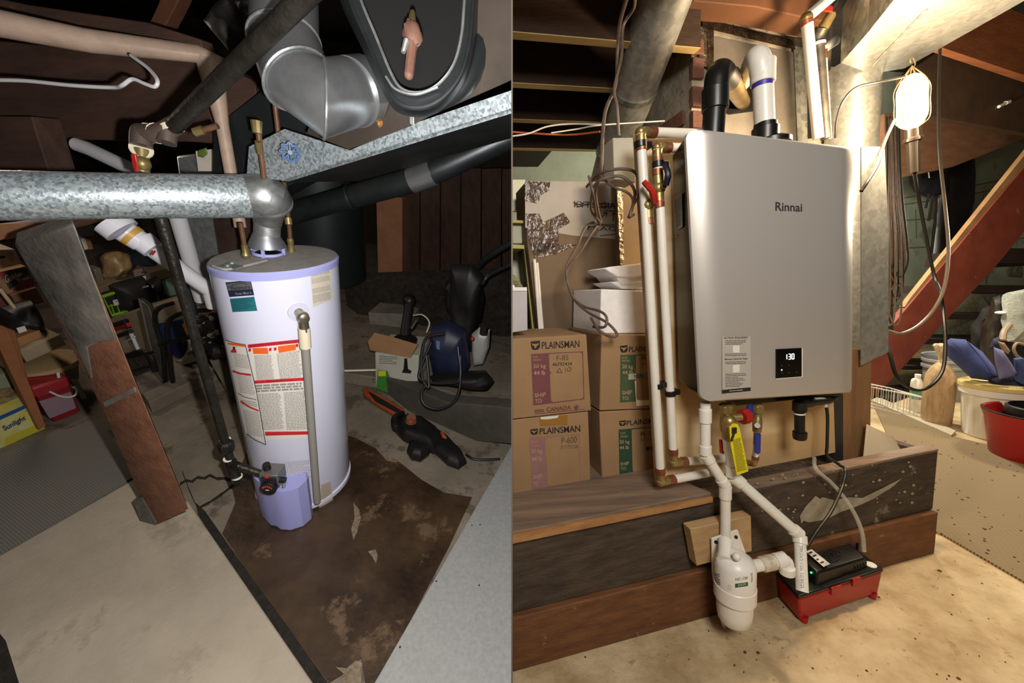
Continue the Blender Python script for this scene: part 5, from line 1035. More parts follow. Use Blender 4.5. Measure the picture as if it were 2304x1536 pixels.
# hand cart
hc = root('folding_hand_cart', lfloor(340, 875), 'folding hand cart with red and black grips', 'hand cart'); s_ = Wp(335, 872, .3)
t = MB(n_blk); t.tube([s_(230, 740), s_(284, 722), s_(290, 738)], .014, 8); t.tube([s_(255, 760), s_(295, 745)], .014, 8); build('black_grip', t, hc)
build('red_grip', MB(m_redh).tube([s_(252, 742), s_(290, 730)], .013, 8), hc); t = MB(n_wpipe); t.tube([s_(294, 748), s_(313, 790)], .01, 8); t.tube([s_(275, 772), s_(303, 757)], .005, 6); build('rail', t, hc)
t = MB(n_blk); t.tube(fillet([s_(286, 800), s_(318, 788), s_(340, 800), s_(350, 835)], .05), .016, 8); t.tube([s_(286, 805), s_(350, 790)], .01, 8); t.tube([s_(300, 835), s_(345, 822)], .01, 8); t.quad([(280, 800), (320, 790), (345, 830), (300, 850)], Wp(335, 872, .3, lift=-.03), LY * .02, mat('cart_slats', '#2a241d', '#5b5040', .8, sc=40)); build('cart_base', t, hc)
# steel frame panel
s_ = Wp(378, 876, -.5); f_ = root('steel_frame', lfloor(375, 878), 'tall steel frame panel standing on edge', 'frame')
t = MB(mat('frame_steel', '#4e4b44', '#6b675c', .4, .7)).prism([s_(*p) for p in [(313, 672), (334, 688), (372, 800), (390, 868), (378, 876), (352, 838), (340, 760)]], LY * .03); build('panel', t, f_, .003)
t = MB(mat('frame_edge', '#8d897d', rough=.35, metal=.8)); t.tube([s_(314, 672), s_(352, 838), s_(378, 874)], .008, 6); t.tube([s_(334, 690), s_(374, 812)], .008, 6); build('edge_rail', t, f_)
# folding chair
s_ = Wp(395, 885, .2); fc = root('folding_chair', lfloor(395, 880), 'black tubular folding chair leaning with blue panel', 'chair')
for q in ([(392, 880), (380, 780), (378, 730), (392, 712), (425, 700), (470, 698)], [(372, 860), (368, 790), (352, 735), (350, 705), (364, 690), (388, 682)]): build('leg', MB(n_blk).tube(smooth([s_(*p) for p in q], 4), .012, 8), fc)
build('blue_panel', MB(mat('blue_panel', '#1a2c48', '#22385a', .6)).quad([(352, 730), (420, 715), (432, 760), (366, 770)], Wp(395, 885, .2, lift=-.04), LY * .02), fc, .003); build('cross_bar', MB(n_blk).tube([s_(360, 775), s_(440, 755)], .012, 8), fc)
build('yellow_strap', MB(mat('yellow_strap', '#c08a1e', rough=.5)).prism([Wp(395, 885, .2, lift=.03)(*p) for p in [(410, 705), (415, 703), (419, 722), (427, 752), (420, 753), (409, 730), (414, 727)]], LY * .01), fc, label='yellow strap')
t = MB(mat('hose_white', '#a9a69f', rough=.4))
for k in range(4): t.tube(smooth([Wp(410, 870, .2, lift=-.02)(*p) for p in [(425 + k * 2, 765), (424 + k * 2, 785), (414 + k * 2, 803), (402 + k * 2, 812)]], 5), .005, 6)
t.m = mat('purple_disc', '#1e1a3c', rough=.5); t.lathe(Wp(410, 870, .2, lift=-.03)(400, 785), LY, [(0, .07), (.03, .07)], 24); hr = build('hose_reel', t, label='coiled pale hose on a dark purple reel by the chair', cat='hose reel')
sbox('grey_bin', [(382, 675), (420, 668), (440, 720), (388, 735)], .9, .2, mat('grey_bin_c', '#4b4c45', rough=.6), 'dull grey bin behind the folding chair', 'bin')
# shelf with bags
OS = 1.0
sbox('storage_shelf', [(222, 648), (262, 632), (430, 590), (440, 606), (330, 640), (232, 672)], OS, .3, mat('shelf_brown', '#6b5c48', '#7d6c55', .8), 'brown plank shelf holding plastic bags', 'shelf')
gc = sbox('green_crate', [(229, 664), (290, 645), (305, 700), (250, 712)], OS - .05, .25, mat('crate_dark', '#1c2a22', rough=.6), 'lime green wire crate beside the black case', 'crate')
t = MB(mat('lime_green', '#7fb022', rough=.4)); s_ = SF(OS - .05, .006)
for a, b_ in (((229, 668), (268, 655)), ((251, 710), (286, 700)), ((232, 668), (254, 712)), ((240, 690), (282, 680)), ((250, 685), (258, 708)), ((262, 682), (270, 705)), ((274, 680), (280, 702))): t.tube([s_(*a), s_(*b_)], .012 if a[1] in (668, 710) and a[0] != 232 else .005, 6)
build('wire_frame', t, gc); t = MB(n_wpap).quad([(254, 676), (268, 672), (272, 684), (258, 688)], SF(OS - .07), fn * .004); t.text('45', [(259, 676), (267, 674), (268, 679), (260, 681)], SF(OS - .075), n_txtb); build('price_tag', t, gc)
bc = build('black_case', MB(mat('case_black', '#151412', '#201d1b', .6)).pillow([(268, 652), (278, 646), (340, 628), (346, 640), (352, 688), (344, 695), (292, 706), (284, 700)], SF(OS - .15), .22, amp=.04, rings=6), label='square black fabric case on the cream wall', cat='case')
t = MB(mat('case_white', '#8f8c86', rough=.5)); s_ = SF(OS - .16, .01)
t.poly([(340, 641), (345, 640), (347, 647), (342, 648)], s_); t.poly([(320, 645), (334, 641), (335, 645), (321, 648)], s_); build('logo_patch', t, bc)
build('black_case', MB(n_blk).pillow([(345, 640), (368, 626), (384, 670), (360, 690), (350, 690)], SF(OS - .1), .2, amp=.1), label='narrow glossy black bag beside the square case', cat='case')
build('plastic_bag', MB(mat('cloudy_bag', '#7b6343', '#a88c65', .3, sc=12, bump=.8, bsc=18)).pillow([(252, 585), (262, 575), (285, 571), (305, 576), (308, 595), (300, 612), (296, 632), (275, 640), (258, 640), (250, 628), (254, 610)], SF(OS), .2, amp=.4, fr=10), label='cloudy plastic bag of tan material on the plank shelf', cat='bag')
bx = sbox('small_red_box', [(298, 607), (322, 600), (330, 622), (304, 632)], OS, .1, mat('box_brown_red', '#5b3a30', '#6d4c40', .6), 'small dull red printed box beside the plastic bag', 'box')
t = MB(n_wpap).quad([(318, 622), (328, 620), (329, 628), (320, 630)], SF(OS - .01), fn * .003); t.lines([(300, 610), (320, 604), (326, 618), (304, 624)], SF(OS, .004), 4, n_ypap, .4, .3); build('printing', t, bx)
pb = build('plastic_jar', MB(mat('cloudy_jar', '#6f6a5e', rough=.3)).quad([(212, 608), (226, 602), (236, 632), (220, 638)], SF(OS + .1), fn * .1), bevel=.004, label='cloudy jar against the edge of the coated post', cat='jar')
sbox('white_packet', [(180, 537), (192, 535), (200, 560), (190, 563)], OS + .2, .08, n_ypap, 'small white packet beside the post near the flue', 'packet')
sbox('amber_packet', [(193, 536), (203, 536), (211, 560), (201, 562)], OS + .2, .08, n_card, 'small brown packet next to the white packet', 'packet')
sbox('green_picture_box', [(373, 628), (388, 624), (402, 668), (384, 672)], OS, .1, mat('pink_green', '#9a8478', '#6f9a80', .6, sc=5), 'pale pink and green box at the end of the shelf', 'box')
build('navy_bundle', MB(mat('navy_bundle', '#0f1c28', '#182a3a', .8)).pillow([(302, 585), (330, 570), (385, 598), (372, 615), (322, 618), (308, 605)], SF(OS + .15), .2, amp=.3), label='dark navy bundle behind the white drain pipe', cat='bundle')
sbox('pan_lid', [(180, 508), (216, 508), (212, 530), (184, 532)], OS + .1, .1, mat('glass_grey', '#4c4f50', rough=.2, metal=.5), 'dim glass jar hanging under the flue pipe', 'jar')
# background walls for the left room
W1 = L(-6.5, 6.2, 0)
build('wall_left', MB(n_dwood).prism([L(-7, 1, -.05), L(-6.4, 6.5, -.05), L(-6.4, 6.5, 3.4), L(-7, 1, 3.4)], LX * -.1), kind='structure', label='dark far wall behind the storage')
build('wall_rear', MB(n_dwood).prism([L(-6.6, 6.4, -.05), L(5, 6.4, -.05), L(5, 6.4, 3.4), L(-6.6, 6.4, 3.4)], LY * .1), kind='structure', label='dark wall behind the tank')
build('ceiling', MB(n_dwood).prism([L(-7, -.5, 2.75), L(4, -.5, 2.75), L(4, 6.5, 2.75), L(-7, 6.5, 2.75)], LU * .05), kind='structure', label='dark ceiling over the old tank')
# ------------------------------------------------------------ tank
TA, TB, TR, TH = -.990, 1.443, .2255, 1.236
tc = L(TA, TB, 0); shr = LX * .095
def tcyl(lift=.0008):
    def f(px, py):
        r_ = ray(px, py); d = V((r_.dot(LX), r_.dot(LY))); o = V((-TA, -TB)); a = d.dot(d); b = 2 * o.dot(d); c = o.dot(o) - (TR + lift) ** 2
        ds = b * b - 4 * a * c
        if ds < 0: ds = 0
        return CAM + r_ * ((-b - math.sqrt(ds)) / (2 * a))
    return f
tk_ = root('old_water_heater', tc, 'white and lilac tank water heater with faded labels standing on the wet stain', 'water heater')
def tl(prof, m, seg=64): return MB(m).lathe(tc, LU, prof, seg, shear=shr)
build('jacket', tl([(.03, TR - .004), (.045, TR), (TH - .026, TR)], n_tank), tk_, label='white enamel jacket')
build('top_band', tl([(TH - .03, TR + .002), (TH - .008, TR + .003), (TH, TR - .004)], n_lil), tk_, label='lilac top band')
build('top_pan', tl([(TH - .02, TR - .004), (TH + .001, TR - .004)], n_ttop), tk_, label='dusty grey top')
build('base_ring', tl([(.006, TR - .004), (.006, TR + .004), (.03, TR + .004), (.034, TR - .002)], n_tank), tk_); build('base_foot', tl([(0, TR - .02), (.01, TR - .02)], n_blk), tk_)
ts, ts2, ts3 = tcyl(.001), tcyl(.0018), tcyl(.0026)
b = MB(mat('badge_dark', '#23283a', rough=.3)); b.patch([(507, 635), (564, 630), (572, 664), (516, 668)], ts, nu=5); b.patch([(509, 638), (563, 633), (567, 650), (512, 654)], ts2, mat('badge_grey', '#77787c', rough=.3, metal=.5), 5)
b.text('Kenmore', [(519, 644), (562, 641), (563, 649), (521, 652)], ts3, n_txtb, .02); b.text('Power Miser 6', [(529, 658), (565, 655), (566, 661), (530, 664)], ts2, mat('badge_txt', '#6f7890'), .01); b.stroke([(510, 649), (525, 641), (545, 637), (555, 639), (553, 642)], 1.4, ts3, n_txtb)
build('brand_badge', b, tk_, label='dark badge'); b = MB(mat('teal_badge', '#1d5d68', '#27707a', .4)); b.patch([(517, 672), (572, 667), (579, 699), (523, 702)], ts, nu=5); b.lines([(522, 676), (570, 671), (576, 696), (526, 699)], ts2, 6, mat('teal_txt', '#143f48'), .3, .4, nu=4); build('teal_badge', b, tk_, label='teal badge')
b = MB(n_ypap); b.patch([(696, 606), (744, 596), (749, 672), (705, 692)], ts, nu=4, nv=2)
for (a, b_, c, d) in ((609, 601, 613, 616), ): b.lines([(706, 602 + 3), (736, 598), (737, 601), (707, 608)], ts2, 1, n_txt, .8, 0, nu=4)
for y0, y1 in ((611, 624), (627, 640), (650, 662), (665, 683)): b.lines([(700 + (y0 - 611) * .06, y0), (742 + (y0 - 611) * .04, y0 - 9), (743 + (y0 - 611) * .05, y1 - 10), (701 + (y0 - 611) * .08, y1)], ts2, 6, n_txt, .45, .06, nu=4, seed=y0)
build('notice_label', b, tk_, label='yellowed notice label')
# large instruction labels
b = MB(n_wpap); b.patch([(557, 777), (677, 764), (704, 985), (594, 990)], ts, nu=12, nv=2)
b.patch([(557, 775), (674, 763), (675, 771), (558, 783)], ts2, n_redp, 12); b.patch([(572, 856), (684, 849), (685, 856), (573, 863)], ts2, n_redp, 12); b.patch([(596, 971), (700, 970), (701, 977), (597, 980)], ts2, n_redp, 12)
b.patch([(568, 783), (602, 782), (604, 796), (570, 796)], ts2, n_org, 4); b.patch([(625, 779), (664, 774), (666, 787), (627, 794)], ts2, n_org, 4)
for x, y in ((562, 787), (608, 786), (619, 785), (668, 777)): b.patch([(x - 3, y - 3), (x + 3, y - 4), (x + 3, y + 3), (x - 3, y + 4)], ts2, n_redp)
b.lines([(560, 776.5), (672, 765), (673, 770), (561, 781)], ts3, 2, mat('dark_red_txt', '#7a141c'), .5, .1, nu=10); b.lines([(600, 858), (660, 854), (660, 855.5), (600, 861)], ts3, 1, mat('dark_red_txt'), .6, .1, nu=6)
b.lines([(572, 800), (612, 798), (620, 853), (578, 856)], ts2, 20, n_txt, .5, .12, nu=5, seed=3); b.lines([(622, 796), (675, 788), (682, 848), (630, 854)], ts2, 22, n_txt, .5, .12, nu=6, seed=4)
b.lines([(575, 866), (682, 860), (684, 878), (577, 884)], ts2, 3, n_txt, .7, .05, nu=10, seed=5)
b.lines([(580, 886), (632, 884), (640, 966), (590, 968)], ts2, 26, n_txt, .5, .12, nu=6, seed=6); b.lines([(638, 883), (688, 880), (697, 966), (645, 968)], ts2, 26, n_txt, .5, .12, nu=6, seed=7)
build('instruction_label', b, tk_, label='large cream instruction label with red bands')
b = MB(n_wpap); b.patch([(506, 766), (552, 775), (598, 998), (553, 976)], ts, nu=8, nv=14); 
b.stroke([(507, 765), (530, 772), (552, 775), (576, 875), (598, 1000), (575, 990), (555, 976)], 1.5, tcyl(.0035), n_txtb); b.patch([(512, 770), (551, 776), (552, 781), (514, 775)], ts2, n_org, 4)
ts4 = tcyl(.0035); b.stroke([(523, 834), (540, 840), (565, 843)], 4, ts4, n_redp); b.stroke([(541, 902), (560, 915), (582, 924)], 3.4, ts4, n_redp); b.stroke([(536, 884), (550, 893), (577, 899)], 1.2, ts4, n_txtb)
b.poly([(518, 791), (525, 783), (530, 785), (533, 793), (522, 793)], ts3, n_redp); b.patch([(524, 779), (529, 780), (529, 786), (524, 786)], ts3, n_txtb)
for (y0, y1, s_) in ((800, 832, 8), (846, 890, 9), (905, 918, 10), (928, 985, 12)):
    k0 = (y0 - 776) * .2; k1 = (y1 - 776) * .2; b.lines([(521 + k0 * .86, y0 - 6), (553 + k0, y0), (553 + k1, y1), (521 + k1 * .86, y1 - 6)], ts2, int((y1 - y0) / 3.4), n_txt, .4, .1, nu=4, seed=s_)
build('safety_label', b, tk_, label='safety label with orange heading')
b = MB(mat('clear_sticker', '#c9c9d6', rough=.4)); b.patch([(643, 1040), (700, 1035), (706, 1072), (650, 1074)], ts, nu=5); b.lines([(647, 1043), (698, 1038), (703, 1068), (652, 1070)], ts2, 8, n_txt, .3, .3, nu=4); b.stroke([(643, 1040), (700, 1035), (706, 1072), (650, 1074), (643, 1040)], .8, ts2, n_txt); build('rating_sticker', b, tk_)
b = MB(mat('tan_sticker', '#b7ab98', '#a89b88', .6, sc=30)); b.patch([(722, 1090), (744, 1083), (750, 1128), (718, 1142)], ts, nu=3); b.lines([(724, 1094), (741, 1088), (745, 1124), (724, 1132)], ts2, 8, n_txt, .3, .2, nu=3); build('tan_sticker', b, tk_)
b = MB(n_ttop); tsf = lambda x, y: hit(x, y, tc + LU * (TH + .012), LU)
b.tube(smooth([tsf(478, 598), tsf(510, 606), tsf(560, 596), tsf(600, 586)], 5), .004, 6); build('top_cover_seam', b, tk_)
b = MB(n_galv2); b.box(tsf(520, 600), LX * .03, LY * .02, LU * .004); b.ball(tsf(512, 600), .011); b.ball(tsf(522, 594), .011); build('junction_cover', b, tk_, label='small metal junction cover')
# relief valve and discharge pipe
ctr = tcyl(0)(672, 702); nr = (ctr - tc); nr = (nr - LU * nr.dot(LU)).normalized()
build('valve_escutcheon', MB(mat('faded_ring', '#c4c6d8', rough=.4)).lathe(ctr - nr * .004, nr, [(0, .038), (.006, .037)], 30), tk_)
q0 = ctr + nr * .05
b = MB(mat('valve_brass_grey', '#8d8470', '#aaa18c', .35, .85, sc=20)); b.cyl(ctr, q0, .017, .015, 18); b.ball(q0, .022); b.cyl(q0, q0 - LU * .05, .016, .019, 16); b.lathe(q0 + nr * .012, nr, [(0, .02), (.008, .018), (.012, .01)], 18); b.box(q0 - LU * .03 + nr * .02, LX * .004, nr * .003, LU * .025)
rvv = build('relief_valve', b, tk_, label='brass relief valve with lever')
dB = lvd(0, 0, 1)  # placeholder plane
w0 = q0 - LU * .05; w1d = hit(714, 1128, q0 + nr * .0, nr)
build('adapter', MB(n_cream if False else m_cream).cyl(w0 + LU * .005, w0.lerp(w1d, .085), .021, .021, 18), tk_, label='white adapter')
build('discharge_pipe', MB(n_gpipe).cyl(w0, w1d, .0155, .0155, 18), tk_, label='grey discharge pipe')
# burner cover
bc0 = tc; 
def tp(px, py, lift): return tcyl(lift)(px, py)
cv = []
A0 = tp(568, 1062, .015); A1 = tp(612, 1075, .07); A2 = tp(625, 1095, .085); A3 = tp(690, 1090, .06); A4 = tp(700, 1072, .012)
def down(p, c=.012): return p - LU * ((p - tc).dot(LU) - c)
top_ = [tp(566, 1062, .01), tp(572, 1075, .04), tp(592, 1092, .07), tp(606, 1098, .072), tp(616, 1104, .088), tp(640, 1106, .095), tp(670, 1098, .085), tp(690, 1080, .055), tp(694, 1070, .02)]
bot_ = [down(p) for p in top_]
b = MB(n_lil); n_ = len(top_)
inner = [p + (tc + LU * (p - tc).dot(LU) - p).normalized() * ((p - (tc + LU * (p - tc).dot(LU))).length - TR + .03) for p in top_]
b.add(top_ + bot_, [(i, i + 1, i + 1 + n_, i + n_) for i in range(n_ - 1)], None, True); b.add(top_ + [p + LU * .0 for p in inner], [(i, i + n_, i + 1 + n_, i + 1) for i in range(n_ - 1)], None)
b.add([top_[0], bot_[0], down(inner[0]), inner[0]], [(0, 1, 2, 3)]); b.add([top_[-1], bot_[-1], down(inner[-1]), inner[-1]], [(3, 2, 1, 0)])
build('burner_cover', b, tk_, label='lilac burner cover')
# gas control valve
gv = root('gas_control', tp(608, 1085, .06), 'square gas control valve with dial on the tank front', 'gas control'); c0 = tp(610, 1078, .07)
gx = LX.copy(); nf = (c0 - tc - LU * (c0 - tc).dot(LU)).normalized(); gx = LU.cross(nf)
b = MB(mat('cast_grey', '#7f7c78', '#94918c', .4, .7)); b.box(c0 - nf * .02 + LU * .005, gx * .038, nf * .036, LU * .036); build('body', b, gv, .003, seg=2, label='cast metal body')
b = MB(mat('dark_control_face', '#20232e', rough=.4)); b.box(c0 + nf * .018 - LU * .0, gx * .031, nf * .003, LU * .03); build('face_plate', b, gv, .001)
b = MB(n_blk).lathe(c0 + nf * .015 - LU * .022, nf, [(0, .034), (.02, .034), (.024, .028)], 28); dl = build('dial', b, gv, .001, label='black temperature dial')
sD = plane(c0 + nf * .0395 - LU * .022, nf, .001); b = MB(mat('dial_red', '#c23a34', rough=.5))
for k in range(6): a = 2.5 - k * .38; pz_ = c0 + nf * .0402 - LU * .022 + gx * math.cos(a) * .021 + LU * math.sin(a) * .021; b.box(pz_, gx * .0025, nf * .0006, LU * .005)
b.m = n_wpap; b.box(c0 + nf * .0402 - LU * .022, gx * .007, nf * .0006, LU * .002); build('dial_marks', b, dl)
b = MB(n_blk); b.lathe(c0 - nf * .02 + LU * .04 - gx * .02, LU, [(0, .016), (.03, .014)], 14); build('knob', b, gv); b = MB(n_blk); b.lathe(c0 + gx * .034, gx, [(0, .014), (.026, .013)], 14); build('igniter_button', b, gv)
b = MB(n_redp).box(c0 - nf * .0 + LU * .0395, gx * .007, nf * .03, LU * .0008); build('warning_strip', b, gv)
b = MB(n_galv2).cyl(c0 + gx * .05 - nf * .01, c0 + gx * .055 + nf * .015 - LU * .03, .007, seg=10); build('burner_tube', b, gv)
# gas pipe
dg_ = proj(c0 - nf * .02)[2]
gpt = [P(357, 470, 1.13), P(372, 520, 1.17), P(507, 995, 1.62)]; j1 = P(519, 1036, 1.64); j2 = P(531, 1072, 1.66)
gpp = root('black_gas_pipe', j2, 'long black gas pipe running down to the tank control valve', 'gas pipe')
build('riser', MB(n_black).cyl(P(362, 490, 1.2), P(507, 995, 1.62), .0165, seg=16), gpp)
b = MB(n_black); b.lathe(P(509, 1003, 1.62), LU, [(-.03, .022), (-.02, .03), (.015, .03), (.025, .022)], 8); build('union', b, gpp, .001, label='pipe union'); b = MB(n_black); b.cyl(P(507, 998, 1.62), j1, .016, seg=14); build('nipple', b, gpp)
b = MB(n_black).tube([j1, j2], .021, 14); b.cyl(P(524, 1045, 1.645), P(535, 1050, 1.64), .02, seg=14); build('tee', b, gpp); e_ = c0 - gx * .03 - nf * .02
b = MB(n_black); b.cyl(P(528, 1045, 1.645), e_, .0155, seg=14); build('branch', b, gpp); b = MB(m_white)
for a, bb_ in ((P(507, 990, 1.62), .0205), (P(514, 1032, 1.635), .0195), (P(533, 1072, 1.66), .0215)): b.lathe(a, LU, [(-.002, bb_), (.003, bb_)], 16)
build('thread_tape', b, gpp); b = MB(n_black).lathe(P(531, 1078, 1.66), LU, [(-.014, .017), (0, .019)], 12); build('cap', b, gpp)

# ------------------------------------------------------------ flue
dF = 1.3; topc_ = L(TA + .0, TB + .0, TH)
fx, fy_, fz_ = proj(topc_)
hc_ = P(604, 560, fz_); hb0 = hit(604, 570, topc_, LU); 
fr = root('flue_pipe', hb0, 'large galvanized flue pipe crossing above the tank into an elbow', 'flue pipe')
vA = hb0 + LU * .05; dV = proj(vA)[2]; rv_ = rw(600, 62, dV)
ce = P(598, 447, dV - .12); 
left_ = P(-60, 440, 1.0); pl_len = (ce - left_).length; rH0 = .064; rH1 = 54 * (dV - .12) / FPX * .84; print('dV', dV)
build('horizontal_run', MB(n_galv).tube([left_, P(300, 441, 1.16), P(560, 442, dV - .14)], [rH0, rH0 * 1.01, rH1], 36), fr, label='spangled horizontal run')
build('seam_ring', MB(n_galv).tube([left_.lerp(P(560, 442, dV - .14), .155), left_.lerp(P(560, 442, dV - .14), .165)], rH0 * 1.03, 36), fr)
eb_ = fillet([P(555, 442, dV - .14), P(612, 440, dV - .12), P(602, 500, dV - .02)], .09, 5)
build('elbow', MB(n_galv2).tube(eb_, [rH1 * 1.02] * (len(eb_) - 3) + [rH1 * .9, rv_ * 1.15, rv_ * 1.05], 30), fr, label='adjustable elbow')
for k, t_ in enumerate((2, 4)): b = MB(n_galv2).tube([eb_[t_], eb_[t_] + (eb_[t_ + 1] - eb_[t_]).normalized() * .008], rH1 * 1.05, 30); build('elbow_ring', b, fr)
build('down_pipe', MB(n_galv2).cyl(P(602, 495, dV - .03), hb0 + LU * .05, rv_, rv_, 28), fr)
b = MB(mat('hood_zinc', '#7d8086', '#8f9298', .45, .7)).lathe(hb0 + LU * .03, LU, [(0, rv_ * 1.42), (.012, rv_ * 1.38), (.035, rv_ * 1.12), (.05, rv_ * 1.0)], 30); build('draft_hood', b, fr, label='flared draft hood')
for a in (.3, 1.9, 3.4, 5.0): p = hb0 + (LX * math.cos(a) + LY * math.sin(a)) * rv_ * 1.2; build('hood_leg', MB(n_lil).box(p + LU * .016, LX * .006, LY * .003, LU * .02), fr)
b = MB(n_lil).lathe(hb0, LU, [(0, rv_ * 1.25), (.01, rv_ * 1.25), (.01, rv_ * 1.1), (0.002, rv_ * 1.1)], 28); b.lathe(hb0, LU, [(0.002, rv_ * 1.1), (.003, .001)], 28, n_blk); build('flue_collar', b, fr)
# copper lines
cw = root('copper_water_line', hit(655, 566, topc_, LU), 'tall copper water line beside the blue valve wheel, entering the tank', 'copper pipe')
p1 = hit(656, 566, topc_, LU); build('pipe', MB(n_cop).tube([p1, P(650, 500, proj(p1)[2] - .07), P(621, 255, 1.3), P(615, 200, 1.26)], .0085, 12), cw)
b = MB(n_brs); b.lathe(p1, (P(652, 530, proj(p1)[2] - .04) - p1), [(0, .016), (.012, .013), (.04, .012), (.05, .014), (.06, .011)], 14); b.cyl(P(631, 350, 1.37), P(635, 395, 1.4), .015, seg=12); b.cyl(P(648, 490, 1.47), P(650, 505, 1.475), .013, seg=12); build('brass_fitting', b, cw)
cw = root('copper_water_line', hit(553, 578, topc_, LU), 'short copper line under the tan pipe, entering the tank', 'copper pipe')
p2 = hit(554, 578, topc_, LU); build('pipe', MB(n_cop).cyl(p2, P(541, 500, proj(p2)[2] - .07), .0085, seg=12), cw); b = MB(n_brs).lathe(p2, P(541, 500, proj(p2)[2] - .07) - p2, [(0, .013), (.01, .016), (.02, .011), (.05, .011)], 12); build('brass_fitting', b, cw)
cw = root('copper_water_line', P(592, 395, 1.3), 'thin copper line with brass fittings rising behind the flue', 'copper pipe'); build('pipe', MB(n_cop).cyl(P(578, 270, 1.25), P(594, 400, 1.35), .009, seg=12), cw)
b = MB(n_brs); b.cyl(P(577, 272, 1.25), P(579, 300, 1.26), .018, .014, 10); b.cyl(P(580, 318, 1.27), P(585, 345, 1.3), .01, seg=10); build('brass_fitting', b, cw)
cw = root('copper_stub', P(440, 295, 1.2), 'copper stub with brass cap beside the tan pipe', 'copper pipe'); build('pipe', MB(n_cop).cyl(P(490, 283, 1.2), P(455, 293, 1.2), .009, seg=12), cw); build('brass_fitting', MB(n_brs).cyl(P(457, 292, 1.2), P(438, 298, 1.2), .013, seg=10), cw)
# blue valve wheel
c_ = P(653, 343, 1.25); wn = (CAM - c_).normalized(); wu = LU.cross(wn).normalized(); wv_ = wn.cross(wu)
vw = root('blue_valve_wheel', c_, 'small blue valve handwheel on the dark sheet metal', 'valve handle'); rW_ = .026; b = MB(mat('wheel_blue', '#4f688f', rough=.5))
b.tube([c_ + (wu * math.cos(a) + wv_ * math.sin(a)) * rW_ * (1 + .12 * math.cos(a * 8)) for a in [k * math.pi / 24 for k in range(49)]], .004, 6)
for k in range(8): a = k * math.pi / 4; b.tube([c_, c_ + (wu * math.cos(a) + wv_ * math.sin(a)) * rW_], .0022, 5)
b.lathe(c_ - wn * .004, wn, [(0, .008), (.01, .007)], 12); b.cyl(c_, c_ - wn * .05, .005, seg=8); build('handwheel', b, vw)
# tan insulated pipe, black pipe
build('tan_insulated_pipe', MB(n_tan).tube([P(-40, 45, 1.15), P(200, 92, 1.25), P(452, 122, 1.38), P(470, 128, 1.4), P(500, 280, 1.48), P(541, 512, 1.56)], [.038, .034, .028, .023, .0225, .022], 16), label='tan insulated pipe bending down behind the flue', cat='pipe')
bp = root('black_threaded_pipe', P(385, 290, 1.15), 'thick black pipe slanting down to a tee with red valve', 'pipe'); build('run', MB(n_black).cyl(P(720, -40, .8), P(387, 288, 1.15), .0225, seg=18), bp)
b = MB(mat('old_fitting', '#4b403a', '#63564e', .5, .4)); b.tube(fillet([P(395, 282, 1.15), P(360, 302, 1.15), P(325, 300, 1.15), P(318, 300, 1.15), P(318, 330, 1.15)], .03), .027, 16); b.cyl(P(377, 300, 1.15), P(375, 322, 1.15), .024, seg=14); build('tee_fitting', b, bp, label='rusty tee fittings')
b = MB(m_cream)
for a, c in (((384, 282), (390, 295)), ((355, 300), (352, 300)), ((333, 300), (336, 300)), ((318, 335), (318, 338))): b.cyl(P(*a, 1.148), P(*c, 1.152), .0285, seg=16)
build('thread_tape', b, bp)
b = MB(n_brs); b.cyl(P(318, 335, 1.15), P(321, 388, 1.16), .018, seg=14); b.ball(P(320, 368, 1.15), .022); build('ball_valve', b, bp, label='brass valve'); build('lever', MB(m_redh).prism([lvd(305, 350, 1.12)(*p) for p in [(293, 346), (303, 346), (309, 372), (308, 386), (302, 386), (296, 365)]], LY * .008), bp, .002, label='red lever')
b = MB(n_wpipe).tube(smooth([P(*p) for p in [(-20, 180, 1.2), (60, 182, 1.2), (160, 192, 1.2), (255, 197, 1.2), (275, 192, 1.18), (298, 178, 1.18), (325, 188, 1.18), (348, 195, 1.18), (354, 180, 1.18), (335, 155, 1.2), (295, 125, 1.22)]], 6), .0055, 8); build('white_cable', b, label='flat white cable sagging across the brown header beam', cat='cable')
# white drain with fittings
wd = root('white_drain_line', P(475, 655, 1.75), 'white plastic drain line slanting down to the tank behind the flue', 'drain pipe')
build('slanted_run', MB(n_wpipe).tube([P(172, 325, 1.55), P(200, 335, 1.55), P(320, 392, 1.5)], .026, 16), wd); build('run', MB(n_wpipe).cyl(P(325, 548, 1.5), P(470, 652, 1.7), .033, .03, 18), wd)
b = MB(mat('bright_abs', '#dcdbe4', rough=.25)); b.cyl(P(250, 498, 1.42), P(276, 520, 1.44), .06, .058, 22); b.cyl(P(280, 520, 1.44), P(318, 545, 1.48), .042, .04, 20); b.cyl(P(318, 540, 1.48), P(345, 562, 1.5), .043, .038, 20); build('reducer', b, wd, label='wide white reducer')
b = MB(mat('yellow_band', '#c79a45', rough=.4)).cyl(P(292, 527, 1.45), P(304, 535, 1.46), .0435, .0425, 20); build('yellow_band', b, wd, label='yellow glue band'); b = MB(n_wpipe).cyl(P(468, 648, 1.7), P(480, 690, 1.75), .026, seg=16); build('end_fitting', b, wd)
b = MB(n_redp).prism([lvd(345, 565, 1.4)(*p) for p in [(340, 570), (348, 562), (350, 567), (343, 575)]], LY * .002); build('red_sticker', b, wd)
build('white_pipe', MB(n_wpipe).cyl(P(398, 480, 1.75), P(455, 675, 2.0), .034, seg=18), label='upright white pipe behind the slanting drain line', cat='pipe')
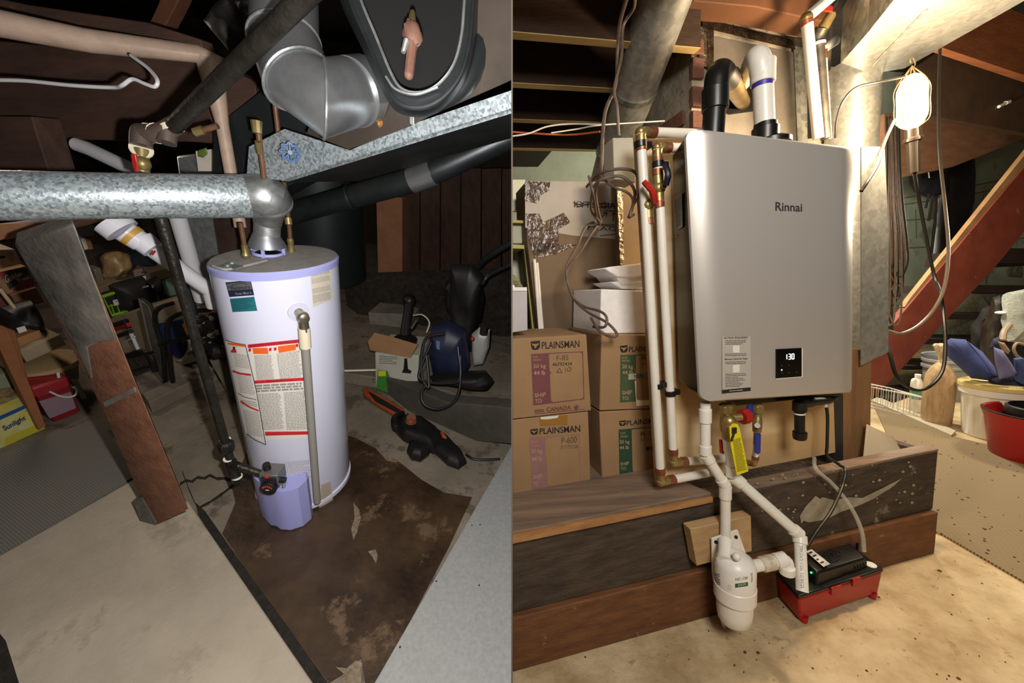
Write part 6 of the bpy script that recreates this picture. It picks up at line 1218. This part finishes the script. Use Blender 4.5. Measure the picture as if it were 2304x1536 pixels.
# galvanized ducts behind
b = MB(n_galv2); s_ = lvd(440, 560, 1.95); b.quad([(395, 350), (480, 340), (510, 640), (485, 680), (440, 690)], s_, LY * .25); build('thin_wall_duct', b, bevel=.01, label='upright galvanized duct behind the tan pipe', cat='duct')
b = MB(mat('brown_stain_metal', '#3c2a24', '#55413a', .5, .5)); b.quad([(480, 480), (560, 480), (590, 600), (500, 610)], lvd(520, 560, 1.8), LY * .05); oo = build('stained_panel', b, label='brown stained metal panel behind the tank top', cat='panel')
b = MB(n_ypap).quad([(440, 340), (480, 335), (488, 385), (446, 385)], lvd(460, 360, 1.7), LY * .01); b.pillow([(443, 338), (462, 332), (466, 345), (455, 355), (444, 352)], lvd(460, 345, 1.66), .01, mat('leaf_green', '#5d6f2a')); build('paper_note', b, label='paper sheet with green patch taped to the duct', cat='paper')
# furnace metal behind, large dark sheet
b = MB(n_teal); b.quad([(480, 290), (620, 180), (700, 150), (760, 300), (790, 345), (655, 415), (560, 470), (480, 470)], lvd(640, 300, 1.5), LY * .2); build('furnace_panel', b, label='dark blue grey sheet metal panel behind copper lines', cat='panel')
b = MB(n_teal).lathe(lvd(740, 600, 3.0)(735, 620), LU, [(0, .3), (.75, .3)], 36); build('dark_drum', b, label='large dark drum behind the tank', cat='drum')
tr = root('duct_trunk', P(900, 330, 1.3), 'spangled galvanized duct trunk sloping above the long black duct', 'duct')
dq = [(555, 395), (560, 330), (640, 290), (787, 338), (925, 280), (1160, 200), (1160, 252), (650, 408)]
s_ = plane(P(650, 408, 1.35), (P(1152, 250, 1.05) - P(650, 408, 1.35)).cross(LU), 0)
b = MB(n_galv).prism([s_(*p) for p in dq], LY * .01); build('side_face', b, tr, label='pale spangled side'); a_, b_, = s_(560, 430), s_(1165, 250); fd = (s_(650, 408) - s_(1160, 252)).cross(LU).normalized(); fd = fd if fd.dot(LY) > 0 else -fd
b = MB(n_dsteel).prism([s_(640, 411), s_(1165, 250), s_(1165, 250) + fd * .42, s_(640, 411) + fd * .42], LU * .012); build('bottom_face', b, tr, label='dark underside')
# rusty plate
rp_ = root('rusty_plenum_plate', P(850, 250, 1.15), 'rust stained dark plenum plate behind the silver elbow', 'plate'); s2_ = plane(P(690, 310, 1.3), (P(1152, 180, 1.0) - P(690, 310, 1.3)).cross(LU), .02)
build('plate', MB(n_rust).prism([s2_(*p) for p in [(690, 300), (785, 336), (925, 282), (962, 262), (1160, 175), (1160, -60), (850, -60), (800, 60), (840, 120), (740, 160)]], LY * .008), rp_)
build('standing_seam', MB(n_galv2).prism([plane(s2_(920, 240), LY, .01)(*p) for p in [(920, 232), (930, 230), (932, 285), (922, 278)]], LY * .012), rp_, .001)
b = MB(mat('rust_orange', '#8a5a2c', '#a5743c', .8, sc=40)).lathe(s2_(856, 278), LY, [(-.012, .006), (0, .012)], 10, ell=.7); build('rust_spot', b, rp_)
# silver elbow
el = root('silver_duct_elbow', P(740, 200, .95), 'shiny silver duct elbow at the top centre', 'duct elbow')
c = [P(640, -60, 1.06), P(642, 95, 1.04), P(672, 182, 1.02), P(728, 222, 1.02), P(822, 202, 1.14)]; rE = .084
segs = [(c[0], c[1]), (c[1], c[2]), (c[2], c[3]), (c[3], c[4])]
def ringat(p, t, r_, n=40):
    u = t.orthogonal().normalized(); w_ = t.cross(u); return [p + (u * math.cos(2 * math.pi * k / n) + w_ * math.sin(2 * math.pi * k / n)) * r_ for k in range(n)]
u_ = None; ts_ = [(c[1] - c[0]).normalized()] + [((c[i + 1] - c[i]).normalized() + (c[i] - c[i - 1]).normalized()).normalized() for i in (1, 2, 3)] + [(c[4] - c[3]).normalized()]
for i in range(4):
    t = (c[i + 1] - c[i]).normalized(); b = MB(n_steel).tube([c[i] - t * .0, c[i + 1]], rE + (.004 if i % 2 else 0), 40); 
    ref = b.v[:]; ang = None
    nn_ = 40                                             # mitre the two ends so the gores meet
    for j in range(nn_):
        for e, pt, tt in ((0, c[i], ts_[i]), (1, c[i + 1], ts_[i + 1])):
            v_ = b.v[e * nn_ + j]; b.v[e * nn_ + j] = v_ - t * ((v_ - pt).dot(tt) / t.dot(tt))
    build('gore', b, el)
for i in (1, 2, 3):
    t = ts_[i]; e1 = t.orthogonal().normalized(); e2 = t.cross(e1); tn = (c[i + 1] - c[i]).normalized(); pts = []
    for k in range(41):
        a = 2 * math.pi * k / 40; d_ = e1 * math.cos(a) + e2 * math.sin(a); d2 = d_ - tn * d_.dot(tn); pts.append(c[i] + d_ * (rE + .004) / max(.3, d2.length))
    build('seam_ring', MB(n_galv2).tube(pts, .004, 6), el)
b = MB(n_steel).tube([P(792, 210, 1.09), P(812, 205, 1.12)], rE * 1.06, 36); build('collar', b, el)
# black hood frame (U-shaped)
uf = root('black_flue_opening', P(940, 210, .85), 'black U-shaped metal opening with a rusty damper lever', 'flue opening')
ush = [(800, -60), (812, 0), (845, 80), (880, 165), (905, 200), (945, 208), (985, 190), (1020, 145), (1038, 80), (1045, 0), (1050, -60)]
u2 = [(x + (x - 930) * .16, y + 14 + max(0, y) * .1) for x, y in ush]; u3 = [(x + (x - 930) * .34, y + 20 + max(0, y) * .16) for x, y in ush]
def band(nm, la, da, lb_, db, m, par, th=.004):
    A = smooth([P(x, y, da) for x, y in la], 6); B = smooth([P(x, y, db) for x, y in lb_], 6); n_ = len(A); A2 = [p + CF * th for p in A]; B2 = [p + CF * th for p in B]
    fs = [(i, i + 1, n_ + i + 1, n_ + i) for i in range(n_ - 1)] + [(2 * n_ + i + 1, 2 * n_ + i, 3 * n_ + i, 3 * n_ + i + 1) for i in range(n_ - 1)] + [(i + 1, i, 2 * n_ + i, 2 * n_ + i + 1) for i in range(n_ - 1)]
    return build(nm, MB(m).add(A + B + A2 + B2, fs, None, True), par)
band('inner_lip', ush, .86, u2, .86, n_dsteel, uf); band('outer_collar', u2, .87, u3, 1.02, mat('dim_collar', '#26292a', '#343839', .45, .6), uf)
build('rim_bead', MB(n_galv2).tube(smooth([P(x, y, .857) for x, y in ush], 6), .0035, 6), uf); build('rim_bead', MB(n_dsteel).tube(smooth([P(x, y, .862) for x, y in u2], 6), .005, 6), uf)
b = MB(n_galv2).tube(smooth([P(x, y, .852) for x, y in [(868, 172), (890, 200), (935, 212), (985, 196)]], 6), .003, 6); build('bright_bead', b, uf)
b = MB(mat('unlit_black', '#020202', rough=.95)).prism([P(x, y, .93) for x, y in ush], CF * .01); build('dark_void', b, uf)  # black sheet paints the unlit depth inside the opening
b = MB(n_dsteel).tube(smooth([P(x, y, 1.0) for x, y in [(1105, -60), (1092, 40), (1078, 120), (1040, 190), (975, 225), (930, 232), (890, 210)]], 6), .03, 12); build('outer_shell', b, uf)
lvr = root('rusty_damper_lever', P(925, 100, .84), 'rusty brown damper lever hanging in the black opening', 'lever'); b = MB(mat('rusty_lever', '#54382e', '#6b4a3c', .7, sc=20)); b.tube([P(928, 95, .84), P(920, 168, .84)], [.011, .0105], 10); b.ball(P(920, 168, .84), .0105); build('arm', b, lvr)
b = MB(mat('rusty_lever')); b.ball(P(928, 78, .84), (.02, .015, .03), amp=.3); build('hub', b, lvr); build('brass_stem', MB(n_brs).cyl(P(926, 62, .84), P(928, 28, .86), .011, .006, 8), lvr); build('wing', MB(n_galv2).cyl(P(915, 90, .83), P(907, 118, .83), .007, .005, 8), lvr)
# low black duct right
ld = root('black_duct', P(820, 430, 2.0), 'long dark duct sloping below the galvanized trunk', 'duct'); build('run', MB(n_dsteel).tube([P(650, 482, 2.1), P(800, 440, 2.0), P(930, 405, 1.9), P(1010, 372, 1.85), P(1180, 290, 1.8)], .058, 24), ld)
build('bright_joint', MB(n_steel).tube([P(925, 407, 1.9), P(975, 388, 1.87)], .061, 24), ld)
for x, y in ((785, 444), (925, 407)): build('joint_ring', MB(n_dsteel).tube([P(x, y, 1.97), P(x + 4, y - 1, 1.97)], .063, 24), ld)
# header beams
def hb(q, d, yaw, th, m, label, name='header_beam'): return build(name, MB(m).prism([lvd(q[0][0], q[0][1], d, yaw)(*p) for p in q], LY * th), bevel=.004, label=label, cat='beam')
hb([(-30, 88), (250, 118), (470, 130), (575, 185), (575, 330), (420, 318), (80, 312), (-30, 300)], 1.5, 0, .08, n_bwood, 'wide brown header beam behind the tan pipe and white cable')
hb([(-30, -10), (60, 10), (330, 50), (450, 88), (460, 120), (260, 75), (-30, 20)], 1.35, 0, .06, n_bwood, 'narrow brown joist above the tan pipe')
hb([(330, 65), (355, 10), (375, -40), (420, -40), (392, 20), (362, 78)], 1.6, 0, .06, mat('orange_dim', '#4a2a18', '#5b3520', .8), 'dim reddish joist crossing between the upper beams')
hb([(-30, 262), (70, 262), (85, 310), (110, 385), (-30, 385)], 1.45, 0, .1, n_bwood, 'brown post head just above the flue pipe', 'post_head')
build('dark_tarp', MB(n_blk).pillow([(440, 40), (490, -20), (650, -20), (560, 60), (500, 110)], lvd(520, 50, 1.5), .08, amp=.5), label='black crumpled plastic in the joist bay', cat='plastic sheet')
# right rear: wall of planks, post, rubble
wlp = lvert(880, 700, 0); wp_ = root('plank_wall', lfloor(1000, 690), 'dim wall of upright brown planks behind the rear post', 'wall panelling')
m_pl = mat('dim_planks', '#33211a', '#4a3022', .85, sc=3, st=(6, 6, 1))
for k, x in enumerate(range(900, 1140, 46)):
    s_ = lvert(880, 690, -.15 + .0, lift=-.25); build('plank', MB(m_pl).prism([s_(*p) for p in [(x, 380), (x + 44, 378), (x + 42, 690), (x, 690)]], LY * .04), wp_, .003)
s_ = lvert(872, 705, 0); build('wooden_post', MB(mat('rear_post_wood', '#85583c', '#976848', .8)).prism([s_(*p) for p in [(846, 440), (905, 445), (905, 705), (852, 705)]], LY * .2), bevel=.006, label='squat brown wooden post at the rear standing on concrete pier', cat='post')
build('concrete_pier', MB(mat('pier_grey', '#7e776a', '#8f887a', .85, sc=9)).quad([(828, 703), (930, 708), (926, 745), (832, 738)], lvert(880, 745, 0), LY * .3), bevel=.008, label='pale concrete pier under the rear post', cat='pier')
b = MB(n_dirt).pillow([(760, 620), (1160, 610), (1160, 790), (1000, 760), (770, 720)], lvert(900, 740, 0, lift=-.2), .25, amp=.6, fr=6); build('dirt_bank', b, kind='stuff', label='dark dirt and rubble bank beyond the concrete')
b = MB(n_conc).prism([lfloor(x, y, .1) for x, y in [(766, 735), (840, 728), (1000, 748), (1160, 800), (1160, 960), (1010, 880), (850, 850), (772, 838)]], LU * -.1); build('concrete_platform', b, bevel=.01, label='grey concrete platform behind the tank, under the open carton', cat='platform')
s_ = lvert(1000, 960, .35); b = MB(mat('dark_sill', '#3a352e', '#4c463d', .85, sc=6, bump=.4)).prism([s_(*p) for p in [(868, 850), (1005, 905), (1160, 918), (1160, 1000), (1040, 990), (960, 960), (873, 885)]], LY * .1); build('dark_sill', b, bevel=.008, label='dark concrete sill below the vacuum', cat='sill')
build('white_conduit', MB(m_cream).cyl(P(770, 834, 2.7), P(848, 832, 2.75), .008, seg=10), label='thin white conduit between the tank and the carton', cat='conduit')
# carton with pump
s_ = lvert(890, 880, .1, z=.09); bx = root('open_carton', lfloor(890, 880), 'open white and green carton with flaps up', 'carton')
build('carton', MB(mat('carton_white_l', '#a9a79a', '#b5b3a6', .6)).prism([s_(*p) for p in [(844, 792), (942, 800), (940, 858), (878, 856), (874, 884), (845, 873)]], LY * .3), bx, .003)
t = MB(mat('carton_green', '#3d7f2e', rough=.6)); s3 = lvert(890, 880, .1, z=.09, lift=.003); t.poly([(850, 832), (872, 834), (880, 856), (874, 884), (846, 874)], s3); t.patch([(851, 834), (868, 834), (868, 846), (851, 846)], lvert(890, 880, .1, z=.09, lift=.004), mat('flash_yellow', '#c8c82c')); t.lines([(853, 800), (895, 803), (895, 822), (853, 820)], s3, 5, n_txtb, .3, .3)
t.poly([(910, 806), (916, 806), (918, 830), (926, 834), (924, 840), (904, 838), (908, 830)], s3, n_blk); build('printing', t, bx)
t = MB(n_card); t.prism([s_(*p) for p in [(830, 768), (845, 748), (885, 758), (942, 775), (925, 804), (835, 788)]], -LY * .02 + LU * .01); build('flap', t, bx, .002, label='brown cardboard flap')
sk = root('black_hand_pump', P(915, 770, 2.75), 'black hand pump standing in the open carton', 'pump'); b = MB(n_blk).tube([P(910, 768, 2.75), P(920, 690, 2.85), P(922, 672, 2.86)], [.04, .035, .03], 14); b.ball(P(921, 676, 2.86), .05, amp=.2); b.tube([P(925, 740, 2.7), P(937, 720, 2.72)], .015, 8); build('barrel', b, sk)
b = MB(n_blk).lathe(P(912, 768, 2.72), LU, [(-.02, .08), (.02, .085), (.035, .05)], 20); build('foot', b, sk); build('white_hose', MB(m_cream).tube(smooth([P(925, 710, 2.9), P(950, 708, 3.0), (P(966, 725, 3.0)), P(960, 748, 3.0)], 6), .006, 8), label='thin pale hose curling beside the black hand pump', cat='hose')
# dark blue vacuum / mower
vn = root('navy_machine', P(1000, 860, 2.5), 'dark navy upright machine with wrapped cord', 'machine'); m_nv = mat('machine_navy', '#14182c', '#1d2340', .5)
def pl3(nm, q, d, th, m, amp=.2): return build(nm, MB(m).pillow(q, lvd(q[0][0], q[0][1], d), th, amp=amp, fr=6), vn)
pl3('body', [(960, 750), (1000, 738), (1040, 760), (1052, 840), (1040, 862), (1000, 862), (965, 855), (955, 800)], 2.6, .25, m_nv, .1); pl3('dust_bin', [(990, 650), (1020, 620), (1070, 625), (1085, 690), (1075, 740), (1020, 745), (992, 700)], 2.8, .3, n_blk, .15)
pl3('foot_plate', [(960, 860), (1010, 855), (1090, 850), (1108, 870), (1098, 885), (1060, 884), (985, 870)], 2.5, .15, n_blk, .1); pl3('neck', [(1010, 600), (1060, 600), (1085, 630), (1060, 800), (1020, 800), (1005, 700)], 2.7, .15, n_blk)
b = MB(mat('badge_silver_blue', '#5a6a90', rough=.4)); b.quad([(981, 766), (990, 768), (989, 788), (982, 784)], lvd(980, 765, 2.42), LY * .004); build('badge', b, vn)
for k, q in enumerate(([(1000, 750), (960, 760), (948, 800), (950, 850), (965, 870), (960, 800)], [(970, 770), (945, 830), (948, 855), (1000, 862), (1035, 850), (1030, 780)], [(960, 862), (948, 885), (955, 910), (985, 920), (1020, 905), (1034, 870), (1036, 800)])): build('cord_loop', MB(n_blk).tube(smooth([P(x, y, 2.4) for x, y in q], 6), .009, 8), vn)
b = MB(n_dsteel); b.tube(smooth([P(1075, 600, 2.7), P(1095, 580, 2.6), P(1160, 540, 2.4)], 5), .02, 8); b.tube(smooth([P(1085, 640, 2.6), P(1100, 620, 2.6), P(1160, 590, 2.4)], 5), .012, 8); build('handle', b, vn)
jg2 = build('white_jug', MB(mat('jug_dim', '#a3a39c', rough=.4)).pillow([(1058, 760), (1075, 745), (1100, 750), (1098, 790), (1085, 828), (1062, 832), (1058, 800)], lvd(1060, 760, 2.75), .14, amp=.03, rings=7), label='white plastic jug beside the dark machine', cat='jug'); build('cap', MB(n_blk).cyl(P(1088, 752, 2.72), P(1090, 738, 2.74), .03, seg=14), jg2)
build('red_trigger', MB(m_redh).ball(P(1063, 762, 2.6), .015), jg2, label='red trigger')
# electric chainsaw
cs = root('electric_chainsaw', lfloor(960, 960), 'black electric chainsaw with orange blade guard on the concrete', 'chainsaw'); m_or = mat('saw_orange', '#8f3f20', '#a34c28', .5)
def fl3(nm, q, z, th, m, **k): return build(nm, MB(m).prism([lfloor(x, y, z) for x, y in q], LU * -th), cs, .006, **k)
fl3('blade_guard', [(816, 872), (822, 868), (840, 878), (905, 915), (912, 925), (900, 938), (845, 905), (818, 885)], .09, .03, m_or, label='orange blade guard'); fl3('blade_slot', [(828, 880), (840, 885), (902, 922), (898, 930), (845, 902)], .095, .006, n_blk)
def cp_(nm, q, z, th, m, amp=.1, **k): return build(nm, MB(m).pillow(q, lambda x, y: lfloor(x, y, z), th, amp=amp, fr=10), cs, **k)
cp_('motor_body', [(893, 930), (915, 918), (950, 925), (985, 950), (1000, 975), (980, 1000), (950, 985), (905, 968), (888, 950)], .14, .12, n_blk); cp_('rear_handle', [(975, 950), (1000, 965), (1040, 1005), (1052, 1028), (1035, 1040), (1008, 1030), (975, 1000)], .11, .09, n_blk)
cp_('motor_housing', [(920, 985), (940, 975), (965, 985), (968, 1005), (948, 1020), (925, 1015), (915, 1000)], .1, .1, n_blk); build('hand_guard', MB(n_blk).tube(smooth([lfloor(905, 930, .1), lfloor(888, 940, .16), lfloor(890, 960, .16), lfloor(905, 968, .1)], 5), .02, 10), cs)
build('oil_tank', MB(mat('oil_tank', '#7a5a4c', rough=.4)).lathe(lfloor(925, 948, .14), LU, [(0, .035), (.04, .03), (.05, .02)], 18), cs); build('oil_cap', MB(m_or).lathe(lfloor(925, 948, .19), LU, [(0, .022), (.018, .02)], 14), cs, label='orange oil cap')
fl3('orange_trigger', [(990, 968), (1000, 972), (1006, 984), (995, 980)], .17, .02, m_or)
build('saw_cord', MB(n_blk).tube(smooth([lfloor(x, y, .02) for x, y in [(1048, 1022), (1065, 1032), (1095, 1034), (1125, 1032)]], 5), .008, 8), cs)
# dark machinery left of the tank
jb = root('parts_crate', lfloor(500, 900), 'weathered crate heaped with black hardware beside the gas pipe', 'crate')
s_ = lvert(520, 905, -.6); build('side_board', MB(mat('crate_grey', '#5c5448', '#6f6656', .8, sc=6)).prism([s_(*p) for p in [(465, 800), (500, 815), (535, 850), (545, 925), (520, 900), (490, 845)]], LY * .03), jb, .003)
b = MB(mat('black_hardware', '#100f0e', rough=.3)); rd3 = random.Random(5)
for k in range(26): b.ball(P(rd3.uniform(445, 505), rd3.uniform(715, 800), rd3.uniform(2.0, 2.25)), rd3.uniform(.015, .04), amp=.6, seg=8)
for k in range(8): x, y = rd3.uniform(445, 500), rd3.uniform(715, 790); b.tube([P(x, y, 2.0), P(x + rd3.uniform(-25, 25), y + rd3.uniform(-5, 30), 2.05)], .008, 6)
build('hardware', b, jb, kind='stuff'); build('rusty_box', MB(mat('rusty_red', '#4a2a20', '#5e382c', .7)).quad([(450, 705), (500, 700), (512, 735), (470, 745)], lvd(480, 720, 2.2), LY * .1), jb, .004)
build('dark_pipe', MB(n_dsteel).tube([P(385, 490, 1.9), P(440, 720, 2.15)], .02, 10), label='dark thin pipe running beside the upright white pipe', cat='pipe')
# ======================================================================= camera, added divider, lights
side(1); SIDE = 1
def pw_(a, b_, z0, z1):
    bm = MB(mat('divider_board', '#4a4239', '#5c5247', .8, sc=3)); vs = []
    for x in (-.0004, .0004):
        for (d, h) in ((a, z0), (b_, z0), (b_, z1), (a, z1)): vs.append(CAM + CF * d + CU * h + CR * x)
    return bm.add(vs, [(0, 1, 2, 3), (7, 6, 5, 4), (0, 4, 5, 1), (1, 5, 6, 2), (2, 6, 7, 3), (3, 7, 4, 0)])
_b = build
def rawbuild(name, mb, **k):
    me = bpy.data.meshes.new(name); me.from_pydata(mb.v, [], [f[0] for f in mb.f]); me.materials.append(mb.f[0][1]); o = bpy.data.objects.new(name, me)
    bpy.context.scene.collection.objects.link(o)
    for a, b_ in k.items(): o[a] = b_
    return o
rawbuild('wall_added', pw_(.2, 9, -3.2, 4.2), kind='structure', label='added thin dark board keeping the two rooms and their light apart')  # added divider: hides the cut edges and stops light crossing between rooms
rawbuild('wall_added_rear', pw_(-3, -.03, -3.2, 4.2), kind='structure', label='added unseen board behind the viewer, blocking light between the rooms')  # unseen continuation of the divider, added to block stray light
cam = bpy.data.cameras.new('camera'); cam.sensor_width = 36; cam.lens = FPX / 2304 * 36; cam.clip_start = .02
co = bpy.data.objects.new('camera', cam); bpy.context.scene.collection.objects.link(co)
co.matrix_world = Matrix.Translation(CAM) @ Matrix((CR, CU, -CF)).transposed().to_4x4()
bpy.context.scene.camera = co
def light(name, kind, loc, energy, col, aim=None, **k):
    l = bpy.data.lights.new(name, kind); l.energy = energy; l.color = col
    for a, b_ in k.items(): setattr(l, a, b_)
    o = bpy.data.objects.new(name, l); bpy.context.scene.collection.objects.link(o); o.location = loc
    if aim is not None: o.rotation_euler = (aim - loc).to_track_quat('-Z', 'Y').to_euler()
    return o
# right room: the work lamp's own light, and a ceiling bulb behind the viewer
light('work_lamp_bulb', 'POINT', RP(2042, 228, .02), 58, (1, .74, .46), shadow_soft_size=.06)
light('room_light', 'AREA', V((.35, -.45, 1.85)), 31, (1, .93, .84), RP(1500, 800, .1), size=.5)
light('far_fill', 'POINT', P(2560, 380, 1.9), 55, (1, .85, .62), shadow_soft_size=.1)  # unseen fill added beyond the frame to brighten the back wall
# left room: the viewer's phone flash
light('phone_flash', 'SPOT', CAM - CR * .05 + CU * .05 + CF * .17, 120, (1, .97, .93), P(500, 800, 2), spot_size=math.radians(165), spot_blend=.1, shadow_soft_size=.015)
light('stair_wall_fill', 'POINT', P(1905, 380, 3.0), 170, (1, .9, .72), shadow_soft_size=.1)  # right room: fill hidden behind the stack, added to brighten the green wall
light('storage_fill', 'POINT', L(-2.9, 2.0, 1.7), 16, (1, .85, .68), shadow_soft_size=.15)  # unseen warm fill added to lift the dark storage pile
w = bpy.data.worlds.new('world'); bpy.context.scene.world = w; w.use_nodes = True
w.node_tree.nodes['Background'].inputs[0].default_value = (.6, .55, .5, 1); w.node_tree.nodes['Background'].inputs[1].default_value = .03
vs = bpy.context.scene.view_settings; vs.view_transform = 'Standard'; vs.look = 'None'; vs.gamma = 1; vs.exposure = 0
try: vs.use_curve_mapping = False
except Exception: pass
bpy.context.scene.cycles.max_bounces = 6; bpy.context.scene.cycles.sample_clamp_indirect = 4
for o in bpy.data.objects:
    if '_o' in o: del o['_o']
